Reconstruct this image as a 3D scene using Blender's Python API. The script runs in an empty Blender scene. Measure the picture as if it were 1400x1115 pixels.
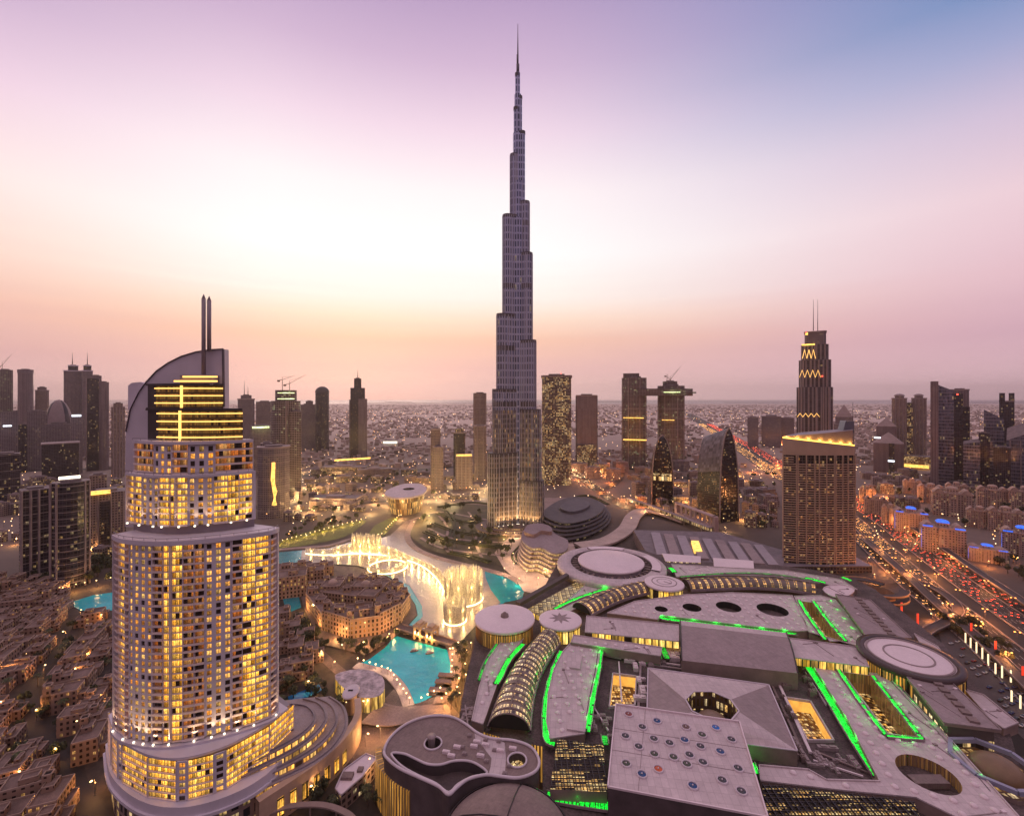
import bpy, bmesh, math, random
from mathutils import Vector, Matrix, noise
rnd = random.Random(7)
PI = math.pi
R = math.radians
SC = bpy.context.scene
COL = SC.collection

# ------------------------------------------------------------------ camera
# level wide-angle camera on a high roof, looking north-west (+Y); eye height EYE
F, EYE, CX, HY = 622.2, 215.0, 700.0, 542.0
cam_d = bpy.data.cameras.new('camera')
cam = bpy.data.objects.new('camera', cam_d)
COL.objects.link(cam)
cam.location = (0, 0, EYE)
cam.rotation_euler = (R(90), 0, 0)
cam_d.sensor_width = 36.0
cam_d.lens = 16.0
cam_d.shift_y = -15.5 / 1400
cam_d.clip_start = 1.0
cam_d.clip_end = 120000
SC.camera = cam

# ------------------------------------------------------------------ view + render settings
SC.view_settings.view_transform = 'Standard'
SC.view_settings.look = 'None'
SC.view_settings.gamma = 1
SC.view_settings.use_curve_mapping = False
SC.view_settings.exposure = 0.32
try:
    cy = SC.cycles
    cy.max_bounces = 4; cy.diffuse_bounces = 2; cy.glossy_bounces = 2
    cy.transmission_bounces = 3; cy.transparent_max_bounces = 12; cy.volume_bounces = 0
    cy.sample_clamp_indirect = 3.0; cy.sample_clamp_direct = 30.0
    cy.use_denoising = True
    cy.caustics_reflective = False; cy.caustics_refractive = False
    cy.light_sampling_threshold = 0.02
except Exception:
    pass

def lin(c):
    return tuple((x / 255 / 12.92) if x / 255 <= .04045 else ((x / 255 + .055) / 1.055) ** 2.4 for x in c[:3])

# ------------------------------------------------------------------ node helper
class NT:
    def __init__(s, tree):
        s.t = tree; s.n = tree.nodes; s.l = tree.links
    def new(s, t, **kw):
        n = s.n.new(t)
        for k, v in kw.items():
            setattr(n, k, v)
        return n
    def put(s, sock, v):
        if isinstance(v, bpy.types.NodeSocket):
            s.l.new(v, sock)
        elif isinstance(v, (tuple, list)) and sock.type == 'RGBA':
            sock.default_value = tuple(v[:3]) + (1,)
        else:
            sock.default_value = v
    def m(s, op, a, b=None, c=None, clamp=False):
        n = s.new('ShaderNodeMath', operation=op, use_clamp=clamp)
        s.put(n.inputs[0], a)
        if b is not None: s.put(n.inputs[1], b)
        if c is not None: s.put(n.inputs[2], c)
        return n.outputs[0]
    def mix(s, f, a, b, mode='MIX'):
        n = s.new('ShaderNodeMix', data_type='RGBA', blend_type=mode)
        s.put(n.inputs[0], f); s.put(n.inputs[6], a); s.put(n.inputs[7], b)
        return n.outputs[2]
    def mr(s, v, a, b, c, d, smooth=False):
        n = s.new('ShaderNodeMapRange', interpolation_type='SMOOTHSTEP' if smooth else 'LINEAR')
        for i, x in enumerate((v, a, b, c, d)): s.put(n.inputs[i], x)
        return n.outputs[0]
    def ramp(s, v, stops):
        n = s.new('ShaderNodeValToRGB')
        e = n.color_ramp.elements
        while len(e) < len(stops): e.new(0.5)
        for el, (p, c) in zip(e, stops):
            el.position = p; el.color = tuple(c) + (1,)
        s.put(n.inputs[0], v)
        return n.outputs[0]
    def comb(s, x, y, z=0.0):
        n = s.new('ShaderNodeCombineXYZ')
        s.put(n.inputs[0], x); s.put(n.inputs[1], y); s.put(n.inputs[2], z)
        return n.outputs[0]
    def sep(s, v):
        n = s.new('ShaderNodeSeparateXYZ'); s.put(n.inputs[0], v)
        return n.outputs
    def noise(s, vec, scale, detail=3.0, rough=0.55):
        n = s.new('ShaderNodeTexNoise')
        s.put(n.inputs['Vector'], vec)
        n.inputs['Scale'].default_value = scale; n.inputs['Detail'].default_value = detail
        n.inputs['Roughness'].default_value = rough
        return n.outputs['Fac']
    def white(s, vec):
        n = s.new('ShaderNodeTexWhiteNoise', noise_dimensions='3D'); s.put(n.inputs['Vector'], vec)
        return n.outputs['Value'], n.outputs['Color']

# ------------------------------------------------------------------ dusk sky
HAZE = 3.6e-5                              # even density of the evening air
SUN_AZ, SUN_EL = R(-19.5), R(3.0)
world = bpy.data.worlds.new('World'); SC.world = world
world.use_nodes = True
w = NT(world.node_tree); w.n.clear()
tc = w.new('ShaderNodeTexCoord')
dx, dy, dz = w.sep(tc.outputs['Generated'])
el = w.m('DIVIDE', w.m('ARCSINE', dz), PI / 2)          # 0 horizon .. 1 zenith
az = w.m('ARCTAN2', dx, dy)                             # 0 straight ahead, + to the right
def stops(lst):
    return [(max(0, e) / 90, lin(c)) for e, c in lst]
glow = w.ramp(el, stops([(0, (245, 206, 202)), (3.5, (234, 186, 182)), (7, (247, 196, 170)), (9.5, (255, 224, 200)),
        (12, (255, 244, 234)), (17, (255, 254, 252)), (24, (254, 242, 243)), (30, (238, 213, 228)), (36, (206, 178, 206)),
        (42, (176, 150, 188)), (60, (255, 222, 228)), (90, (255, 230, 234))]))
right = w.ramp(el, stops([(0, (236, 198, 206)), (5.5, (208, 166, 184)), (10.5, (226, 186, 198)), (17, (232, 200, 210)), (23, (200, 182, 208)),
        (28, (146, 156, 198)), (32, (92, 132, 184)), (42, (80, 120, 180)), (60, (235, 212, 230)), (90, (255, 230, 234))]))
leftc = w.ramp(el, stops([(0, (236, 198, 200)), (4, (220, 170, 170)), (8, (242, 190, 174)), (12, (252, 216, 200)), (18, (253, 228, 224)),
        (25, (232, 200, 220)), (31, (194, 166, 198)), (38, (162, 136, 178)), (60, (255, 220, 228)), (90, (255, 230, 234))]))
back = w.ramp(el, stops([(0, (150, 116, 122)), (15, (150, 124, 140)), (35, (165, 145, 172)), (60, (255, 222, 228)), (90, (255, 230, 234))]))
fr = w.mr(az, R(-4), R(58), 0.0, 1.0, True)
fl = w.mr(az, R(-26), R(-56), 0.0, 1.0, True)
fb = w.mr(w.m('ABSOLUTE', az), R(62), R(105), 0.0, 1.0, True)
skyc = w.mix(fl, w.mix(fr, glow, right), leftc)
# faint streaky cloud bands low over the sea
band = w.noise(w.comb(w.m('MULTIPLY', az, 1.2), w.m('MULTIPLY', el, 60.0), 0.0), 1.6, 3.0)
bandm = w.m('MULTIPLY', w.mr(el, .03, .22, .16, 0.0), w.mr(band, .35, .7, 0, 1))
skyc = w.mix(bandm, skyc, lin((205, 160, 172)))
skyc = w.mix(fb, skyc, back)
over = w.mr(el, .5, .72, 1.0, .98, True)                # unseen overhead sky, brightened in the ramps as fill for the roofs
scl = w.new('ShaderNodeVectorMath', operation='SCALE'); w.put(scl.inputs[0], skyc); w.put(scl.inputs['Scale'], over); skyc = scl.outputs[0]
nish = w.new('ShaderNodeTexSky', sky_type='NISHITA')
nish.sun_disc = False; nish.sun_elevation = SUN_EL; nish.sun_rotation = SUN_AZ
bg1 = w.new('ShaderNodeBackground'); w.put(bg1.inputs[0], skyc); bg1.inputs[1].default_value = 0.86
bg2 = w.new('ShaderNodeBackground'); w.put(bg2.inputs[0], nish.outputs[0]); bg2.inputs[1].default_value = 0.008
ad = w.new('ShaderNodeAddShader'); w.l.new(bg1.outputs[0], ad.inputs[0]); w.l.new(bg2.outputs[0], ad.inputs[1])
wo = w.new('ShaderNodeOutputWorld'); w.l.new(ad.outputs[0], wo.inputs[0])

sun_d = bpy.data.lights.new('sun', 'SUN'); sun_d.energy = 0.6; sun_d.angle = R(25); sun_d.color = (1.0, .72, .58)
sun = bpy.data.objects.new('sun', sun_d); COL.objects.link(sun)
sdir = Vector((math.sin(SUN_AZ) * math.cos(SUN_EL), math.cos(SUN_AZ) * math.cos(SUN_EL), math.sin(SUN_EL)))
sun.rotation_euler = sdir.to_track_quat('Z', 'Y').to_euler()
sun.location = sdir * 900

# ------------------------------------------------------------------ layout helpers
def gp(px, py, z=0.0):                    # where the sight line of a photo point meets height z
    d = F * (EYE - z) / (py - HY)
    return Vector(((px - CX) * d / F, d, z))
def at(px, py, d):                        # the same at a known distance
    return Vector(((px - CX) * d / F, d, EYE - (py - HY) * d / F))
def gl(pts, z=0.0):
    return [gp(x, y, z) for x, y in pts]

# ------------------------------------------------------------------ mesh builder
class MB:
    def __init__(s):
        s.v = []; s.f = []; s.m = []; s.uv = []; s.sm = []
    def face(s, pts, mat=0, uv=None, smooth=False):
        b = len(s.v)
        s.v.extend(tuple(p) for p in pts)
        s.f.append(tuple(range(b, b + len(pts)))); s.m.append(mat); s.sm.append(smooth)
        s.uv.append(uv if uv else [(p[0], p[1]) for p in pts])
    def prism(s, poly, z0, z1, mat=0, top=None, u0=0.0, cap=True, bottom=False, closed=True, smooth=False, vtop=None):
        """poly counter-clockwise; vtop: optional list of top heights per vertex"""
        n = len(poly); u = u0
        rng = range(n) if closed else range(n - 1)
        zt = vtop or [z1] * n
        for i in rng:
            a, b = poly[i], poly[(i + 1) % n]; j = (i + 1) % n
            L = math.hypot(b[0] - a[0], b[1] - a[1])
            s.face([(a[0], a[1], z0), (b[0], b[1], z0), (b[0], b[1], zt[j]), (a[0], a[1], zt[i])], mat,
                   [(u, z0), (u + L, z0), (u + L, zt[j]), (u, zt[i])], smooth)
            u += L
        t = mat if top is None else top
        if cap: s.face([(p[0], p[1], zt[i]) for i, p in enumerate(poly)], t)
        if bottom: s.face([(p[0], p[1], z0) for p in reversed(poly)], t)
    def box(s, x0, y0, z0, x1, y1, z1, mat=0, top=None, bottom=True):
        s.prism([(x0, y0), (x1, y0), (x1, y1), (x0, y1)], z0, z1, mat, top, bottom=bottom)
    def bar(s, a, b, w, h, mat=0, zoff=0.0):
        """box beam from a to b, w wide, h high, sitting on the line"""
        a = Vector(a); b = Vector(b); d = b - a
        n = Vector((-d.y, d.x, 0))
        if n.length < 1e-6: n = Vector((1, 0, 0))
        n = n.normalized() * w / 2; up = Vector((0, 0, h)); zo = Vector((0, 0, zoff))
        if abs(d.z) > 4 * math.hypot(d.x, d.y):
            up = Vector((-n.y, n.x, 0)).normalized() * h; zo = -up / 2
        A = [a - n + zo, a + n + zo, a + n + up + zo, a - n + up + zo]; B = [p + d for p in A]
        s.face([A[3], A[2], A[1], A[0]], mat); s.face(B, mat)
        for i in range(4):
            j = (i + 1) % 4
            L = d.length
            s.face([A[i], A[j], B[j], B[i]], mat, [(0, 0), (0, 1), (L, 1), (L, 0)])
    def tube(s, pts, r, n=6, mat=0, r1=None):
        pts = [Vector(p) for p in pts]; rings = []
        k = len(pts)
        for i, p in enumerate(pts):
            t = (pts[min(i + 1, k - 1)] - pts[max(i - 1, 0)]).normalized()
            a = t.cross(Vector((0, 0, 1)));
            if a.length < .05: a = Vector((1, 0, 0))
            a.normalize(); b = t.cross(a)
            rr = r if r1 is None else r + (r1 - r) * i / (k - 1)
            rings.append([p + a * math.cos(q) * rr + b * math.sin(q) * rr for q in [2 * PI * j / n for j in range(n)]])
        for i in range(k - 1):
            for j in range(n):
                jj = (j + 1) % n
                s.face([rings[i][jj], rings[i][j], rings[i + 1][j], rings[i + 1][jj]], mat, smooth=True)
        s.face(rings[0], mat); s.face(list(reversed(rings[-1])), mat)
    def lathe(s, c, prof, n=48, mat=0, sx=1.0, sy=1.0, a0=0.0, a1=2 * PI, smooth=True):
        """prof: list of (r,z[,mat]); centre c"""
        full = abs(a1 - a0 - 2 * PI) < 1e-6
        u = [0.0]
        for i in range(1, len(prof)):
            u.append(u[-1] + math.hypot(prof[i][0] - prof[i - 1][0], prof[i][1] - prof[i - 1][1]))
        rm = max(p[0] for p in prof)
        for k in range(n):
            q0 = a0 + (a1 - a0) * k / n; q1 = a0 + (a1 - a0) * (k + 1) / n
            for i in range(len(prof) - 1):
                (r0, z0), (r1, z1) = prof[i][:2], prof[i + 1][:2]
                mm = prof[i + 1][2] if len(prof[i + 1]) > 2 else mat
                P = lambda r, q, z: (c[0] + r * sx * math.cos(q), c[1] + r * sy * math.sin(q), c[2] + z)
                pts = [P(r0, q0, z0), P(r0, q1, z0), P(r1, q1, z1), P(r1, q0, z1)]
                uv = [(q0 * rm, z0), (q1 * rm, z0), (q1 * rm, z1), (q0 * rm, z1)]
                if r1 < 1e-6: pts, uv = pts[:3], uv[:3]
                elif r0 < 1e-6: pts, uv = [pts[0], pts[2], pts[3]], [uv[0], uv[2], uv[3]]
                s.face(pts, mm, uv, smooth and abs(z1 - z0) > 0)
    def blob(s, c, rx, ry, rz, mat=0, n=8, k=5, half=False):
        c = Vector(c)
        prof = []
        t0 = 0 if half else -PI / 2
        for i in range(k + 1):
            t = t0 + (PI / 2 - t0) * i / k
            prof.append((math.cos(t), math.sin(t) * rz))
        if half is False: prof[0] = (0, -rz)
        prof[-1] = (0, rz)
        s.lathe(c, prof, n, mat, rx, ry)
    def xform(s, M):
        s.v = [tuple(M @ Vector(p)) for p in s.v]
        return s
    def mesh(s, name, mats):
        me = bpy.data.meshes.new(name)
        me.from_pydata(s.v, [], s.f)
        if not isinstance(mats, (list, tuple)): mats = [mats]
        for mt in mats: me.materials.append(mt)
        me.polygons.foreach_set('material_index', s.m)
        me.polygons.foreach_set('use_smooth', s.sm)
        uvl = me.uv_layers.new(name='UVMap')
        flat = []
        for u in s.uv:
            for a in u: flat.extend((a[0], a[1]))
        uvl.data.foreach_set('uv', flat)
        if any(s.sm):
            bm = bmesh.new(); bm.from_mesh(me)
            bmesh.ops.remove_doubles(bm, verts=bm.verts, dist=0.001)
            bm.to_mesh(me); bm.free()
        me.update()
        return me

def obj(name, mb, mats, parent=None, loc=None):
    me = mb.mesh(name, mats) if isinstance(mb, MB) else mb
    o = bpy.data.objects.new(name, me); COL.objects.link(o)
    if parent is not None: o.parent = parent
    if loc is not None: o.location = loc
    return o
def objw(name, mb, mats, parent):
    """a part modelled in world metres under an unrotated thing"""
    r = parent
    while r.parent: r = r.parent
    l = r.location
    mb.v = [(p[0] - l.x, p[1] - l.y, p[2] - l.z) for p in mb.v]
    return obj(name, mb, mats, parent)
def tag(o, label=None, cat=None, group=None, kind=None):
    if label: o['label'] = label
    if cat: o['category'] = cat
    if group: o['group'] = group
    if kind: o['kind'] = kind
    return o
def thing(name, label, cat, loc=(0, 0, 0), rz=0.0, group=None):
    """Empty at the thing's base; its parts are modelled in its own frame"""
    o = bpy.data.objects.new(name, None); COL.objects.link(o)
    o.empty_display_size = 2
    o.location = loc; o.rotation_euler = (0, 0, rz)
    return tag(o, label, cat, group)
def dup(root, loc, rz=None, label=None, group=None, scale=None):
    r = root.copy(); COL.objects.link(r); r.location = loc
    if rz is not None: r.rotation_euler = (0, 0, rz)
    if scale is not None: r.scale = (scale, scale, scale) if isinstance(scale, (int, float)) else scale
    if label: r['label'] = label
    if group: r['group'] = group
    for ch in list(root.children):
        if ch.type == 'LIGHT': continue
        c = ch.copy(); COL.objects.link(c); c.parent = r
        for g in list(ch.children):
            d = g.copy(); COL.objects.link(d); d.parent = c
    return r
def struct(name, mb, mats, kind='structure'):
    o = obj(name, mb, mats); o['kind'] = kind
    return o
def rel(pts, o):                          # world points into the frame of an unrotated thing
    return [Vector(p) - Vector(o) for p in pts]
ORD = ['first', 'second', 'third', 'fourth', 'fifth', 'sixth', 'seventh', 'eighth', 'ninth', 'tenth', 'eleventh', 'twelfth', 'thirteenth',
       'fourteenth', 'fifteenth', 'sixteenth', 'seventeenth', 'eighteenth', 'nineteenth', 'twentieth'] + ['twenty-' + w_ for w_ in ('first', 'second', 'third', 'fourth', 'fifth', 'sixth', 'seventh', 'eighth', 'ninth')]
def lamp(name, parent, loc, power, color, radius=1.0, spot=None):
    d = bpy.data.lights.new(name, 'SPOT' if spot else 'POINT')
    d.energy = power; d.color = color; d.shadow_soft_size = radius
    o = bpy.data.objects.new(name, d); COL.objects.link(o)
    o.location = loc
    if parent is not None: o.parent = parent
    if spot:
        d.spot_size = spot[1]; d.spot_blend = .6
        o.rotation_euler = Vector(spot[0]).to_track_quat('-Z', 'Y').to_euler()
    return o
def ccw(poly):
    a = sum(poly[i][0] * poly[(i + 1) % len(poly)][1] - poly[(i + 1) % len(poly)][0] * poly[i][1] for i in range(len(poly)))
    return list(poly) if a > 0 else list(reversed(poly))
def smooth_line(pts, n=6):                # Catmull-Rom through points
    pts = [Vector(p) for p in pts]; out = []
    for i in range(len(pts) - 1):
        p0 = pts[max(i - 1, 0)]; p1 = pts[i]; p2 = pts[i + 1]; p3 = pts[min(i + 2, len(pts) - 1)]
        for k in range(n):
            t = k / n
            out.append(.5 * ((2 * p1) + (p2 - p0) * t + (2 * p0 - 5 * p1 + 4 * p2 - p3) * t * t + (3 * p1 - p0 - 3 * p2 + p3) * t ** 3))
    out.append(pts[-1])
    return out
def smooth_loop(pts, n=5):
    pts = [Vector(p) for p in pts]; out = []; N = len(pts)
    for i in range(N):
        p0, p1, p2, p3 = pts[i - 1], pts[i], pts[(i + 1) % N], pts[(i + 2) % N]
        for k in range(n):
            t = k / n
            out.append(.5 * ((2 * p1) + (p2 - p0) * t + (2 * p0 - 5 * p1 + 4 * p2 - p3) * t * t + (3 * p1 - p0 - 3 * p2 + p3) * t ** 3))
    return out
def ribbon(mb, line, w, z=None, mat=0, th=0.0, off=0.0):
    """flat or thick band of width w along a line"""
    line = [Vector(p) for p in line]; k = len(line); L = []; Rr = []; u = [0.0]
    for i in range(k):
        t = (line[min(i + 1, k - 1)] - line[max(i - 1, 0)]); t.z = 0; t.normalize()
        nrm = Vector((-t.y, t.x, 0))
        ww = w[i] if isinstance(w, (list, tuple)) else w
        zz = line[i].z if z is None else z
        c = Vector((line[i].x, line[i].y, zz)) + nrm * off
        L.append(c + nrm * ww / 2); Rr.append(c - nrm * ww / 2)
        if i: u.append(u[-1] + (line[i] - line[i - 1]).length)
    dz = Vector((0, 0, th))
    for i in range(k - 1):
        ww = w[i] if isinstance(w, (list, tuple)) else w
        mb.face([Rr[i] , Rr[i + 1], L[i + 1], L[i]], mat, [(u[i], 0), (u[i + 1], 0), (u[i + 1], ww), (u[i], ww)])
        if th:
            for A in (Rr, L):
                q = [A[i] - dz, A[i + 1] - dz, A[i + 1], A[i]]
                mb.face(q if A is Rr else q[::-1], mat, [(u[i], 0), (u[i + 1], 0), (u[i + 1], th), (u[i], th)])
            mb.face([L[i] - dz, L[i + 1] - dz, Rr[i + 1] - dz, Rr[i] - dz], mat)
    return L, Rr

# ------------------------------------------------------------------ materials
def base_mat(name):
    m = bpy.data.materials.new(name); m.use_nodes = True
    t = NT(m.node_tree); t.n.clear()
    b = t.new('ShaderNodeBsdfPrincipled'); o = t.new('ShaderNodeOutputMaterial')
    t.l.new(b.outputs[0], o.inputs[0])
    return m, t, b
def paint(name, col, rough=.7, metal=0.0, var=.25, scale=.12, fine=.0, emis=None, estr=0.0, sample=False, spec=.4, lines=None, seams=None, bump=None):
    """plain stuff with blotchy wear; lines=(spacing,axis) adds panel joints"""
    m, t, b = base_mat(name)
    tcn = t.new('ShaderNodeTexCoord')
    vec = tcn.outputs['Object']
    n1 = t.noise(vec, scale, 4.0, .6)
    f = t.mr(n1, .3, .7, 1 - var, 1 + var)
    if fine:
        n2 = t.noise(vec, scale * 14, 2.0)
        f = t.m('MULTIPLY', f, t.mr(n2, .3, .7, 1 - fine, 1 + fine))
    if lines:
        x, y, z = t.sep(vec)
        ang = lines[1]
        q = t.m('ADD', t.m('MULTIPLY', x, math.cos(ang)), t.m('MULTIPLY', y, math.sin(ang)))
        fr_ = t.m('FRACT', t.m('DIVIDE', q, lines[0]))
        f = t.m('MULTIPLY', f, t.mr(t.m('GREATER_THAN', fr_, .1), 0, 1, lines[2], 1.0))
    if seams:                              # membrane joints: (cell, turn, darkness) plus patched sheets and stains
        rot = t.new('ShaderNodeVectorRotate', rotation_type='Z_AXIS'); t.put(rot.inputs['Vector'], vec); rot.inputs['Angle'].default_value = seams[1]
        x, y, z = t.sep(rot.outputs[0]); X, Y = t.m('DIVIDE', x, seams[0]), t.m('DIVIDE', y, seams[0] * 1.7)
        e = t.m('MAXIMUM', t.m('GREATER_THAN', t.m('FRACT', X), .93), t.m('GREATER_THAN', t.m('FRACT', Y), .955))
        f = t.m('MULTIPLY', f, t.mr(e, 0, 1, 1, seams[2]))
        wv_, _c = t.white(t.comb(t.m('FLOOR', X), t.m('FLOOR', Y), 1.0)); f = t.m('MULTIPLY', f, t.mr(wv_, 0, 1, .93, 1.07))
        st_ = t.noise(vec, .35, 5.0, .75); f = t.m('MULTIPLY', f, t.mr(st_, .52, .7, 1.0, .78))
    n = t.new('ShaderNodeVectorMath', operation='SCALE'); n.inputs[0].default_value = col[:3]; t.put(n.inputs['Scale'], f)
    t.put(b.inputs['Base Color'], n.outputs[0])
    if bump:
        bp_ = t.new('ShaderNodeBump'); bp_.inputs['Strength'].default_value = bump[1]; bp_.inputs['Distance'].default_value = .6
        t.put(bp_.inputs['Height'], t.noise(vec, bump[0], 4.0, .65)); t.put(b.inputs['Normal'], bp_.outputs[0])
    b.inputs['Roughness'].default_value = rough; b.inputs['Metallic'].default_value = metal
    b.inputs['Specular IOR Level'].default_value = spec
    if emis:
        b.inputs['Emission Color'].default_value = tuple(emis) + (1,); b.inputs['Emission Strength'].default_value = estr
        if not sample: m.cycles.emission_sampling = 'NONE'
    return m
def glow_mat(name, col, strength, sample=False, var=0.0, scale=.3):
    m, t, b = base_mat(name)
    b.inputs['Base Color'].default_value = (.2 * col[0] + .02, .2 * col[1] + .02, .2 * col[2] + .02, 1)
    b.inputs['Emission Color'].default_value = tuple(col) + (1,)
    b.inputs['Emission Strength'].default_value = strength
    if var:
        tcn = t.new('ShaderNodeTexCoord')
        f = t.mr(t.noise(tcn.outputs['Object'], scale, 3.0, .7), .3, .7, strength * (1 - var), strength * (1 + var))
        t.put(b.inputs['Emission Strength'], f)
    if not sample: m.cycles.emission_sampling = 'NONE'
    return m
def facade(name, wall, glass=(.02, .02, .03), bay=3.0, floor=3.5, wu=.7, wv=.62, lit=.2, warm=(1, .56, .16), warm2=(1, .75, .4), stren=1.5,
           rough=.7, grough=.15, metal=0.0, gmetal=0.0, clump=.0, seed=0.0, wallvar=.15, band=None, wspec=.4):
    """wall with a grid of windows, some of them lit; UV is in metres along the wall"""
    m, t, b = base_mat(name)
    uv = t.new('ShaderNodeUVMap').outputs[0]
    oi = t.new('ShaderNodeObjectInfo').outputs['Random']
    u, v, _ = t.sep(uv)
    a = t.m('DIVIDE', u, bay); c = t.m('DIVIDE', v, floor)
    iu = t.m('FLOOR', a); iv = t.m('FLOOR', c); fu = t.m('FRACT', a); fv = t.m('FRACT', c)
    mu = t.m('LESS_THAN', t.m('ABSOLUTE', t.m('SUBTRACT', fu, .5)), wu / 2)
    mv = t.m('LESS_THAN', t.m('ABSOLUTE', t.m('SUBTRACT', fv, .5)), wv / 2)
    mask = t.m('MULTIPLY', mu, mv)
    cell = t.comb(iu, iv, t.m('ADD', t.m('MULTIPLY', oi, 91.0), seed))
    r1, rc = t.white(cell)
    rx, ry, rz_ = t.sep(rc)
    th = lit
    if clump:
        cl = t.noise(t.comb(t.m('MULTIPLY', iu, .13), t.m('MULTIPLY', iv, .17), t.m('ADD', oi, seed)), 1.0, 2.0)
        th = t.m('MULTIPLY', lit, t.mr(cl, .35, .65, max(0, 1 - clump), 1 + clump))
    on = t.m('LESS_THAN', r1, th)
    tcn = t.new('ShaderNodeTexCoord')
    wn = t.mr(t.noise(tcn.outputs['Object'], .05, 4.0), .3, .7, 1 - wallvar, 1 + wallvar)
    sc_ = t.new('ShaderNodeVectorMath', operation='SCALE'); sc_.inputs[0].default_value = wall; t.put(sc_.inputs['Scale'], wn)
    gl_ = t.new('ShaderNodeVectorMath', operation='SCALE'); gl_.inputs[0].default_value = glass; t.put(gl_.inputs['Scale'], t.mr(ry, 0, 1, .5, 1.6))
    t.put(b.inputs['Base Color'], t.mix(mask, sc_.outputs[0], gl_.outputs[0]))
    t.put(b.inputs['Roughness'], t.mr(mask, 0, 1, rough, grough))
    t.put(b.inputs['Metallic'], t.mr(mask, 0, 1, metal, gmetal))
    b.inputs['Specular IOR Level'].default_value = wspec
    t.put(b.inputs['Emission Color'], t.mix(rz_, warm, warm2))
    e = t.m('MULTIPLY', t.m('MULTIPLY', mask, on), t.m('MULTIPLY', t.mr(rx, 0, 1, .25, 1.5), stren))
    # what one sees inside a lit room: ceiling light above, furniture and blinds below, a mullion
    sub = t.noise(t.comb(t.m('MULTIPLY', a, 3.1), t.m('MULTIPLY', c, 4.3), t.m('ADD', seed, 2.0)), 1.0, 2.0, .6)
    e = t.m('MULTIPLY', e, t.mr(sub, .36, .62, .35, 1.3))
    e = t.m('MULTIPLY', e, t.mr(fv, .1, .9, .6, 1.2))
    e = t.m('MULTIPLY', e, t.mr(t.m('LESS_THAN', t.m('ABSOLUTE', t.m('SUBTRACT', fu, .5)), .035), 0, 1, 1.0, .25))
    # a curtain edge inside each lit pane
    e = t.m('MULTIPLY', e, t.mr(t.m('GREATER_THAN', t.m('ADD', fu, t.m('MULTIPLY', ry, .5)), .62), 0, 1, .55, 1.0))
    t.put(b.inputs['Emission Strength'], e)
    m.cycles.emission_sampling = 'NONE'
    return m
# ================================================================== SETTING
# ground: one sheet to the horizon
def ground_mat():
    m, t, b = base_mat('city_ground')
    tcn = t.new('ShaderNodeTexCoord'); vec = tcn.outputs['Object']
    vo = t.new('ShaderNodeTexVoronoi', feature='F1'); t.put(vo.inputs['Vector'], vec); vo.inputs['Scale'].default_value = .022
    c1 = t.sep(vo.outputs['Color'])[0]
    n = t.noise(vec, .004, 5.0, .6)
    n2 = t.noise(vec, .12, 3.0, .7)
    c = t.mix(c1, (.014, .009, .008), (.058, .037, .031))
    c = t.mix(t.mr(n, .42, .62, 0, 1), c, (.032, .023, .018))
    c = t.mix(t.mr(n2, .45, .6, 0, .6), c, (.012, .009, .008))
    x, y, z = t.sep(vec)
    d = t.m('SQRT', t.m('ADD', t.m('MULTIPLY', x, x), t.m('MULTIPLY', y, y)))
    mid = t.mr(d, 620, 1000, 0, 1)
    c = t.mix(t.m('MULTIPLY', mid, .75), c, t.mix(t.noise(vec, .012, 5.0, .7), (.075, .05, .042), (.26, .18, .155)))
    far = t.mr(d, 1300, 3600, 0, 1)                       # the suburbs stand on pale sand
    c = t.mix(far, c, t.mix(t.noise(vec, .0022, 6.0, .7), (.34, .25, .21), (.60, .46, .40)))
    t.put(b.inputs['Base Color'], c); b.inputs['Roughness'].default_value = .85
    return m
g = MB()
NG = 24
xs = [-33500, -20000, -9000, -4000, -2000, -1000, -500, 0, 500, 1000, 2000, 4000, 9000, 20000, 33500]
ys = [-3000, -500, 0, 300, 600, 1000, 2000, 4000, 8000, 13500]
for i in range(len(xs) - 1):
    for j in range(len(ys) - 1):
        g.face([(xs[i], ys[j], 0), (xs[i + 1], ys[j], 0), (xs[i + 1], ys[j + 1], 0), (xs[i], ys[j + 1], 0)])
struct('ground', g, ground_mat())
# the sea beyond the suburbs, with flat sand spits lying in it
g = MB(); g.face([(-33500, 13500, -1), (33500, 13500, -1), (33500, 29500, -1), (-33500, 29500, -1)])
seam = paint('sea_water', (.20, .17, .18), rough=.38, var=.1, scale=.0008)
struct('sea', g, seam)
sand = paint('spit_sand', (.16, .12, .11), var=.3, scale=.001)
for k, (x0, x1, d0, d1) in enumerate([(500, 586, 14600, 15400), (528, 560, 17500, 18600), (600, 690, 14300, 14700), (1320, 1480, 15500, 17000), (800, 860, 18000, 19000), (1000, 1090, 15800, 16400)]):
    g = MB()
    a = [Vector(((x0 - CX) * d0 / F, d0, 0)), Vector(((x1 - CX) * d0 / F, d0, 0)), Vector(((x1 - CX) * d1 / F, d1, 0)), Vector(((x0 - CX) * d1 / F, d1, 0))]
    g.prism(smooth_loop(a, 4), -1, 6)
    struct('sand_spit', g, sand)

def sheet(name, px, z, m, rounded=0, kind='structure', th=0.0):
    pts = gl(px, z)
    if rounded: pts = smooth_loop(pts, rounded)
    g = MB(); p = ccw(pts)
    if th: g.prism(p, z - th, z)
    else: g.face(p)
    return struct(name, g, m, kind)

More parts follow.
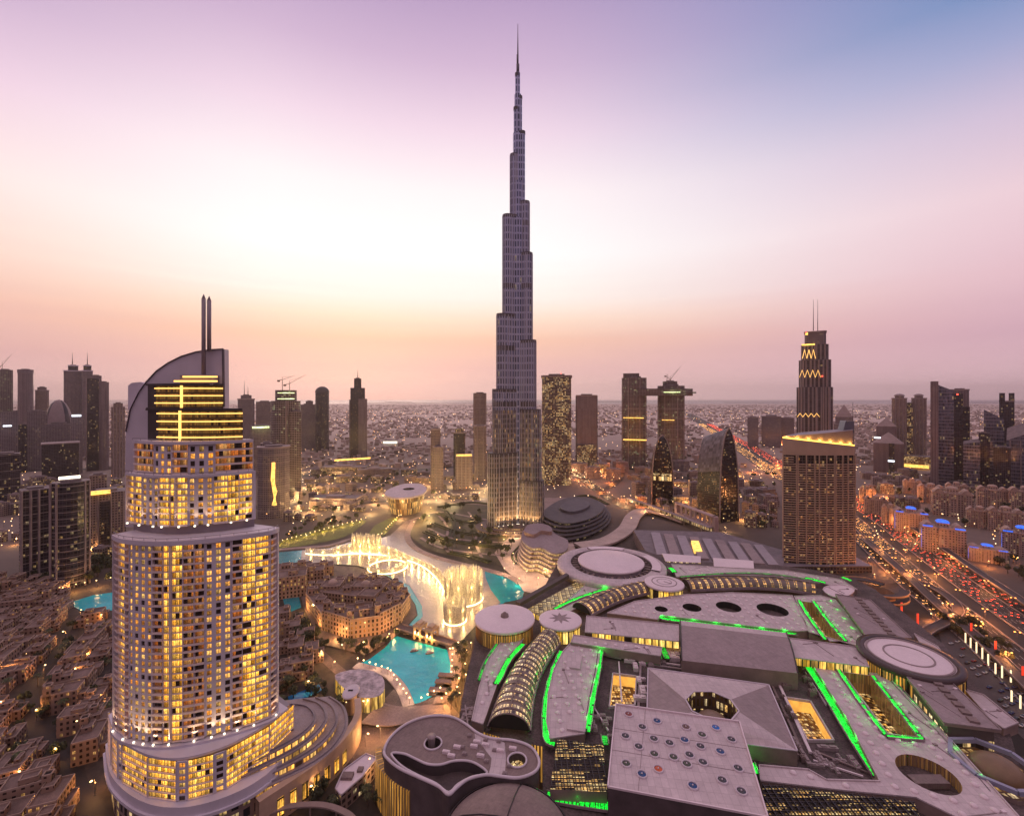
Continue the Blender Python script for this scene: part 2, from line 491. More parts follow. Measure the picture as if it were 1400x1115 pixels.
teal = paint('turquoise_water', (.008, .42, .50), rough=.05, var=.2, scale=.03, spec=.6, bump=(.22, .9))
teal2 = paint('lagoon_water', (.010, .25, .31), rough=.05, var=.3, scale=.02, spec=.6, bump=(.22, .9))
foam_sheen = paint('foam_and_sky_sheen_water', (.27, .215, .205), rough=.16, var=.14, scale=.02, fine=.08, spec=.5, bump=(.2, .9))  # pale tone holds the sky's reflection as well as the foam
bluew = paint('swimming_water', (.01, .13, .34), rough=.1, var=.1, scale=.05)
pave = paint('pink_paving', (.25, .175, .16), var=.25, scale=.06, fine=.18)
pave_d = paint('brown_paving', (.12, .08, .072), var=.35, scale=.08, fine=.3)
pave_l = paint('pale_paving', (.42, .31, .27), var=.2, scale=.06, fine=.15)
lawn = paint('dusk_lawn', (.10, .11, .012), var=.35, scale=.05, fine=.3)
garden = paint('garden_soil', (.055, .042, .022), var=.5, scale=.06, fine=.4)
asph = paint('asphalt', (.020, .014, .014), var=.3, scale=.05, fine=.15)
asph_l = paint('worn_asphalt', (.065, .046, .044), var=.3, scale=.05, fine=.15)

MAIN = [(340, 785), (340, 757), (377, 755), (412, 752), (450, 749), (480, 740), (521, 735), (533, 732), (548, 718), (556, 711), (566, 712), (558, 731), (566, 746), (588, 757), (626, 768), (669, 779),
        (700, 789), (717, 806), (714, 818), (690, 823), (655, 850), (634, 872), (616, 885), (551, 862), (571, 841), (568, 826), (551, 800), (526, 785), (490, 773), (450, 770), (410, 776)]
PALE = [(413, 752), (450, 749), (480, 740), (521, 735), (533, 732), (548, 718), (556, 711), (566, 712), (558, 731), (566, 746), (588, 757), (626, 768), (662, 777), (664, 790), (671, 806), (684, 823),
        (655, 850), (634, 872), (616, 885), (560, 865), (578, 842), (577, 828), (560, 800), (530, 785), (490, 773), (450, 770), (410, 776)]
POOL = [(538, 871), (543, 869), (566, 876), (616, 889), (620, 908), (616, 928), (601, 945), (576, 960), (561, 962), (551, 940), (531, 920), (506, 913), (488, 908), (506, 900), (526, 885)]
sheet('lake_water', MAIN, .20, teal2)
sheet('fountain_basin_water', PALE, .45, foam_sheen)
sheet('bridge_pool_water', POOL, .30, teal)
sheet('canal_water', [(340, 785), (410, 776), (405, 800), (412, 830), (392, 838), (385, 812), (340, 805)], .30, teal2)
sheet('lagoon_water', [(92, 824), (128, 813), (175, 806), (240, 800), (240, 832), (160, 834), (110, 834)], .30, teal)
sheet('hotel_pool_water', [(352, 972), (380, 957), (436, 935), (440, 943), (385, 969)], .9, bluew)
# shores and promenades
def shore(name, px, wd, m, z=.9):
    g = MB(); ribbon(g, smooth_line(gl(px), 4), wd, z, th=.9)
    return struct(name, g, m)
shore('promenade', [(566, 711), (557, 731), (565, 747), (588, 759), (626, 770), (669, 780), (700, 790), (712, 798)], 9, pave)
shore('promenade', [(340, 754), (377, 752), (412, 749), (450, 746), (480, 737), (507, 732)], 9, pave)
shore('pool_promenade', [(618, 885), (624, 910), (620, 930), (606, 950), (600, 965)], 9, pave)
shore('pool_promenade', [(486, 910), (506, 915), (530, 922), (549, 942), (559, 966)], 8, pave_l)
sheet('lake_plaza', [(690, 778), (676, 755), (700, 730), (780, 730), (800, 790), (752, 815), (716, 808), (704, 790)], .55, pave_l)
sheet('garden', [(568, 712), (600, 690), (660, 690), (700, 700), (705, 745), (700, 772), (662, 768), (620, 760), (585, 750), (562, 732)], .50, garden, 3)
sheet('lawn', [(340, 752), (340, 744), (377, 741), (430, 723), (480, 713), (501, 711), (490, 722), (470, 734), (425, 744), (395, 748)], .50, lawn, 2)
sheet('lawn', [(500, 735), (512, 718), (530, 709), (547, 706), (534, 722), (524, 733)], .62, lawn)
sheet('tower_forecourt', [(600, 692), (650, 680), (780, 680), (830, 690), (800, 730), (700, 735)], .35, pave)
sheet('steps_plaza', [(545, 935), (563, 964), (604, 948), (640, 990), (600, 990), (540, 1010), (505, 1050), (470, 1040), (500, 985), (520, 960)], .60, pave_d)
g = MB()
for k in range(9):                         # low curved steps down to the pool
    a = k / 8
    line = smooth_line(gl([(520 - 26 * a, 962 + 30 * a), (545 - 15 * a, 968 + 28 * a), (575, 967 + 22 * a), (612 + 5 * a, 962 + 22 * a)]), 5)
    ribbon(g, line, 2.2, .9 + .25 * k, th=.5)
struct('plaza_steps', g, pave)
sheet('island_ground', [(377, 790), (410, 780), (450, 772), (490, 775), (526, 787), (551, 802), (567, 826), (570, 840), (550, 862), (538, 872), (500, 895), (440, 880), (415, 830), (408, 800)], .75, pave_d)

# gardens in front of the supertall tower: curved planting beds cut by paths
for k, (px, w_) in enumerate([([(575, 735), (600, 748), (640, 755), (690, 760)], 5), ([(585, 722), (615, 735), (655, 740), (700, 742)], 5),
                              ([(600, 705), (612, 722), (608, 745), (615, 757)], 4), ([(640, 700), (655, 720), (650, 740), (660, 765)], 4), ([(560, 712), (600, 700), (650, 708), (700, 716)], 6)]):
    g = MB(); ribbon(g, smooth_line(gl(px), 6), w_, .72)
    struct('garden_path', g, pave)

hedge = paint('hedge_leaves', (.030, .034, .012), var=.6, scale=.6, fine=.5)
for px in ([(578, 728), (604, 738), (640, 745), (684, 750)], [(590, 716), (618, 727), (652, 733), (692, 734)], [(596, 702), (622, 712), (660, 716), (698, 712)], [(612, 757), (640, 762), (668, 770)], [(608, 700), (618, 715), (614, 735)], [(646, 705), (660, 722), (656, 742)],
           [(600, 694), (640, 688), (668, 690)], [(770, 690), (800, 678), (830, 690)], [(712, 745), (700, 760), (706, 772)]):
    g = MB(); L = smooth_line(gl(px), 8)
    for o_ in (0, 5.5): ribbon(g, L, 2.4, 2.0 + .4 * (o_ > 0), th=1.9, off=o_)
    struct('hedge_rows', g, hedge, 'stuff')
# roads ------------------------------------------------------------
HWY = smooth_line(gl([(1560, 1010), (1420, 893), (1300, 805), (1222, 742), (1178, 706), (1122, 672), (1072, 645), (1022, 614), (985, 592), (955, 574), (940, 565)]), 8)
g = MB(); ribbon(g, HWY, 104, .30); struct('highway', g, asph)
mk = paint('road_paint', (.7, .66, .6), var=.2)
kerb = paint('concrete_kerb', (.30, .235, .22), var=.2)
g = MB()
for off in (-49, -33.5, -8.5, 8.5, 33.5, 49): ribbon(g, HWY, .9, .33 + 1.0, th=1.0, off=off)
struct('highway_barrier', g, kerb)
g = MB()
for off in [-46 + 3.7 * i for i in range(26)]:
    if abs(abs(off) - 33.5) < 2.2 or abs(off) < 9: continue
    for i in range(len(HWY) - 1):
        a, b_ = HWY[i], HWY[i + 1]; L = (b_ - a).length
        if a.y > 1500: break
        t = (b_ - a) / L; nn = Vector((-t.y, t.x, 0)); s_ = 0
        while s_ < L:
            p = a + t * s_ + nn * off; q = p + t * min(4, L - s_)
            h = nn * .12
            g.face([(p - h).to_tuple()[:2] + (.36,), (q - h).to_tuple()[:2] + (.36,), (q + h).to_tuple()[:2] + (.36,), (p + h).to_tuple()[:2] + (.36,)])
            s_ += 12
struct('lane_marking', g, mk)
def road(px, wd, z=.25, m=asph, n=6, name='road'):
    g = MB(); L = smooth_line(gl(px), n); ribbon(g, L, wd, z)
    o = struct(name, g, m); return L
BLVD = road([(1010, 735), (960, 720), (900, 706), (850, 690), (815, 668), (790, 650), (760, 636), (700, 628)], 26)
road([(818, 672), (840, 662), (850, 650), (845, 640), (820, 632)], 16, .27)
LOOP = road([(1180, 760), (1215, 778), (1236, 795), (1232, 806), (1200, 808), (1165, 800)], 12, .45, asph_l)
LOOP2 = road([(1230, 770), (1262, 800), (1290, 822), (1296, 838), (1280, 850), (1256, 856), (1250, 876), (1262, 892)], 12, .55, asph_l)
ROADW = road([(140, 1130), (60, 1010), (40, 960), (50, 920), (90, 880), (100, 850)], 10, .35)
road([(-60, 700), (60, 690), (160, 680), (330, 690), (420, 712)], 18, .25)
road([(400, 700), (480, 690), (560, 682), (640, 676)], 14, .25)
road([(-100, 648), (200, 640), (420, 650), (600, 640), (700, 632), (860, 640), (1010, 668)], 30, .22)
road([(410, 868), (450, 905), (480, 935), (470, 960)], 8, .35, pave_d)
sheet('car_park_ground', [(1282, 862), (1310, 858), (1460, 985), (1500, 1060), (1400, 1010), (1330, 945), (1295, 900)], .40, asph_l)
sheet('car_park_ground', [(1176, 776), (1196, 772), (1226, 784), (1228, 796), (1200, 800), (1172, 796)], .40, asph_l)
# pale swooping ramp behind the big ring roof
g = MB(); RAMP = smooth_line(gl([(790, 745), (830, 738), (856, 722), (866, 705), (880, 697), (905, 700), (940, 712)], 6), 6)
ribbon(g, RAMP, [26] * len(RAMP), 6, th=2.5); struct('curved_ramp', g, pave_l)

# hazy evening air: one box round everything
haze = bpy.data.materials.new('evening_haze'); haze.use_nodes = True
ht = NT(haze.node_tree); ht.n.clear()
hv = ht.new('ShaderNodeVolumePrincipled'); ho = ht.new('ShaderNodeOutputMaterial')
hv.inputs['Color'].default_value = (1, .86, .84, 1); hv.inputs['Density'].default_value = HAZE
hv.inputs['Anisotropy'].default_value = 0.65
ht.l.new(hv.outputs[0], ho.inputs['Volume'])
g = MB(); g.box(-34000, -3500, -3, 34000, 30000, 900, bottom=True)
struct('haze', g, haze, 'stuff')
# ================================================================== HERO TOWERS
white_st = paint('mauve_white_cladding', (.56, .50, .56), rough=.6, var=.10, scale=.05)
grey_st = paint('grey_cladding', (.24, .20, .23), rough=.55, var=.15, scale=.05)
dark_met = paint('dark_metal', (.045, .035, .04), rough=.45, metal=.3, var=.2)
glow_line = glow_mat('gold_light_strip', (1, .52, .13), 1.7)
white_line = glow_mat('white_light_strip', (1, .86, .62), 2.6)
gold_pane = facade('gold_lit_glazing', (.05, .03, .02), glass=(.05, .03, .015), bay=1, floor=1, wu=.88, wv=.8, lit=.93, warm=(1, .38, .03), warm2=(1, .55, .10), stren=1.75)
mix_pane = facade('part_lit_glazing', (.05, .04, .04), glass=(.04, .022, .016), bay=1, floor=1, wu=.9, wv=.9, lit=.8, warm=(1, .33, .03), warm2=(1, .58, .16), stren=1.45)
dim_pane = facade('dim_glazing', (.05, .04, .04), glass=(.04, .022, .018), bay=1, floor=1, wu=.94, wv=.9, lit=.72, warm=(1, .24, .03), warm2=(1, .5, .16), stren=.62)
for _m in (gold_pane, mix_pane, dim_pane): _m.cycles.emission_sampling = 'AUTO'
slab_st = paint('balcony_slab', (.74, .60, .57), rough=.6, var=.1)

def arc_pts(px_depth, n):
    """front line of a curved facade through (photo x, distance) points"""
    return smooth_line([Vector(((x - CX) * d / F, d, 0)) for x, d in px_depth], n)
def resample(line, ts):
    L = [0.0]
    for a, b in zip(line, line[1:]): L.append(L[-1] + (b - a).length)
    out = []
    for t in ts:
        s_ = t * L[-1]
        for i in range(len(L) - 1):
            if s_ <= L[i + 1] + 1e-9:
                k = (s_ - L[i]) / max(1e-9, L[i + 1] - L[i]); out.append(line[i].lerp(line[i + 1], k)); break
        else: out.append(line[-1])
    return out
def hotel_facade(root, line, bays, z0, floors, fh, o, stage):
    """bays: list of (type, width). B balcony, W punched window, G full gold, D dark balcony, F white fin"""
    tot = sum(b[1] for b in bays); ts = [0]
    for b in bays: ts.append(ts[-1] + b[1] / tot)
    P = [p - Vector((o[0], o[1], 0)) for p in resample(line, ts)]
    slab, gold, mixg, dim = MB(), MB(), MB(), MB()
    walls = []; last = None
    z1 = z0 + floors * fh
    for i, (ty, wd) in enumerate(bays):
        a, b = P[i], P[i + 1]; t = (b - a).normalized(); n = Vector((t.y, -t.x, 0)); Lb = (b - a).length
        up = lambda p, z: (p.x, p.y, z)
        if ty == 'F':
            fin = MB(); last = 'F'; fin.prism([(a + n * 1.3).to_tuple()[:2], (b + n * 1.3).to_tuple()[:2], (b - n * .5).to_tuple()[:2], (a - n * .5).to_tuple()[:2]], z0, z1 + 1); obj('fin', fin, white_st, root)
            continue
        if (ty == 'W') != (last == 'W') or last == 'F' or ty != 'W' or not walls: walls.append(MB())
        wall = walls[-1]; last = ty
        if ty == 'W':
            q = Lb * .24
            A, B = a - n * .45, b - n * .45
            for p0, p1 in ((a, a + t * q), (b - t * q, b)):
                wall.prism([up(p0, 0)[:2], up(p1, 0)[:2], up(p1 - n * .5, 0)[:2], up(p0 - n * .5, 0)[:2]], z0, z1)
            for k in range(floors):
                z = z0 + k * fh
                p0, p1 = a + t * q, b - t * q
                wall.prism([up(p0, 0)[:2], up(p1, 0)[:2], up(p1 - n * .5, 0)[:2], up(p0 - n * .5, 0)[:2]], z + fh * .72, z + fh + .02, bottom=True)
                mixg.face([up(A, z), up(B, z), up(B, z + fh), up(A, z + fh)], 0, [(i, k), (i + 1, k), (i + 1, k + 1), (i, k + 1)])
        else:
            dep = {'B': .7, 'G': .5, 'D': 1.2}[ty]; prj = {'B': .5, 'G': .2, 'D': .75}[ty]
            A, B = a - n * dep, b - n * dep
            ns = max(1, round(Lb / 1.75))
            tgt = {'B': gold, 'G': gold, 'D': dim}[ty]
            for k in range(floors):
                z = z0 + k * fh
                for j in range(ns):
                    C, D = A.lerp(B, j / ns), A.lerp(B, (j + 1) / ns)
                    tgt.face([up(C, z), up(D, z), up(D, z + fh), up(C, z + fh)], 0, [(i * 7 + j, k), (i * 7 + j + 1, k), (i * 7 + j + 1, k + 1), (i * 7 + j, k + 1)])
                c, d = a + n * prj, b + n * prj
                slab.prism([up(c, 0)[:2], up(d, 0)[:2], up(B, 0)[:2], up(A, 0)[:2]], z - .2, z + .2, bottom=True)
                if ty != 'G':                # balustrade
                    slab.prism([up(c, 0)[:2], up(d, 0)[:2], up(d - n * .1, 0)[:2], up(c - n * .1, 0)[:2]], z + .2, z + .85)
            for p in (A, B):
                wall.prism([up(p + n * (dep + .2) - t * .18, 0)[:2], up(p + n * (dep + .2) + t * .18, 0)[:2], up(p + t * .18, 0)[:2], up(p - t * .18, 0)[:2]], z0, z1)
    for wm_ in walls:
        if len(wm_.f) > 14: obj('wall', wm_, white_st, root)
        elif wm_.f:
            for h_ in (0, 1):
                q_ = MB(); k_ = len(wm_.f) // 2; q_.v, q_.f, q_.m, q_.uv, q_.sm = [], [], [], [], []
                for f_, m__, u_, s__ in list(zip(wm_.f, wm_.m, wm_.uv, wm_.sm))[h_ * k_:(h_ + 1) * k_]: q_.face([wm_.v[i] for i in f_], m__, u_)
                obj('partition', q_, white_st, root)
    w_ = root
    if slab.f: obj('balcony', slab, slab_st, root)['kind'] = 'stuff'
    for mb, mt in ((gold, gold_pane), (mixg, mix_pane), (dim, dim_pane)):
        if mb.f: obj('window', mb, mt, root)['kind'] = 'stuff'
    return P

# ---- curved hotel tower in the left foreground -------------------
HO = (-165.0, 262.0, 0)
hotel = thing('hotel_tower', 'tall curved hotel with gold lit balconies, a sail shaped crown and twin spires', 'hotel', HO)
S1 = arc_pts([(158, 235), (172, 228), (215, 224), (262, 226), (320, 233), (366, 241), (378, 247)], 6)
S2 = arc_pts([(175, 241), (190, 236), (225, 232), (262, 233), (310, 239), (349, 247)], 6)
S3 = arc_pts([(184, 243), (225, 235), (262, 235), (310, 241), (346, 248)], 6)
zt = lambda y, d=232: EYE - (y - HY) * d / F
b1 = [('F', .8), ('D', 5), ('B', 7), ('D', 3), ('W', 3), ('W', 4), ('W', 4), ('W', 3.5), ('D', 5.5), ('G', 3.5), ('F', .5), ('G', 5), ('D', 5), ('D', 4.5), ('W', 4), ('W', 4), ('W', 4), ('D', 4.5), ('G', 6), ('B', 7), ('D', 4), ('F', 1.2)]
b2 = [('F', .8), ('B', 6), ('B', 6), ('W', 4), ('W', 3.5), ('W', 3.5), ('B', 6), ('G', 3), ('F', .4), ('B', 5), ('W', 3.5), ('W', 4), ('W', 3.5), ('B', 6), ('G', 5), ('B', 6), ('F', 1.4)]
b3 = [('D', 12), ('W', 3), ('W', 3), ('W', 3), ('D', 6), ('W', 3), ('W', 3), ('W', 3), ('D', 13)]
Z10, Z11 = zt(1010, 226), zt(738, 232)
Z20, Z21 = zt(716, 236), zt(650, 238)
Z30, Z31 = zt(646, 238), zt(606, 240)
hotel_facade(hotel, S1, b1, Z10, 29, (Z11 - Z10) / 29, HO, 1)
hotel_facade(hotel, S2, b2, Z20, 8, (Z21 - Z20) / 8, HO, 2)
hotel_facade(hotel, S3, b3, Z30, 4, (Z31 - Z30) / 4, HO, 3)
def lens(line, back):
    """closed plan: the front line plus a shallow back that stays behind it"""
    a, b = line[0], line[-1]; n = 8; out = [Vector((p.x, p.y, 0)) for p in line]
    for k in range(1, n):
        t = k / n
        p = b.lerp(a, t); vd = Vector((p.x, p.y, 0)).normalized()
        out.append(p + vd * back * math.sin(PI * t))
    return out
def inset(line, d):
    out = []
    for i, p in enumerate(line):
        t = (line[min(i + 1, len(line) - 1)] - line[max(i - 1, 0)]).normalized(); out.append(p - Vector((t.y, -t.x, 0)) * d)
    return out
def ctr(poly): return [(p.x - HO[0], p.y - HO[1]) for p in poly]
core = MB()
for ln_, a_, b_ in ((inset(S1, 2.6), 20, Z11 + 1.0), (inset(S2, 2.4), Z11, Z21 + 1.5), (inset(S3, 2.6), Z21, Z31 + 1.0)):
    core = MB(); core.prism(ctr(lens(ln_, 26)), a_, b_); obj('core_wall', core, grey_st, hotel)
for line, z, h, d in ((S1, Z11, 2.3, 1.6), (S2, Z21, 1.3, 1.2), (S3, Z31, 1.5, 1.3), (S1, Z10 - 2.2, 1.4, 2.2)):         # cornices that cap each stage
    cor = MB(); cor.prism(ctr(lens(inset(line, -d), 20)), z, z + h, bottom=True); obj('cornice', cor, white_st, hotel)
for line, z in ((S1, Z11 + 3.4), (S2, Z21 + 2.4), (S3, Z31 + 2.6)):
    rl = MB(); ln = [p - Vector((HO[0], HO[1], 0)) for p in inset(line, -.9)]
    for a, b in zip(ln, ln[1:]): rl.bar((a.x, a.y, z), (b.x, b.y, z), .18, .22)
    for p in ln[::2]: rl.bar((p.x, p.y, z - 1.2), (p.x, p.y, z), .15, .15)
    obj('roof_railing', rl, grey_st, hotel)
# upper gold-striped blocks
def striped(px0, px1, ya, yb, d, n, xv, nm):
    z1, z0 = zt(ya, d), zt(yb, d)
    line = arc_pts([(px0, d + 3), ((px0 * 2 + px1) / 3, d - 1.5), ((px0 + px1 * 2) / 3, d - 1), (px1, d + 4)], 5)
    g = MB(); P = [p - Vector((HO[0], HO[1], 0)) for p in line]
    for i in range(len(P) - 1):
        m_ = 0 if i > 1 else 1
        g.face([(P[i].x, P[i].y, z0), (P[i + 1].x, P[i + 1].y, z0), (P[i + 1].x, P[i + 1].y, z1), (P[i].x, P[i].y, z1)], m_, [(i * 3, 0), (i * 3 + 3, 0), (i * 3 + 3, n), (i * 3, n)])
    bk = ctr(lens(line, 14))
    g.face([(p[0], p[1], z1) for p in bk], 2)
    blk = obj('upper_storey', g, [dimgold, dark_met, grey_st], hotel)
    st = MB()
    for k in range(n):
        z = z0 + (z1 - z0) * (k + .55) / n
        for a, b in zip(P[2:], P[3:]):
            nn = Vector(((b - a).y, -(b - a).x, 0)).normalized() * .6
            st.bar((a + nn).to_tuple()[:2] + (z,), (b + nn).to_tuple()[:2] + (z,), .5, .6)
    xx = resample(P, [xv])[0]
    st.bar((xx.x, xx.y - 1.0, z0), (xx.x, xx.y - 1.0, z1), .9, .9)
    obj('light_strip', st, glow_line, blk)
    c = MB()
    q = ctr(lens(inset(line, -1.2), 12))
    c.prism(q, z1, z1 + 1.1, bottom=True); obj('cornice', c, dark_met, blk)
    c = MB(); c.prism(ctr(lens(inset(line, -.8), 12)), z0 - .9, z0, bottom=True); obj('sill_band', c, dark_met, blk)
dimgold = facade('dim_gold_glazing', (.06, .035, .012), glass=(.05, .03, .012), bay=1, floor=1, wu=.8, wv=.75, lit=.95, warm=(1, .45, .06), warm2=(1, .52, .1), stren=.24)
striped(202, 332, 561, 604, 241, 4, .42, 'a')
striped(202, 305, 527, 557, 244, 3, .55, 'b')
st = MB()
for (xa, xb, y) in ((250, 297, 516), (238, 297, 522)):
    st.bar(at(xa, y, 243) - Vector(HO), at(xb, y, 244) - Vector(HO), .6, .9)
obj('light_strip', st, glow_line, hotel)
g = MB(); q0 = at(246, 526, 244); q1 = at(300, 512, 250)
g.box(q0.x - HO[0], q0.y - HO[1], q0.z, q1.x - HO[0], q1.y - HO[1], q1.z - .6); obj('upper_storey', g, grey_st, hotel)
# the crown: a tall sail-shaped slab behind the upper blocks
def slab_xz(px, d, th, mat_, name, par):
    pts = [at(x, y, d) - Vector(HO) for x, y in px]
    g = MB(); n = len(pts)
    front = pts if sum(pts[i].x * pts[(i + 1) % n].z - pts[(i + 1) % n].x * pts[i].z for i in range(n)) > 0 else pts[::-1]
    bk = [p + Vector((0, th, 0)) for p in front]
    g.face(front); g.face(bk[::-1])
    for i in range(n):
        j = (i + 1) % n; g.face([front[j], front[i], bk[i], bk[j]])
    return obj(name, g, mat_, par)
crown = slab_xz([(171, 720), (171, 640), (172, 590), (178, 560), (190, 536), (200, 522), (214, 507), (230, 496), (248, 487), (268, 481), (288, 478), (305, 477), (306, 640), (306, 720)], 250, 5, white_st, 'crown_sail', hotel)
g = MB(); pts = [at(x, y, 249.6) - Vector(HO) for x, y in [(172, 590), (178, 560), (190, 536), (200, 522), (214, 507), (230, 496), (248, 487), (268, 481), (288, 478), (305, 477)]]
for a, b in zip(pts, pts[1:]): g.bar(a, b, .8, .35)
g.bar(at(305, 477, 249.6) - Vector(HO), at(306, 556, 249.6) - Vector(HO), .9, .9)
obj('crown_edge', g, paint('dark_coping', (.10, .08, .10), var=.1), crown)
slab_xz([(175, 560), (175, 527), (180, 523), (192, 522), (202, 526), (202, 560)], 256, 6, white_st, 'stair_tower', hotel)
for x, y0 in ((278.5, 402), (286, 404.5)):
    g = MB(); p = at(x, 512 if x < 280 else 480, 247) - Vector(HO); q = at(x, y0 + 6, 247) - Vector(HO); tip = at(x, y0, 247) - Vector(HO)
    g.tube([p, q], 1.05, 8); g.tube([q, tip], .95, 8, r1=.12)
    obj('spire', g, paint('spire_metal', (.26, .2, .23), rough=.45, var=.1), hotel)
# floodlights that wash the stages from below
for ln, z, xs_, p_ in ((S2, Z20 + .8, (.06, .2, .33, .40, .52, .62, .70, .84, .94), 2600), (S1, Z10 + .8, (.04, .16, .24, .30, .36, .44, .56, .64, .70, .76, .84, .96), 5200)):
    for q in resample(inset(ln, -1.9), xs_):
        fl_ = MB(); fl_.box(q.x - HO[0] - .35, q.y - HO[1] - .3, z - 1.0, q.x - HO[0] + .35, q.y - HO[1] + .3, z - .3)
        lo = obj('floodlight', fl_, white_line, hotel)
        lamp('flood_lamp', lo, (q.x - HO[0], q.y - HO[1] - .5, z + .3), p_, (1, .68, .36), .3, spot=((0, .10, 1), R(70)))

# dark recessed storey and round podium
g = MB(); RB = arc_pts([(152, 247), (165, 232), (200, 221), (245, 218), (300, 224), (350, 236), (392, 252)], 6)
rb_z1, rb_z0 = Z10 - 2.2, zt(1034, 219)
g.prism(ctr(lens(RB, 40)), rb_z0 + 1.2, rb_z1 - 1.0)
obj('recessed_storey', g, paint('dark_glazing', (.025, .02, .022), rough=.15, var=.2), hotel)
g = MB(); g.prism(ctr(lens(inset(RB, -1.2), 40)), rb_z0, rb_z0 + 1.2); obj('ledge', g, white_st, hotel)
PB = arc_pts([(148, 250), (156, 232), (190, 220), (245, 216), (310, 223), (360, 236), (402, 256)], 6)
z_p0 = zt(1092, 217)
bp = [('G', 10), ('W', 3), ('G', 5), ('W', 3), ('G', 12), ('G', 9), ('W', 3), ('G', 6), ('W', 3), ('G', 12), ('G', 10)]
hotel_facade(hotel, PB, bp, z_p0, 6, (rb_z0 - z_p0) / 6, HO, 4)
g = MB(); g.prism(ctr(lens(inset(PB, 2.8), 44)), 2, rb_z0 - .1); obj('podium_core', g, grey_st, hotel)
PB2 = arc_pts([(144, 252), (152, 231), (190, 217), (245, 213), (310, 219), (365, 232), (412, 256)], 6)
g = MB(); g.prism(ctr(lens(PB2, 40)), z_p0 - 5, z_p0 - .3); g.prism(ctr(lens(inset(PB2, -1), 40)), z_p0 - 6.5, z_p0 - 5, bottom=True); obj('podium_band', g, white_st, hotel)
g = MB(); g.prism(ctr(lens(inset(PB2, 2), 40)), 0, z_p0 - 6.4)
obj('podium_base', g, facade('podium_shopfront', (.25, .18, .16), bay=5, floor=6, wu=.6, wv=.7, lit=.5, stren=1.2), hotel)

# ---- stepped wave-shaped annex beside the hotel -----------------
annex = thing('hotel_annex', 'low hotel wing stepping down in curved gold lit terraces', 'hotel wing', (-90, 262, 0))
AW = [((330, 1046), (400, 1012), (430, 985), (421, 966), (395, 962)), ((330, 1060), (410, 1020), (445, 985), (438, 963), (415, 955)), ((320, 1078), (420, 1030), (458, 992), (455, 966), (432, 953)),
      ((310, 1096), (430, 1042), (470, 1000), (470, 968), (450, 952))]
wave_w = facade('terrace_wall_glow', (.30, .2, .15), glass=(.1, .06, .03), bay=4, floor=30, wu=.8, wv=1, lit=.92, warm=(1, .42, .06), warm2=(1, .58, .16), stren=1.1)  # emission stands in for the gold light under the terraces
for k, px in enumerate(AW):
    zz = 28 - 3.6 * k
    line = smooth_line(gl(px, zz), 6)
    hub = gp(360, 975, zz)
    poly = ccw([(p.x, p.y) for p in line] + [(hub.x - 30, hub.y + 5), (hub.x - 42, hub.y - 18)])
    g = MB(); g.prism(poly, 0 if k == 3 else zz - 3.6, zz - .6, 1, 1); 
    big = ccw([(p.x, p.y) for p in inset(line, -1.0)] + [(hub.x - 30, hub.y + 5), (hub.x - 42, hub.y - 18)])
    g.prism(big, zz - .6, zz, 0, 0, bottom=True)
    tr = objw('terrace', g, [paint('terrace_deck', (.27, .21, .21), var=.25, scale=.1, fine=.15), wave_w], annex)
    g = MB(); ln = inset(line, .6)
    for a, b in zip(ln, ln[1:]): g.bar((a.x, a.y, zz), (b.x, b.y, zz), .25, 1.0)
    objw('parapet', g, grey_st, tr)
g = MB(); ln = smooth_line(gl([(352, 1118), (445, 1052), (486, 1003), (489, 972)], 8), 6)
ribbon(g, ln, 4, 17, th=16.5); objw('curved_screen_wall', g, paint('warm_screen', (.42, .28, .2), var=.2, scale=.1), annex)
for k in range(7):                         # glowing slots in the outer wall
    p = resample(ln, [.1 + .075 * k])[0]; q = resample(ln, [.14 + .075 * k])[0]
    nn = Vector(((q - p).y, -(q - p).x, 0)).normalized() * 2.12
    g = MB(); g.bar((p + nn).to_tuple()[:2] + (2.5,), (q + nn).to_tuple()[:2] + (2.5,), .2, 10 - .4 * k); objw('lit_window', g, gold_pane, annex)

# ---- the supertall tower -----------------------------------------
BD = 749.0
BO = at(708, 720, BD); BO.z = 0
burj = thing('supertall_tower', 'needle-like supertall skyscraper stepping up to a thin spire, far the tallest', 'skyscraper', BO)
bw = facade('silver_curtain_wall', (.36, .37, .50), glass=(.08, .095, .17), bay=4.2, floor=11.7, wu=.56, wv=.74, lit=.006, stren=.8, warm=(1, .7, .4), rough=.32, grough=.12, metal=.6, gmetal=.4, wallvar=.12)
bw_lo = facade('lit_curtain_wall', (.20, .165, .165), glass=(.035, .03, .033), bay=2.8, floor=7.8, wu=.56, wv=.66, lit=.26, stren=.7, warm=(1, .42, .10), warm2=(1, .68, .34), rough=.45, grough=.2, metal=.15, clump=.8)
band_m = paint('mechanical_band', (.06, .05, .06), rough=.5, var=.2)
fin_m = paint('tower_fin', (.42, .40, .47), rough=.3, metal=.6, var=.1)
def zy(y): return EYE + (HY - y) * BD / F
mpx = BD / F
left = [(668.6, 618), (674.6, 533), (680, 432), (688, 298), (698, 214), (702.6, 149), (704.6, 102)]
rightt = [(742, 655), (737.8, 560), (731.8, 467), (727, 349), (723.2, 279), (717.5, 183), (713.6, 134)]
rear = [(52, 640), (45, 575), (38, 490), (30, 385), (22, 310), (15, 230), (10, 160)]
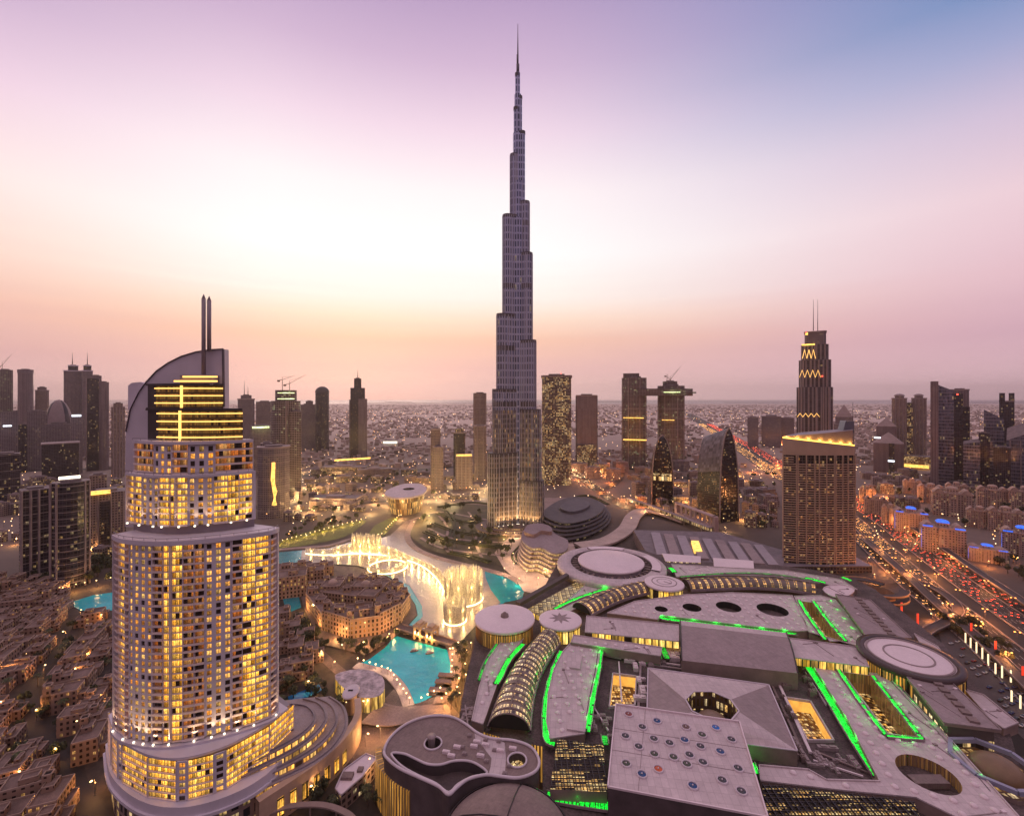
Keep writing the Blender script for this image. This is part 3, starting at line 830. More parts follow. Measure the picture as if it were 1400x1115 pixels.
def stadium(ext, w, ang):
    """plan of one wing: from the core outwards with a rounded nose"""
    pts = [(-2, -w / 2), (ext - w / 2, -w / 2)]
    for k in range(1, 8):
        q = -PI / 2 + PI * k / 8; pts.append((ext - w / 2 + math.cos(q) * w / 2, math.sin(q) * w / 2))
    pts += [(ext - w / 2, w / 2), (-2, w / 2)]
    ca, sa = math.cos(ang), math.sin(ang)
    return [(x * ca - y * sa, x * sa + y * ca) for x, y in pts]
angs = (R(180 + 24), R(-24), R(90))
for wi, (steps, ang) in enumerate(zip((left, rightt, rear), angs)):
    for k, (e, yt) in enumerate(steps):
        ext = abs(e - 708) * mpx / math.cos(R(24)) if wi < 2 else e
        wd = [21, 19.5, 18, 16.5, 13, 9, 6][k]; wd = min(wd, ext * 1.5)
        ztp = zy(yt); zb = 0 if k == 0 else 0
        zlo = min(zy(560), ztp)
        poly = stadium(ext, wd, ang)
        g = MB()
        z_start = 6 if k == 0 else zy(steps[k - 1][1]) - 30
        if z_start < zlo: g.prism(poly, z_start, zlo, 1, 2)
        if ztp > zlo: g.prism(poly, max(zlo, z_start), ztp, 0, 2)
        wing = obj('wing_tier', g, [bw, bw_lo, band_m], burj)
        c = MB()
        q = stadium(ext + .45, wd + .9, ang)
        c.prism(q, ztp - 3.5, ztp + 1.6, bottom=True); obj('roof_cap', c, band_m, wing)
        for yb in (640, 552, 477, 393, 308):
            if ztp > zy(yb) + 15 and z_start < zy(yb): c = MB(); c.prism(q, zy(yb) - 4, zy(yb) + 4, bottom=True); obj('mechanical_band', c, band_m, wing)
        if k < 5:
            c = MB()
            for j in range(0, 9, 1):
                p = poly[1 + j]
                n_ = Vector((p[0], p[1], 0)).normalized() * .5
                c.bar((p[0] + n_.x, p[1] + n_.y, max(z_start, 8)), (p[0] + n_.x, p[1] + n_.y, ztp), .7, .7)
            for j in range(5):              # fins along the long side that faces the lake
                s_ = ext * (.12 + .15 * j)
                for sd in (-1, 1):
                    x_, y_ = s_, sd * (wd / 2 + .3); ca, sa = math.cos(ang), math.sin(ang)
                    p = (x_ * ca - y_ * sa, x_ * sa + y_ * ca)
                    c.bar((p[0], p[1], max(z_start, 8)), (p[0], p[1], ztp), .8, .8)
            obj('fin', c, fin_m, wing)['kind'] = 'stuff'
g = MB()
def hexa(r, n=12): return [(r * math.cos(2 * PI * k / n), r * math.sin(2 * PI * k / n)) for k in range(n)]
for r, za, zb in ((13, 6, zy(300)), (10.5, zy(300), zy(250)), (8, zy(250), zy(183)), (5.6, zy(183), zy(130)), (3.6, zy(130), zy(100))):
    g.prism(hexa(r), za, zb, 0, 1)
obj('central_core', g, [bw, band_m], burj)
g = MB()
g.tube([(0, 0, zy(101)), (0, 0, zy(88))], 2.5, 10); g.tube([(-.4, 0, zy(88)), (-.4, 0, zy(75))], 1.7, 8); g.tube([(0, 0, zy(76)), (0, 0, zy(33))], 1.15, 8, r1=.35)
obj('spire', g, paint('dark_spire', (.07, .055, .07), rough=.4, metal=.5), burj)
# uplights at the foot: warm washes between the lower fins
for wi, ang in ((0, angs[0]), (1, angs[1])):
    for s_ in (8, 16, 24, 32, 40):
        sd = 1 if wi == 0 else -1
        ca, sa = math.cos(ang), math.sin(ang); y_ = sd * 14.5
        p = (s_ * ca - y_ * sa, s_ * sa + y_ * ca)
        fl_ = MB(); fl_.box(p[0] - .8, p[1] - .8, 9.2, p[0] + .8, p[1] + .8, 10.2); lo = obj('uplight', fl_, white_line, burj)
        lamp('uplight_lamp', lo, (p[0], p[1], 12), 42000, (1, .55, .18), .8, spot=((-.03 * math.cos(ang), .12, 1), R(70)))
ter = MB()
for k, (r, z) in enumerate(((62, 4), (54, 7), (46, 10))):
    ter.prism([(r * 1.12 * math.cos(2 * PI * j / 40), r * math.sin(2 * PI * j / 40) * .8 - 6) for j in range(40)], 0, z, 1, 0)
obj('podium_terrace', ter, [paint('terrace_roof', (.15, .11, .10), var=.3), facade('terrace_front', (.22, .15, .12), bay=4, floor=3.5, wu=.8, wv=.5, lit=.45, stren=.9)], burj)

# ---- broad brown hotel slab on the right --------------------------
DD = 562.0
DO = at(1125, 780, DD); DO.z = 0
slabh = thing('hotel_slab', 'broad brown slab hotel with a slanting gold lit roof line behind the mall', 'hotel', DO)
brown = paint('brown_cladding', (.36, .245, .19), rough=.6, var=.14, scale=.04)
bz = lambda y: EYE - (y - HY) * DD / F
bx = lambda x: (x - 1125) * DD / F
ang_px0, ang_px1 = 1072, 1168
front = smooth_line([Vector((bx(1072.5), 4, 0)), Vector((bx(1090), 0, 0)), Vector((bx(1125), -3, 0)), Vector((bx(1160), -1.5, 0)), Vector((bx(1169), 0, 0))], 5)
side = Vector((bx(1177) + 8, 22, 0))
plan = [(p.x, p.y) for p in front] + [(side.x, side.y), (bx(1100) + 12, 24)]
grid_m = facade('dark_balcony_glazing', (.10, .07, .06), glass=(.018, .012, .014), bay=3.2, floor=3.4, wu=.86, wv=.8, lit=.11, warm=(1, .40, .08), warm2=(1, .62, .28), stren=1.2, clump=.8)
g = MB(); g.prism([(p[0] * .985, p[1] + 1.2) for p in plan], 4, bz(622), 0, 1)
obj('core_wall', g, [grid_m, brown], slabh)
g = MB()
ztopL, ztopR = bz(599), bz(590)
tops = [ztopL + (ztopR - ztopL) * max(0, min(1, (p[0] - bx(1072)) / (bx(1177) - bx(1072)))) for p in plan]
lows = bz(622)
tx = lambda x: max(0, min(1, (x - bx(1072)) / (bx(1177) - bx(1072))))
rbz = lambda x: bz(599) + (bz(610.5) - bz(599)) * tx(x)
g.prism(plan, lows, 0, 0, 1, vtop=[rbz(p[0]) for p in plan], bottom=True)
obj('roof_band', g, [brown, grey_st], slabh)
g = MB()                                    # inclined crown wall above the light slot
pa = [(p[0] * .97 + .3, p[1] + 2.5) for p in plan]
g.prism(pa, bz(611), 0, 0, 1, vtop=[bz(597) + (bz(587) - bz(597)) * max(0, min(1, (p[0] - bx(1072)) / (bx(1177) - bx(1072)))) for p in pa])
obj('crown_wall', g, [paint('crown_cladding', (.26, .17, .15), var=.15), grey_st], slabh)
g = MB()
fr_in = [(p.x * .985, p.y + .2) for p in front]
for i, (a, b) in enumerate(zip(fr_in, fr_in[1:])): g.bar((a[0], a[1] + .6, rbz(a[0]) + .1), (b[0], b[1] + .6, rbz(b[0]) + .1), 1.2, 1.5)
obj('light_strip', g, glow_mat('amber_slot', (1, .55, .08), 2.6), slabh)
for t in (.06, .2, .35, .5, .65, .8, .94):
    p = resample(front, [t])[0]; lamp('slot_lamp', slabh, (p.x, p.y + .6, rbz(p.x) + 2.0), 2600, (1, .6, .12), .5)
g = MB(); nf = 45
fhh = (lows - 12) / nf
for k in range(nf):
    z = 12 + k * fhh
    for i, (a, b) in enumerate(zip(front, front[1:])):
        if k > nf - 4 and i > 3: continue
        g.bar((a.x, a.y - .35, z), (b.x, b.y - .35, z), 1.5, .95)
obj('balcony', g, paint('balcony_brown', (.43, .29, .225), var=.1), slabh)['kind'] = 'stuff'
g = MB()
for t in [.0, .17, .19, .3, .41, .47, .57, .68, .70, .8, .88, .995]:
    p = resample(front, [t])[0]; g.bar((p.x, p.y - .8, 6), (p.x, p.y - .8, lows), 1.0, 1.2)
for p, q in (((bx(1169), -.6), (side.x + .6, side.y)),): g.prism([p, (side.x + .8, side.y), (side.x - 2, side.y + 1), (bx(1166), 1.5)], 2, lows)
obj('pier', g, brown, slabh)['kind'] = 'stuff'
g = MB(); g.prism([(bx(1066), -10), (bx(1185), -8), (bx(1190), 26), (bx(1075), 26)], 0, 9, 0, 1); obj('podium', g, [facade('podium_glass', (.07, .05, .05), bay=4, floor=4, lit=.2, stren=.9), grey_st], slabh)
g = MB(); g.tube([(bx(1176), 12, bz(590)), (bx(1176), 12, bz(550))], .45, 6, r1=.2); obj('mast', g, dark_met, slabh)
g = MB(); pts = [(bx(1160), bz(592)), (bx(1164.5), bz(575.5)), (bx(1176), bz(576)), (bx(1176), bz(592))]
g.face([(x, 10, z) for x, z in pts]); g.face([(x, 20, z) for x, z in pts[::-1]])
for i in range(4):
    j = (i + 1) % 4; g.face([(pts[j][0], 10, pts[j][1]), (pts[i][0], 10, pts[i][1]), (pts[i][0], 20, pts[i][1]), (pts[j][0], 20, pts[j][1])])
obj('roof_block', g, paint('blue_grey_glass', (.12, .12, .16), rough=.2, metal=.3, var=.1), slabh)
# ================================================================== SKYLINE
SK = {
 'mauve': facade('mauve_tower_front', (.20, .155, .165), glass=(.055, .045, .055), bay=3.4, floor=3.8, wu=.62, wv=.55, lit=.05, stren=.7, clump=.8),
 'tan': facade('tan_tower_front', (.26, .185, .165), glass=(.05, .036, .036), bay=3.2, floor=3.6, wu=.6, wv=.55, lit=.10, stren=.7, clump=.8),
 'rib': facade('ribbed_tower_front', (.235, .175, .18), glass=(.075, .055, .062), bay=2.6, floor=60, wu=.5, wv=1, lit=0, stren=0),
 'dark': facade('dark_glass_tower_front', (.045, .035, .042), glass=(.022, .018, .026), bay=3, floor=3.8, wu=.85, wv=.75, lit=.06, stren=.8, rough=.35, grough=.12, clump=.8),
 'glass': facade('grey_glass_tower_front', (.17, .15, .18), glass=(.10, .105, .15), bay=2.6, floor=8, wu=.9, wv=.8, lit=.04, stren=.8, rough=.4, grough=.1, gmetal=.6, clump=.8),
 'lit': facade('well_lit_tower_front', (.17, .12, .10), glass=(.03, .022, .022), bay=3.4, floor=3.4, wu=.7, wv=.62, lit=.42, stren=1.0, warm=(1, .5, .12), warm2=(1, .74, .38), clump=.9),
 'site': facade('bare_concrete_floors', (.24, .185, .17), glass=(.03, .024, .026), bay=4.5, floor=3.8, wu=.82, wv=.68, lit=.07, stren=.9, warm=(1, .8, .4), warm2=(.8, 1, .5), clump=.9),
 'city': facade('city_block_front', (.22, .155, .135), glass=(.035, .026, .026), bay=3.5, floor=3.6, wu=.6, wv=.55, lit=.28, stren=1.0, clump=.6),
}
roof_m = paint('tower_roof', (.16, .125, .13), var=.3)
trim_m = paint('tower_trim', (.27, .205, .20), var=.15)
SHAPES = {
 'box': [(-1, -.8), (1, -.8), (1, .8), (-1, .8)],
 'cham': [(-.8, -.8), (.8, -.8), (1, -.6), (1, .6), (.8, .8), (-.8, .8), (-1, .6), (-1, -.6)],
 'round': [(math.cos(2 * PI * k / 20 - PI / 2), math.sin(2 * PI * k / 20 - PI / 2)) for k in range(20)],
 'bow': [(-1, -.3), (-.7, -.62), (-.35, -.8), (0, -.86), (.35, -.8), (.7, -.62), (1, -.3), (1, .6), (-1, .6)],
 'thin': [(-1, -.3), (1, -.3), (1, .3), (-1, .3)],
}
def fit(poly, px0, px1, D, turn=0.0):
    """size and place a plan so that from the viewpoint it spans px0..px1 at distance D"""
    cx, s_ = ((px0 + px1) / 2 - CX) * D / F, (px1 - px0) * D / F / 2
    for _ in range(14):
        a = -math.atan2(cx, D) + turn; ca, sa = math.cos(a), math.sin(a)
        P = [(cx + s_ * (x * ca - y * sa), D + s_ * (x * sa + y * ca)) for x, y in poly]
        q = [CX + F * p[0] / p[1] for p in P]
        s_ *= (px1 - px0) / (max(q) - min(q))
        cx += ((px0 + px1) / 2 - (max(q) + min(q)) / 2) * D / F
    return P
def zat(y, D): return EYE - (y - HY) * D / F
def tower(name, label, cat, D, blocks, mast=(), group=None, ledge=0):
    """blocks: (px0, px1, ytop, material, shape, top, option)"""
    b0 = blocks[0]
    c = at((b0[0] + b0[1]) / 2, HY, D); o = thing(name, label, cat, (c.x, c.y, 0), 0, group)
    for bl in blocks:
        px0, px1, yt, mt, shp, top = bl[:6]; op = bl[6] if len(bl) > 6 else {}
        d = D + op.get('dd', 0)
        P = fit(SHAPES[shp], px0, px1, d, op.get('turn', 0))
        near = min(p[1] for p in P)
        z1 = zat(yt, near if top != 'dome' else d); z0 = op.get('z0', 0) if 'yb' not in op else zat(op['yb'], near)
        cx = sum(p[0] for p in P) / len(P); cyy = sum(p[1] for p in P) / len(P); rad = (px1 - px0) * d / F / 2
        g = MB(); nm = op.get('name', 'wall'); mats = [SK.get(mt, mt) if isinstance(mt, str) else mt, roof_m]
        if top == 'slant':
            yl, yr = op['lr']; xs_ = [p[0] for p in P]
            zz = [zat(yl + (yr - yl) * (p[0] - min(xs_)) / (max(xs_) - min(xs_)), near) for p in P]
            g.prism(P, z0, 0, 0, 1, vtop=zz)
        elif top == 'dome':
            zb = z1 - rad * op.get('k', 1.0)
            g.prism(P, z0, zb, 0, 1)
        elif top == 'pyr':
            zb = zat(op['ye'], near); g.prism(P, z0, zb, 0, 1)
        else:
            g.prism(P, z0, z1, 0, 1)
        wl = objw(nm, g, mats, o)
        g = MB()
        if top == 'dome':
            g.blob((cx, cyy, zb), rad, rad * .8, rad * op.get('k', 1.0), 0, 16, 6, half=True); objw('dome', g, op.get('dm', trim_m), wl)
        elif top == 'pyr':
            for i in range(len(P)):
                a, b_ = P[i], P[(i + 1) % len(P)]; g.face([(a[0], a[1], zb), (b_[0], b_[1], zb), (cx, cyy, z1)], 0)
            objw('pointed_roof', g, op.get('dm', trim_m), wl)
        elif top == 'flat' and not op.get('plain'):
            k = .55
            g.prism([(cx + (p[0] - cx) * k, cyy + (p[1] - cyy) * k) for p in P], z1, z1 + max(2.5, rad * .12), 0)
            objw('roof_plant', g, roof_m, wl)
        if ledge or op.get('ledge'):
            g = MB(); st = op.get('ledge', ledge); z = z0 + st
            while z < (min(zz) if top == 'slant' else (zb if top in ('dome', 'pyr') else z1)) + .1:
                g.prism([(cx + (p[0] - cx) * 1.015, cyy + (p[1] - cyy) * 1.015) for p in P], z - .7, z, 0, bottom=True); z += st
            objw('floor_ledge', g, trim_m, wl)['kind'] = 'stuff'
        if op.get('cap'):
            g = MB(); g.prism([(cx + (p[0] - cx) * 1.06, cyy + (p[1] - cyy) * 1.06) for p in P], z1 - op['cap'], z1 + .6, 0, bottom=True); objw('roof_cap', g, op.get('capm', trim_m), wl)
        if op.get('fins'):
            g = MB(); zt_ = (min(zz) if top == 'slant' else (zb if top in ('dome', 'pyr') else z1))
            for t in op['fins']:
                i = 0; a, b_ = P[0], P[1]
                if shp in ('bow',): pp = resample([Vector((p[0], p[1], 0)) for p in P[:7]], [t])[0]
                else: pp = Vector((a[0] + (b_[0] - a[0]) * t, a[1] + (b_[1] - a[1]) * t, 0))
                g.bar((pp.x, pp.y - .6, z0), (pp.x, pp.y - .6, zt_), 1.6, 1.6)
            objw('pier', g, trim_m, wl)['kind'] = 'stuff'
    for (px, ya, yb) in mast:
        g = MB(); d = D; p = at(px, ya, d); q = at(px, yb, d); g.tube([q, p], max(.5, D * .0009), 6, r1=.25); objw('mast', g, dark_met, o)
    return o
def lit_band(o, px0, px1, y, D, h, m_, name='lit_sign', shp='thin'):
    P = fit(SHAPES[shp], px0, px1, D); z = zat(y, D); g = MB(); g.prism(P, z - h / 2, z + h / 2, bottom=True); return objw(name, g, m_, o)
def beacon(o, px, y, D, r=1.6, m_=None):
    g = MB(); p = at(px, y, D); g.blob(p, r, r, r, 0, 8, 5); return objw('beacon', g, m_ or red_lamp, o)
red_lamp = glow_mat('red_lamp', (1, .06, .03), 5)
cool_sign = glow_mat('cool_white_sign', (.85, .9, 1), 1.8)
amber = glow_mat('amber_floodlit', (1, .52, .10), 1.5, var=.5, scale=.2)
sitel = glow_mat('site_light', (.85, 1, .45), 1.8, var=.7, scale=.15)
crane_m = paint('crane_steel', (.22, .13, .08), var=.2)
def crane(label, px, ybase, ytop, jib, D, group=None):
    """tower crane: mast, cab, luffing jib towards (dx,dy) in photo pixels, counter jib"""
    o = thing('tower_crane', label, 'crane', at(px, ybase, D), 0, group)
    g = MB(); k = D / F * .28; a = at(px, ybase, D); b_ = at(px, ytop, D)
    g.tube([a, b_], k * 1.5, 4); objw('crane_mast', g, crane_m, o)
    g = MB(); e = at(px + jib[0], ytop + jib[1], D); g.tube([b_, e], k * 1.1, 4, r1=k * .6); objw('jib', g, crane_m, o)
    g = MB(); e2 = at(px - jib[0] * .3, ytop - jib[1] * .15, D); g.tube([b_, e2], k * 1.3, 4); p = e2; g.box(p.x - 2.2, p.y - 2, p.z - 3, p.x + 2.2, p.y + 2, p.z + 1); objw('counter_jib', g, crane_m, o)
    g = MB(); t_ = at(px, ytop - 4, D); g.tube([b_, t_], k * .9, 4); g.tube([t_, e.lerp(b_, .25)], k * .4, 4); objw('apex_frame', g, crane_m, o)
    return o

# ---- far left -----------------------------------------------------
T = 'skyscraper'
tower('unfinished_tower', 'unfinished concrete tower at the left edge of the far skyline', T, 1720, [(-4, 18, 505, 'site', 'cham', 'flat')])
crane('crane leaning right on the unfinished tower at the left edge', 3, 505, 499, (13, -15), 1720)
tower('office_tower', 'ribbed round-cornered tower beside the unfinished one at far left', T, 1700, [(24, 46, 505, 'rib', 'round', 'flat', {'cap': 12, 'capm': SK['mauve']})])
tower('office_tower', 'short pale block tower right of the ribbed round-cornered tower', T, 1760, [(48, 67, 533, 'tan', 'cham', 'flat', {'cap': 3}), (51, 64, 529, 'tan', 'cham', 'flat', {'yb': 540})])
for px0, px1, cx0, cx1, ms, lb in ((87, 112, 93, 107, 99, 'left one of the twin slim towers with a white roof cap'), (112, 127, 114, 125, 119.5, 'right one of the twin slim towers with a white roof cap')):
    o = tower('capped_tower', lb, T, 1640, [(px0, px1, 506, 'mauve', 'cham', 'flat', {'cap': 3, 'capm': white_st}), (cx0, cx1, 499, 'dark', 'cham', 'flat', {'yb': 508, 'cap': 3, 'capm': white_st})], [(ms, 482, 498)], 'twin capped towers')
tower('domed_tower', 'pale tower with a pointed dome in the far left skyline', T, 1480, [(63, 97, 546, SK['rib'], 'round', 'dome', {'k': 2.6, 'dm': SK['rib']}), (60, 100, 580, 'mauve', 'cham', 'flat', {'dd': -20})])
tower('two_tone_tower', 'two-tone tower with a dark glass strip and a pale right half', T, 1330, [(118, 137, 517, 'dark', 'box', 'flat', {'fins': (.02, .98)}), (135, 149, 522, 'rib', 'bow', 'flat', {'dd': 8}), (124, 139, 513, 'mauve', 'box', 'flat', {'dd': 20})])
tower('slim_tower', 'slim pale tower just left of the sail-crowned hotel', T, 1220, [(152, 171, 556, 'tan', 'cham', 'flat', {'fins': (.1, .35, .65, .9), 'ledge': 24}), (155, 168, 551, 'tan', 'cham', 'flat', {'yb': 558})])
o = tower('office_block_tower', 'squat tower with a slanted roof and lit sign at the left edge', T, 1300, [(-8, 25, 565, 'mauve', 'box', 'slant', {'lr': (567, 561)})]); lit_band(o, 4, 16, 582, 1275, 4, cool_sign)
tower('office_block_tower', 'narrow dark tower next to the squat tower at the left edge', T, 1290, [(25, 37, 580, 'dark', 'box', 'flat')])
tower('office_block_tower', 'flat-topped grey tower below the pointed dome', T, 1340, [(37, 64, 562, 'mauve', 'box', 'flat')])
o = tower('office_block_tower', 'grey tower with a white lit top sign between dome and two-tone tower', T, 1280, [(97, 113, 567, 'mauve', 'box', 'flat')]); lit_band(o, 98, 111, 568, 1255, 5, cool_sign)
tower('dark_block', 'broad dark windowless slab standing low in the left skyline', T, 1180, [(57, 108, 607, 'dark', 'box', 'flat', {'plain': 1, 'cap': 2})])
tower('office_block_tower', 'dark gridded tower low at the left edge of the picture', T, 935, [(-10, 28, 622, 'dark', 'box', 'flat', {'ledge': 16})])
tower('slim_tower', 'slim tower with masts just right of the hotel crown', T, 1520, [(325, 348, 545, 'mauve', 'cham', 'flat', {'cap': 3}), (329, 344, 540, 'mauve', 'cham', 'flat', {'yb': 548})], [(334, 520, 540), (339, 528, 540)])
tower('office_tower', 'broad grey tower partly behind the tower with two cranes', T, 1560, [(350, 373, 549, 'mauve', 'box', 'flat')])
o = tower('office_tower', 'low tower with white roof light left of the tower with two cranes', T, 1250, [(343, 372, 583, 'mauve', 'box', 'flat')]); lit_band(o, 345, 368, 584, 1225, 4, sitel)
# ---- near dark residential towers at the left ---------------------
tower('apartment_tower', 'dark apartment tower with four pale fins, left one of two near the lagoon', 'apartment tower', 548, [(26, 70, 671, 'dark', 'box', 'flat', {'fins': (.02, .32, .6, .97), 'ledge': 9.5, 'turn': .12})], group='dark towers near the lagoon')
o = tower('apartment_tower', 'taller dark apartment tower with a white lit roof edge, by the lagoon', 'apartment tower', 518, [(70, 123, 661, SK['dark'], 'bow', 'flat', {'fins': (.0, .18, .85, 1), 'ledge': 7.2})], group='dark towers near the lagoon'); lit_band(o, 80, 110, 652.5, 522, 2.6, white_line)
o = tower('apartment_tower', 'brown tower with a tall dark slot and amber roof band behind the hotel', 'apartment tower', 640, [(118, 172, 676, 'tan', 'box', 'flat', {'fins': (.05, .3, .62, .95)}), (138, 150, 686, SK['dark'], 'thin', 'flat', {'dd': -14, 'plain': 1, 'name': 'dark_slot'}), (122, 146, 650, 'tan', 'box', 'flat', {'dd': 22})])
lit_band(o, 120, 151, 673, 622, 4.5, amber)
# ---- left of centre ----------------------------------------------
o = tower('unfinished_tower', 'unfinished round tower with site lights and two cranes on top', T, 1005, [(370, 411, 548, 'site', 'round', 'flat', {'ledge': 11.4, 'fins': (.1, .5)}), (376, 406, 533, 'site', 'round', 'flat', {'yb': 550, 'plain': 1}), (396, 412, 562, 'site', 'box', 'flat', {'dd': -14, 'ledge': 11.4})])
for y in (537, 545, 553): lit_band(o, 377, 405, y, 1003, 1.6, sitel, 'site_light', 'round')
crane('left crane with a short jib on the unfinished round tower', 386, 534, 519, (17, -6), 1005, 'cranes on the round tower')
crane('right crane with a long raised jib on the unfinished round tower', 396, 534, 524, (22, -12), 1000, 'cranes on the round tower')
o = tower('glass_tower', 'dark tower with a tall streak of golden light beside the lake', 'apartment tower', 820, [(352, 396, 612, 'mauve', 'bow', 'flat', {'ledge': 14, 'cap': 2}), (356, 372, 606, 'mauve', 'box', 'flat', {'dd': 15})])
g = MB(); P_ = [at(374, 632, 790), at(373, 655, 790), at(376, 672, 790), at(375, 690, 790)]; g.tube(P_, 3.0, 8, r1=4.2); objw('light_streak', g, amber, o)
tower('domed_tower', 'dark slim tower with a round dome left of the stepped spire tower', T, 1780, [(431, 450, 528, 'dark', 'round', 'dome', {'k': .9, 'dm': dark_met})])
tower('office_tower', 'plain grey tower close left of the slim domed tower', T, 1820, [(410, 432, 553, 'mauve', 'box', 'flat'), (418, 428, 548, 'mauve', 'box', 'flat', {'yb': 556})])
tower('spire_tower', 'stepped dark tower with a needle spire standing alone before the sea', T, 1610, [(479, 499, 530, 'dark', 'box', 'flat', {'plain': 1}), (484, 494, 517, 'dark', 'box', 'flat', {'yb': 532}), (490, 502, 545, 'rib', 'box', 'flat', {'dd': -20, 'plain': 1}), (477.5, 481, 546, 'mauve', 'box', 'flat', {'plain': 1})], [(489, 505, 517)])
tower('apartment_tower', 'slim apartment tower left of the supertall, with a taller half behind', 'apartment tower', 1045, [(592, 606, 611, 'tan', 'box', 'flat', {'fins': (.3, .7), 'cap': 2}), (589, 602, 586, 'tan', 'box', 'flat', {'dd': 22, 'cap': 3})])
tower('apartment_tower', 'dark topped short tower between two slim towers left of the supertall', 'apartment tower', 1240, [(620, 636, 591, 'dark', 'cham', 'flat', {'cap': 3}), (622, 634, 586, 'lit', 'cham', 'flat', {'yb': 593})])
o = tower('apartment_tower', 'low tower with bright pale piers and a lit roof, beside the supertall', 'apartment tower', 1065, [(623, 646, 624, 'tan', 'box', 'flat', {'fins': (.1, .35, .6, .85)})]); lit_band(o, 624, 645, 622, 1052, 3, amber)
tower('apartment_tower', 'tall slim tower just left of the supertall, farther back', 'apartment tower', 1370, [(647, 665, 537, 'tan', 'box', 'flat', {'fins': (.05, .5, .95), 'ledge': 26})])
tower('apartment_tower', 'shorter slim tower in front, just left of the supertall', 'apartment tower', 1173, [(648, 665, 582, 'tan', 'cham', 'flat', {'fins': (.2, .8), 'cap': 3})])
# ---- right of centre ---------------------------------------------
o = tower('lit_apartment_tower', 'broad apartment tower full of golden windows right of the supertall', 'apartment tower', 1133, [(741, 781, 513, 'lit', 'cham', 'flat', {'cap': 5, 'capm': SK['tan'], 'ledge': 13.6})])
beacon(o, 767, 510, 1120, 1.2)
tower('plain_tower', 'plain grey slab tower with dark edges, second right of the supertall', 'apartment tower', 1393, [(788, 816, 540, 'rib', 'box', 'flat', {'cap': 3}), (787, 792, 541, 'dark', 'box', 'flat', {'dd': -12, 'plain': 1}), (811, 817, 541, 'dark', 'box', 'flat', {'dd': -12, 'plain': 1}), (789, 815, 608, 'lit', 'box', 'flat', {'dd': -10, 'plain': 1, 'z0': 0})])
tw = tower('bridged_towers', 'pair of unfinished towers joined high up by a long sky bridge', 'skyscraper', 1365, [(850, 884, 516, 'site', 'bow', 'flat', {'fins': (.05, .3, .7, .95), 'ledge': 30}), (899, 936, 527, 'site', 'bow', 'flat', {'fins': (.05, .3, .7, .95), 'ledge': 30}),
    (852, 874, 510, 'site', 'box', 'flat', {'yb': 518, 'plain': 1}), (906, 926, 521, 'site', 'box', 'flat', {'yb': 530})])
g = MB(); a, b_ = at(872, 541, 1330), at(950, 534, 1330)
g.prism([(a.x, 1330), (b_.x - 30, 1326), (b_.x, 1345), (b_.x - 20, 1370), (a.x, 1372)], zat(541, 1330), zat(531, 1330), bottom=True)
g.prism([(at(901, 500, 1330).x, 1332), (b_.x + 4, 1330), (b_.x + 4, 1362), (at(901, 500, 1330).x, 1364)], zat(537.5, 1330), zat(535.5, 1330), bottom=True)
objw('sky_bridge', g, SK['site'], tw)
for y, xa, xb in ((536, 905, 930), (571, 852, 880), (601, 852, 884), (574, 905, 922)): lit_band(tw, xa, xb, y, 1328, 1.6, sitel if y == 536 else amber, 'site_light')
crane('crane with a raised jib above the right bridged tower', 917, 525, 518, (14, -18), 1365)
crane('small crane with a short jib at the sky bridge end', 912, 527, 515, (8, 8), 1350)
# glass leaf tower
def leaf(name, label, px0, px1, xs_, yt, ybk, D, m_side, m_front, group=None, m_lo=None):
    """curved shell tower: two bowed walls meeting in a point above a dark leaf-shaped end"""
    o = thing(name, label, 'office tower', at((px0 + px1) / 2, HY, D), 0, group); o.location.z = 0
    z1 = zat(yt, D); zs = zat(ybk, D + 45)
    N = 18; g = MB(); e = MB(); rim = MB()
    xl, xr = at(xs_, HY, D).x, at(px1, HY, D).x; xL = at(px0, HY, D + 45).x
    prof = []
    for k in range(N + 1):
        t = 1 - (1 - k / N) ** 1.6; wv_ = math.sqrt(max(0, 1 - t ** 3.0))
        prof.append((t * z1, wv_))
    xm = xl + (xr - xl) * .45
    LE = [(xm - (xm - xl) * w_, D, z) for z, w_ in prof]; RE = [(xm + (xr - xm) * w_, D + 14 * (1 - 0), z) for z, w_ in prof]
    for k in range(N):
        e.face([LE[k], RE[k], RE[k + 1], LE[k + 1]], 0, [(0, LE[k][2]), (RE[k][0] - LE[k][0], RE[k][2]), (RE[k + 1][0] - LE[k + 1][0], RE[k + 1][2]), (0, LE[k + 1][2])])
    back = [(xL + (LE[k][0] - LE[0][0]) * .9, D + 48, LE[k][2] * zs / z1) for k in range(N + 1)]
    for k in range(N):
        lo_ = 1 if (m_lo and LE[k][2] < z1 * .5) else 0
        g.face([back[k], LE[k], LE[k + 1], back[k + 1]], lo_, [(0, LE[k][2]), (60, LE[k][2]), (60, LE[k + 1][2]), (0, LE[k + 1][2])])
        bR = [(RE[j][0] + 6, RE[j][1] + 46, RE[j][2] * zs / z1) for j in (k, k + 1)]
        g.face([RE[k], bR[0], bR[1], RE[k + 1]], 0, [(0, RE[k][2]), (60, RE[k][2]), (60, RE[k + 1][2]), (0, RE[k + 1][2])])
        g.face([back[k], bR[0], bR[1], back[k + 1]][::-1], 0)
    objw('curved_shell', g, [m_side, m_lo or m_side], o); objw('end_wall', e, m_front, o)
    rim.tube([Vector(p) + Vector((0, -.6, 0)) for p in LE], 1.1, 6); objw('shell_rim', rim, trim_m, o)
    rim = MB(); rim.tube([Vector(p) + Vector((0, -.6, 0)) for p in RE], 1.1, 6); objw('shell_rim', rim, trim_m, o)
    return o
shell_m = facade('shell_glass_grid', (.12, .10, .12), glass=(.12, .105, .135), bay=5, floor=6, wu=.86, wv=.86, lit=.0, rough=.5, grough=.32, gmetal=.15)
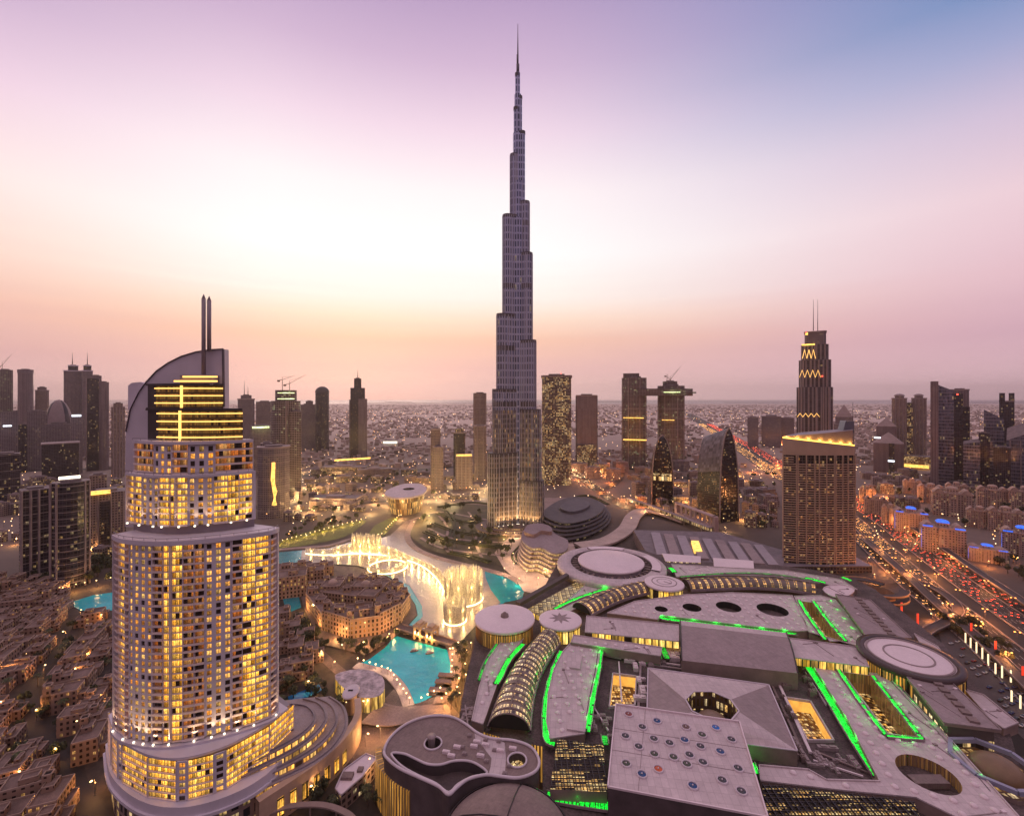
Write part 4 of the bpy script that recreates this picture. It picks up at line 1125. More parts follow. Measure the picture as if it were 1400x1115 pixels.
darkend = facade('dark_end_glass', (.02, .015, .018), glass=(.016, .012, .016), bay=3, floor=4.2, wu=.8, wv=.5, lit=.10, stren=.9, rough=.2, grough=.08, clump=1, warm=(1, .5, .12), warm2=(1, .7, .4))
shell_lo = facade('lower_shell_glass', (.02, .016, .02), glass=(.016, .013, .017), bay=3, floor=4, wu=.8, wv=.5, lit=.12, stren=.9, rough=.4, grough=.25, clump=1, warm=(1, .5, .12), warm2=(1, .75, .45))
lf = leaf('leaf_tower', 'large curved glass tower with a dark pointed leaf-shaped end', 954, 1015, 984, 584, 596, 775, shell_m, darkend, None, shell_lo)
lf2 = leaf('leaf_tower', 'small dark curved glass tower before the bridged towers', 889, 924, 891, 595, 606, 905, darkend, darkend)
lit_band(lf2, 893, 918, 652, 890, 12, facade('lit_lobby', (.06, .04, .02), glass=(.05, .03, .01), bay=5, floor=12, wu=.8, wv=.9, lit=.8, stren=1.4), 'lit_lobby')
for (a, b_, y, lb) in ((1022, 1037, 570, 'dark block, leftmost of three flat towers beyond the highway'), (1041, 1068, 569, 'broad block, middle of three flat towers beyond the highway'), (1068, 1086, 571, 'block next to the crystal tower, right of three flat towers beyond the highway')):
    tower('flat_tower', lb, 'office tower', 1950, [(a, b_, y, 'mauve', 'box', 'flat', {'cap': 3})], group='flat towers beyond the highway')
# stepped tower with twin antennas
cry = facade('crystal_tower_front', (.20, .16, .17), glass=(.03, .026, .032), bay=7, floor=3.9, wu=.6, wv=.8, lit=.02, stren=.9, rough=.45, grough=.15)
bt = tower('antenna_tower', 'slender stepped tower with gold zigzag crown lights and two antennas', 'skyscraper', 900, [(1089, 1139, 529, cry, 'cham', 'flat', {'plain': 1, 'fins': (.05, .3, .55, .8, .97)}), (1092, 1136.5, 491, cry, 'cham', 'flat', {'yb': 531, 'plain': 1, 'fins': (.05, .35, .65, .95)}),
    (1095, 1133, 470, cry, 'cham', 'flat', {'yb': 493, 'plain': 1, 'fins': (.05, .5, .95)}), (1100, 1129.5, 452, 'mauve', 'cham', 'flat', {'yb': 472, 'plain': 1, 'cap': 2})], [(1112, 409, 452), (1118, 409, 460)])
for y0, y1, xa, xb, n in ((506, 516, 1093, 1122, 4), (478, 490, 1097, 1115, 3), (565, 570, 1090, 1128, 5)):
    g = MB()
    for k in range(n):
        w_ = (xb - xa) / n; x_ = xa + k * w_
        for (p, q) in (((x_, y1), (x_ + w_ / 2, y0)), ((x_ + w_ / 2, y0), (x_ + w_, y1))): g.bar(at(p[0], p[1], 876), at(q[0], q[1], 876), .75, .65)
    objw('zigzag_light', g, glow_line, bt)
lit_band(bt, 1101, 1104.5, 456, 884, 5, amber); lit_band(bt, 1096, 1114, 471, 880, 2.5, amber); beacon(bt, 1124, 514, 870, 1.3); beacon(bt, 1102, 455, 875, 1.3)
# ---- right skyline -----------------------------------------------
tower('pointed_tower', 'hazy tower with a pyramid point behind the brown hotel slab', T, 1560, [(1142, 1166, 553, 'mauve', 'box', 'pyr', {'ye': 570}), (1140, 1168, 580, 'mauve', 'box', 'flat', {'dd': -10, 'plain': 1})])
tower('gabled_tower', 'taller mauve tower with a pointed gable, rear one of a stepped pair', T, 1400, [(1198, 1226, 571, 'rib', 'box', 'pyr', {'ye': 583})])
o = tower('gabled_tower', 'broad mauve tower with a pointed gable, front one of a stepped pair', T, 1310, [(1194, 1236, 592, 'rib', 'box', 'pyr', {'ye': 607}), (1215, 1223, 606, 'dark', 'thin', 'flat', {'dd': -40, 'plain': 1, 'name': 'dark_slot'})])
lit_band(o, 1214, 1223, 630, 1262, 4, cool_sign); lit_band(o, 1195, 1204, 598, 1270, 4, cool_sign)
o = tower('twin_tower', 'pair of domed brown towers with a golden strip between them', T, 1420, [(1219, 1240, 544, 'tan', 'cham', 'flat', {'cap': 3, 'fins': (.2, .5, .8)}), (1223, 1236, 538, 'tan', 'round', 'dome', {'yb': 546, 'k': .5}), (1246, 1267, 544, 'tan', 'cham', 'flat', {'cap': 3, 'fins': (.2, .5, .8)}), (1250, 1262, 538, 'tan', 'round', 'dome', {'yb': 546, 'k': .5}), (1238, 1248, 551, 'lit', 'box', 'flat', {'dd': 8}), (1235, 1272, 625, 'lit', 'box', 'flat', {'dd': -40, 'plain': 1})])
lit_band(o, 1236, 1270, 637, 1350, 7, amber)
tower('sail_tower', 'glass tower with a slanting top and a pale blade on its left edge', T, 1090, [(1281, 1304, 530, 'glass', 'box', 'slant', {'lr': (525, 541)}), (1272, 1283, 521, 'rib', 'box', 'flat', {'dd': -8, 'plain': 1})])
o = tower('black_tower', 'black slab tower with a paler round-topped back, right of the slanting glass tower', T, 1120, [(1300, 1317, 538, 'dark', 'box', 'flat', {'plain': 1}), (1299, 1325, 532, 'rib', 'cham', 'flat', {'dd': 30, 'cap': 3}), (1316, 1326, 556, 'dark', 'box', 'flat', {'dd': 10, 'plain': 1})]); beacon(o, 1309, 539, 1090, 1.6)
tower('glass_tower', 'low glass tower with pale crossing bands before the black slab tower', T, 1040, [(1317, 1340, 603, 'glass', 'box', 'slant', {'lr': (608, 600), 'ledge': 18})])
tower('dark_block', 'small dark flat tower between two slanting glass towers at right', T, 1030, [(1338, 1353, 592, 'dark', 'box', 'flat')])
tower('sail_tower', 'glass tower whose top slants down to the right near the picture edge', T, 1070, [(1345, 1373, 570, 'glass', 'box', 'slant', {'lr': (560, 584), 'ledge': 22})])
o = tower('notched_tower', 'dark red-brown tower with a notched top near the right edge', T, 1160, [(1366, 1387, 548, SK['dark'], 'box', 'flat', {'plain': 1, 'cap': 2}), (1366, 1374, 537, 'dark', 'box', 'flat', {'yb': 549, 'plain': 1}), (1379, 1387, 537, 'dark', 'box', 'flat', {'yb': 549, 'plain': 1})])
tower('glass_tower', 'wide glass tower rising to the right at the right picture edge', T, 1000, [(1376, 1425, 590, 'glass', 'box', 'slant', {'lr': (604, 570), 'fins': (.1, .4, .7)})])
tower('dark_block', 'dark glass block low before the notched tower at right', T, 990, [(1358, 1382, 612, 'dark', 'box', 'flat')])
# ================================================================== THE MALL
roofm = paint('pink_grey_roof', (.50, .405, .415), rough=.75, var=.09, scale=.05, fine=.07, seams=(3.2, .12, .80))
roofd = paint('grey_roof', (.28, .21, .215), rough=.7, var=.12, scale=.05, fine=.08, seams=(2.6, -.3, .84))
roofl = paint('pale_lilac_roof', (.66, .54, .565), rough=.65, var=.07, scale=.05, fine=.05)
roofb = paint('brown_grey_membrane', (.20, .14, .132), rough=.75, var=.16, scale=.06, fine=.1, seams=(1.6, .5, .82))
deckm = paint('roof_deck', (.085, .060, .060), rough=.85, var=.45, scale=.07, fine=.4)
mwall = paint('mall_wall', (.24, .17, .15), var=.2)
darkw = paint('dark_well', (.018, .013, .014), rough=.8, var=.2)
def green_mat(name, st, gap):
    """row of green lamps: bright runs, dimmer runs and gaps"""
    m, t, b = base_mat(name); tcn = t.new('ShaderNodeTexCoord'); v = tcn.outputs['Object']
    n1, n2 = t.noise(v, .32, 3.0, .7), t.noise(v, 1.3, 2.0)
    e = t.m('MULTIPLY', t.mr(n1, gap, gap + .16, .06, st), t.mr(n2, .35, .62, .35, 1.25))
    b.inputs['Base Color'].default_value = (.03, .07, .03, 1); b.inputs['Emission Color'].default_value = (0, .90, .035, 1)
    t.put(b.inputs['Emission Strength'], e); return m
bed_m = paint('planting_bed', (.05, .06, .045), var=.4, scale=.4, fine=.4)
green, green_d = green_mat('green_led', 1.0, .22), green_mat('green_led_dim', .6, .38)
gold_win = facade('gold_window_row', (.06, .045, .04), glass=(.06, .04, .02), bay=5, floor=40, wu=.82, wv=1, lit=.95, warm=(1, .5, .05), warm2=(1, .66, .18), stren=1.0)
gold_fin = facade('gold_finned_drum', (.20, .12, .07), glass=(.10, .06, .03), bay=1.8, floor=60, wu=.5, wv=1, lit=1.0, warm=(1, .42, .05), warm2=(1, .5, .1), stren=.75)
well_glow = glow_mat('atrium_wall_glow', (1, .47, .08), .75, var=.3, scale=.15)  # emission stands in for the orange light inside the wells
atrfloor = facade('atrium_floor_glow', (.12, .05, .02), glass=(.1, .05, .02), bay=2.2, floor=2.2, wu=.8, wv=.8, lit=.75, warm=(1, .45, .07), warm2=(1, .7, .3), stren=1.2)  # atrium light put into the floor as glowing cells
slatwall = facade('slatted_void_wall', (.22, .13, .08), glass=(.12, .07, .04), bay=1.6, floor=90, wu=.6, wv=1, lit=1, warm=(1, .42, .1), warm2=(1, .5, .15), stren=.16)
rim_m = paint('pale_rim', (.52, .44, .48), var=.08)

def plate_mesh(outer, holes, z, z0, mat=0, wmat=0, wellm=1, floorm=2, depth=7.0, nofloor=()):
    """slab with real openings: top face cut by the holes, walls, wells and their floors"""
    g = MB(); outer = ccw([(p[0], p[1]) for p in outer]); holes = [ccw([(p[0], p[1]) for p in h]) for h in holes]
    bm = bmesh.new(); es = []
    for lp in [outer] + holes:
        vs = [bm.verts.new((x, y, z)) for x, y in lp]
        es += [bm.edges.new((vs[i], vs[(i + 1) % len(vs)])) for i in range(len(vs))]
    bmesh.ops.triangle_fill(bm, use_beauty=True, edges=es)
    for f in bm.faces:
        pts = [tuple(v.co) for v in f.verts]
        if f.normal.z < 0: pts = pts[::-1]
        g.face(pts, mat)
    bm.free()
    g.prism(outer, z0, z, wmat, cap=False)
    for hi, h in enumerate(holes):
        g.prism(list(reversed(h)), z - depth, z, wellm, cap=False)
        if hi not in nofloor: g.face([(x, y, z - depth) for x, y in h], floorm)
    return g
def inside(p, poly):
    c = False; n = len(poly)
    for i in range(n):
        a, b = poly[i], poly[i - 1]
        if (a[1] > p[1]) != (b[1] > p[1]) and p[0] < (b[0] - a[0]) * (p[1] - a[1]) / (b[1] - a[1]) + a[0]: c = not c
    return c
def edge_dist(p, poly):
    d = 1e9; n = len(poly)
    for i in range(n):
        a, b = Vector(poly[i][:2]), Vector(poly[i - 1][:2]); q = Vector(p[:2]); ab = b - a
        t = max(0, min(1, (q - a).dot(ab) / max(1e-9, ab.dot(ab)))); d = min(d, (a + ab * t - q).length)
    return d
def circ(px, py, r, z, n=28):
    c = gp(px, py, z); return [(c.x + r * math.cos(2 * PI * k / n), c.y + r * math.sin(2 * PI * k / n)) for k in range(n)]
bump_me = None
def bump_mesh():
    g = MB(); g.lathe((0, 0, 0), [(1.55, 0), (1.55, .35), (1.25, .75), (.7, 1.05), (0, 1.15)], 12); return g.mesh('skylight_bump', roofl)
bump_me = bump_mesh()
def mall_roof(name, label, px, z, m=None, holes=(), th=6.0, z0=None, bumps=None, round_=0, wm=None, floorm=None, depth=7.0, parapet=True, nofloor=(), wellm=None):
    pts = gl(px, z)
    if round_: pts = smooth_loop(pts, round_)
    P = [(p.x, p.y) for p in pts]; c = sum(pts, Vector()) / len(pts)
    o = thing(name, label, 'mall roof', (c.x, c.y, 0), 0, 'mall roofs')
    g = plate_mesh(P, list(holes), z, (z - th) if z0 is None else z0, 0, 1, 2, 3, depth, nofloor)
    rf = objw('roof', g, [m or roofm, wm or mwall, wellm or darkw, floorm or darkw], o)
    if parapet:
        g = MB(); Q = ccw(P)
        for i in range(len(Q)):
            a, b = Q[i], Q[(i + 1) % len(Q)]; g.bar((a[0], a[1], z), (b[0], b[1], z), .5, .7)
        objw('parapet', g, m or roofm, rf)
    for _ in range(3):
        for _t in range(30):
            q = Vector((rnd.uniform(min(p[0] for p in P), max(p[0] for p in P)), rnd.uniform(min(p[1] for p in P), max(p[1] for p in P)), z)); a_ = 1.69 if _ else .12; e_ = q + Vector((math.cos(a_), math.sin(a_), 0)) * rnd.uniform(6, 22)
            if all(inside(v, P) and edge_dist(v, P) > 1.2 and all(not inside(v, h) and edge_dist(v, h) > 1.5 for h in holes) for v in (q, e_, q.lerp(e_, .5))):
                g = MB(); g.bar(q, e_, .45, .3); objw('cable_tray', g, roofd, rf)
                g = MB(); g.box(e_.x - .9, e_.y - .7, z, e_.x + .9, e_.y + .7, z + .8); objw('roof_hatch', g, rnd.choice((roofl, roofd)), rf); break
    if bumps:
        sp, ang, mx = bumps; ca, sa = math.cos(ang), math.sin(ang); k = 0
        R_ = max((p - c).length for p in pts); n = int(R_ / sp) + 1
        cand = []
        for i in range(-n, n + 1):
            for j in range(-n, n + 1):
                x, y = c.x + sp * (i * ca - j * sa), c.y + sp * (i * sa + j * ca)
                if inside((x, y), P) and edge_dist((x, y), P) > 2.6 and all(not inside((x, y), h) and edge_dist((x, y), h) > 2.6 for h in holes): cand.append((x, y))
        rnd.shuffle(cand)
        for x, y in cand[:mx]:
            b = bpy.data.objects.new('skylight_bump', bump_me); COL.objects.link(b); b.parent = o; b.location = (x - c.x, y - c.y, z); k += 1
    return o, P
def green_strip(o, px, wd, z, m=None, n=4):
    L = smooth_line(gl(px, z), n); g = MB(); ribbon(g, L, wd, z + .2, th=.3); objw('planting_bed', g, bed_m, o)
    g = MB(); ln = max(1, int(wd / 1.3)); tot = sum((b - a).length for a, b in zip(L, L[1:])); k = 0; d = .6
    while d < tot:                         # separate light fittings of uneven length
        l_ = rnd.uniform(.9, 2.6); p, q = resample(L, [d / tot])[0], resample(L, [min(1, (d + l_) / tot)])[0]; t = q - p
        if t.length > .2:
            nn = Vector((-t.y, t.x, 0)).normalized()
            for j in range(ln):
                if rnd.random() < .04: continue
                o_ = nn * ((j + .5) / ln - .5) * wd * .96; s_ = t * rnd.uniform(0, .15); g.bar((p + o_ + s_).to_tuple()[:2] + (z + .2,), (q + o_ - s_).to_tuple()[:2] + (z + .2,), wd / ln * rnd.uniform(.55, .98), rnd.uniform(.25, .6))
        d += l_ + rnd.uniform(.03, .25)
    lo_ = objw('green_light', g, m or green, o); lo_['kind'] = 'stuff'
    for k in range(max(1, int(tot / 16))):
        p = resample(L, [(k + .5) / max(1, int(tot / 16))])[0]; lamp('green_lamp', o, (p.x - o.location.x, p.y - o.location.y, z + 2.4 - o.location.z), 800 if (m or green) is green else 160, (.02, 1, .06), .8)
    for sd in (1, -1):
        g = MB(); ribbon(g, L, .45, z + 1.0, th=1.2, off=sd * (wd / 2 + .3)); objw('channel_kerb', g, roofd, o)

DZ = 20.0
V_ = [(1152, 918), (1189, 923), (1254, 1007), (1214, 1001)]
Z1 = [(1093, 821), (1110, 823), (1153, 876), (1134, 876)]
P_at = [(838, 922), (870, 926), (868, 966), (833, 968)]
T_at = [(1074, 955), (1108, 960), (1140, 1014), (1104, 1014)]
def poly_at(px, z): return [(p.x, p.y) for p in gl(px, z)]
MO = gp(960, 900, DZ); MO.z = 0
mall = thing('mall_building', 'vast low mall body under all the pink grey roofs and green lights', 'mall', MO)
OUT = [(650, 870), (642, 905), (632, 950), (628, 985), (660, 1000), (700, 1012), (742, 1020), (742, 1130), (700, 1250), (1500, 1250), (1420, 1120), (1392, 1040), (1376, 985), (1330, 930), (1290, 880), (1196, 805), (1170, 792), (1110, 778), (1060, 772), (915, 766), (905, 760), (880, 752), (800, 748), (762, 770), (745, 800), (715, 826)]
g = plate_mesh(poly_at(OUT, DZ), [poly_at(V_, 26), poly_at(Z1, 26), poly_at(P_at, DZ), poly_at(T_at, DZ)], DZ, 0, 0, 1, 2, 3, 7)
dk = objw('roof_deck', g, [deckm, gold_fin, slatwall, atrfloor], mall)
# plant and ducts standing on the deck
um = []
for s_ in ((4, 3, 2.2), (7, 3, 2.6), (3, 3, 3), (9, 2, 1.6)):
    g = MB(); g.box(-s_[0] / 2, -s_[1] / 2, 0, s_[0] / 2, s_[1] / 2, s_[2]); g.box(-s_[0] * .35, -s_[1] * .3, s_[2], -s_[0] * .05, s_[1] * .3, s_[2] + .5); g.box(s_[0] * .1, -s_[1] * .3, s_[2], s_[0] * .4, s_[1] * .3, s_[2] + .5)
    um.append(g.mesh('rooftop_unit', [roofd, roofl, roofb][len(um) % 3]))
ZN = [[(880, 905), (905, 900), (930, 910), (1085, 930), (1080, 945), (1050, 932), (890, 912)], [(845, 895), (882, 900), (882, 960), (874, 985), (872, 925)], [(1052, 935), (1075, 935), (1100, 960), (1075, 955), (1110, 1050), (1090, 1045)],
      [(1085, 1015), (1145, 1020), (1190, 1062), (1105, 1050)], [(810, 965), (835, 970), (835, 1010), (805, 1005)], [(910, 880), (930, 885), (930, 908), (905, 900)], [(1095, 905), (1110, 930), (1120, 960), (1105, 950)], [(640, 960), (665, 960), (665, 995), (632, 985)]]
k = 0
while k < 95:
    z_ = poly_at(ZN[k % len(ZN)], DZ); x0, x1 = min(p[0] for p in z_), max(p[0] for p in z_); y0, y1 = min(p[1] for p in z_), max(p[1] for p in z_)
    for _ in range(60):
        p = (rnd.uniform(x0, x1), rnd.uniform(y0, y1))
        if inside(p, z_): break
    b = bpy.data.objects.new('rooftop_unit', um[k % 4]); COL.objects.link(b); b.parent = mall; b.location = (p[0] - MO.x, p[1] - MO.y, DZ); b.rotation_euler = (0, 0, rnd.choice((-.12, 1.45))); b.scale = [rnd.uniform(.6, 1.2)] * 3; k += 1

TILT = R(-6)
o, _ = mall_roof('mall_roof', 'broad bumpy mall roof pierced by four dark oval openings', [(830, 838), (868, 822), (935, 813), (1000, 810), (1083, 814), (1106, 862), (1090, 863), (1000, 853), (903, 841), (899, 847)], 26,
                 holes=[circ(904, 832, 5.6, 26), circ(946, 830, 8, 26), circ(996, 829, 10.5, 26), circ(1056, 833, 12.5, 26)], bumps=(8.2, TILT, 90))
green_strip(o, [(904, 846), (960, 853), (1020, 860), (1090, 867)], 4.2, 24); green_strip(o, [(899, 843), (911, 847)], 4, 24)
green_strip(o, [(1092, 820), (1105, 842), (1128, 874)], 2.0, 26.6)
o, _ = mall_roof('mall_roof', 'long strip of mall roof behind the lit arcade, below the car park roofs', [(918, 771), (1000, 776), (1075, 780), (1150, 792), (1172, 806), (1120, 797), (1060, 788), (1000, 786), (925, 789)], 25, bumps=(9, TILT, 20))
green_strip(o, [(930, 789), (1000, 784), (1060, 786), (1112, 794)], 2.2, 25.4, green_d)
green_strip(o, [(916, 776), (922, 782)], 5, 25.4); green_strip(o, [(1100, 790), (1128, 797)], 5, 25.4); green_strip(o, [(1150, 789), (1163, 794)], 4, 25.4)
o, _ = mall_roof('mall_roof', 'curved-edged bumpy mall roof right of the large barrel arcade', [(786, 873), (822, 880), (818, 908), (806, 960), (799, 1003), (752, 1010), (747, 985), (749, 950), (757, 915), (770, 890)], 26, bumps=(7.2, R(4), 45))
green_strip(o, [(768, 890), (756, 918), (747, 955), (745, 985), (748, 1012), (758, 1018)], 3.0, 24); green_strip(o, [(822, 884), (818, 915), (811, 950), (803, 1000)], 3.0, 25)
g = MB()
for px in ([(776, 893), (796, 896), (793, 914), (774, 911)], [(782, 975), (803, 978), (800, 1000), (775, 996)]):
    g.prism(ccw(poly_at(px, 27)), 26, 27.2)
objw('raised_panel', g, roofm, o)
o, _ = mall_roof('mall_roof', 'thin strip roof with a row of bumps under the gold window row', [(784, 868), (905, 885), (903, 897), (781, 878)], 28, bumps=(7.5, R(-9), 16)); green_strip(o, [(822, 889), (870, 894), (905, 899)], 5, 22); green_strip(o, [(830, 894), (850, 898)], 5, 21.5, green_d); green_strip(o, [(905, 884), (912, 900)], 4, 24, green_d)
o, _ = mall_roof('mall_roof', 'plain long roof with a row of gold windows, left of the grey hall', [(802, 842), (928, 854), (928, 877), (800, 864)], 31, wm=gold_win, th=5)
green_strip(o, [(800, 869), (812, 871)], 3, 26)
o, _ = mall_roof('mall_roof', 'plain roof with a row of gold windows, right of the grey hall', [(1078, 872), (1176, 885), (1188, 912), (1086, 899)], 31, wm=gold_win, th=5); green_strip(o, [(1092, 904), (1150, 911)], 3, 24)
o, _ = mall_roof('mall_roof', 'bumpy roof around the upper golden slot by the long grey roof', [(1086, 815), (1122, 814), (1142, 820), (1186, 872), (1175, 884), (1106, 864)], 26, holes=[poly_at(Z1, 26)], bumps=(8.2, R(-14), 22), depth=6.2, floorm=darkw, nofloor=(0,), wellm=slatwall)
green_strip(o, [(1112, 822), (1133, 850), (1156, 876)], 2.0, 26.4); green_strip(o, [(1132, 818), (1165, 860), (1190, 884)], 3, 24.6, green_d); green_strip(o, [(1172, 888), (1188, 897)], 4, 25)
o, UP = mall_roof('mall_roof', 'largest bumpy mall roof with a long deep slot and one dark oval opening', [(1112, 910), (1212, 923), (1248, 960), (1300, 1012), (1350, 1068), (1398, 1122), (1330, 1128), (1252, 1090), (1150, 1080), (1040, 1067), (1038, 1046), (1105, 1052), (1130, 1066), (1203, 1068), (1160, 985)], 26,
                 holes=[poly_at(V_, 26), circ(1268, 1057, 12.5, 26)], bumps=(7.4, R(-20), 60), depth=6.2, floorm=darkw, nofloor=(0,), wellm=slatwall)
green_strip(o, [(1145, 914), (1175, 958), (1210, 1004)], 2.0, 26.4); green_strip(o, [(1212, 1007), (1262, 1011)], 1.6, 26.4); green_strip(o, [(1192, 923), (1225, 965), (1260, 1010)], 2.0, 26.4)
green_strip(o, [(1102, 908), (1130, 950), (1160, 1000), (1200, 1062)], 4.0, 23); green_strip(o, [(1214, 925), (1256, 970), (1310, 1028), (1360, 1085)], 2.6, 25, green_d); green_strip(o, [(1256, 1097), (1330, 1118), (1400, 1130)], 4, 22)
c = gp(1270, 1062, 24); g = MB(); g.box(c.x - 9, c.y - 3, 20.5, c.x + 8, c.y + 2.5, 23.5); objw('roof_plant', g, roofb, o)
o, _ = mall_roof('mall_roof', 'narrow curved bumpy roof between the white drum and the large barrel arcade', [(690, 872), (718, 868), (712, 880), (690, 905), (676, 945), (660, 990), (645, 985), (655, 940), (668, 900)], 26, bumps=(6.2, R(30), 22)); green_strip(o, [(716, 880), (696, 902), (684, 925), (678, 935)], 3.4, 26.4); green_strip(o, [(680, 880), (664, 905), (655, 930)], 1.6, 25.5, green_d)
o, _ = mall_roof('mall_roof', 'wedge roof with green lights between the golden gallery and the small arcade', [(755, 838), (800, 800), (868, 790), (900, 792), (860, 803), (805, 822), (775, 838)], 25); green_strip(o, [(758, 833), (790, 818), (830, 805), (856, 798)], 3.2, 25.4)
# ---- round roofs --------------------------------------------------
def disc(name, label, px, py, rx, z, cat='round pavilion', drum=None, dm=None, over=1.5, m=None, rise=1.2):
    c = gp(px, py, z); r = rx * c.y / F; c.z = 0
    o = thing(name, label, cat, c)
    g = MB(); g.lathe((0, 0, 0), [(r - over, 0 if drum is None else drum), (r - over, z - 2.2)], 56); obj('drum', g, dm or gold_fin, o)
    g = MB(); g.lathe((0, 0, 0), [(r - over, z - 2.2), (r, z - 1.6), (r, z), (r * .97, z + .25), (r * .5, z + rise * .8), (0, z + rise)], 64); rf = obj('roof', g, m or roofl, o)
    g = MB(); g.lathe((0, 0, 0), [(r - over + .2, z - 2.9), (r - .4, z - 2.6), (r - .4, z - 2.1)], 56); obj('dark_rim', g, dark_met, rf)
    return o, r, rf
o, r, rf = disc('round_pavilion', 'tall white drum roof with a small central cap and amber finned wall by the fountain', 690, 844, 41, 34)
g = MB(); g.lathe((0, 0, 0), [(3.4, 34.8), (3.0, 37), (1.6, 37.2), (1.2, 38.5), (0, 38.7)], 16); obj('roof_cap', g, roofb, rf)
g = MB()
for k in range(40):
    a = PI * (1.0 + k / 40.0) - .2; g.bar((math.cos(a) * (r - 1.3), math.sin(a) * (r - 1.3), 2), (math.cos(a) * (r - 1.3), math.sin(a) * (r - 1.3), 31), .6, .6)
obj('wall_fin', g, paint('bronze_fin', (.25, .14, .07), var=.15), o)['kind'] = 'stuff'
o, r, rf = disc('round_pavilion', 'round white roof marked with an eight-pointed star, beside the white drum', 766, 846, 29, 32, dm=gold_win)
g = MB(); pts = []
for k in range(16):
    rr = r * (.52 if k % 2 == 0 else .24); a = 2 * PI * k / 16; pts.append((rr * math.cos(a), rr * math.sin(a), 33.25))
g.face(pts); g.prism([(p[0], p[1]) for p in pts], 32.6, 33.25, cap=False); obj('star_pattern', g, roofd, rf)
o, r, rf = disc('round_pavilion', 'small white disc roof with rings where two lit arcades meet', 908, 796, 26, 32, dm=gold_win)
for q, m_ in ((.62, roofd), (.36, roofd)):
    g = MB(); g.lathe((0, 0, 0), [(r * q + .35, 32.2), (r * q + .35, 33.1), (r * q - .35, 33.15), (r * q - .35, 32.2)], 40); obj('ring_pattern', g, m_, rf)
g = MB(); g.bar((-.5, 0, 33), (.28 * r, -.3 * r, 33), .8, .35); obj('roof_hand', g, roofd, rf)
# big ring roof
c = gp(835, 770, 30); c.z = 0; o = thing('ring_pavilion', 'very large ring roof around a flat round lilac disc, centre of the mall', 'round pavilion', c)
g = MB(); g.lathe((0, 0, 0), [(57, 0), (57, 24), (59, 25, 1), (59, 29, 1), (58, 30, 1), (44, 30.6, 1), (43.5, 26, 2), (33, 26, 2)], 80); obj('ring_roof', g, [mwall, roofm, deckm], o)
g = MB(); g.lathe((0, 0, 0), [(33, 25), (33, 31), (36, 31.4), (36, 33), (35, 33.5), (0, 34.2)], 72); obj('disc_roof', g, roofl, o)
g = MB()
for k in range(36):
    a = 2 * PI * k / 36; g.bar((math.cos(a) * 36, math.sin(a) * 36, 27.5 + (k % 3) * .4), (math.cos(a) * 43.5, math.sin(a) * 43.5, 27.5), 1.2 + (k % 4) * .6, 1.4)
obj('roof_strut', g, roofb, o)['kind'] = 'stuff'
for a0, a1 in ((R(60), R(110)), (R(-30), R(25))):
    g = MB(); g.lathe((0, 0, 0), [(44, 30.7), (44, 31.8), (53, 31.8), (53, 30.4)], 14, a0=a0, a1=a1, smooth=False); obj('raised_segment', g, roofl, o)
# target-like disc at right
o, r, rf = disc('round_pavilion', 'round lilac roof with dark rim and rings and amber drum, far right', 1242, 897, 57, 34, over=.8, rise=.9)
g = MB(); g.lathe((0, 0, 0), [(r + .2, 32.2), (r + .2, 34.7), (r * .84, 35.0), (r * .84, 34.2)], 64); obj('dark_rim', g, paint('wine_dark_rim', (.045, .02, .022), rough=.4, var=.15), rf)
for q in (.47, .8): 
    g = MB(); g.lathe((0, 0, 0), [(r * q + .5, 34.2), (r * q + .5, 35.12), (r * q - .5, 35.14), (r * q - .5, 34.2)], 56); obj('ring_pattern', g, roofd, rf)
for k in range(11):
    a = R(200 + 14 * k); g = MB(); g.bar((math.cos(a) * (r - .6), math.sin(a) * (r - .6), 0), (math.cos(a) * (r - .6), math.sin(a) * (r - .6), 31), .7, .7); obj('wall_fin', g, dark_met, o)
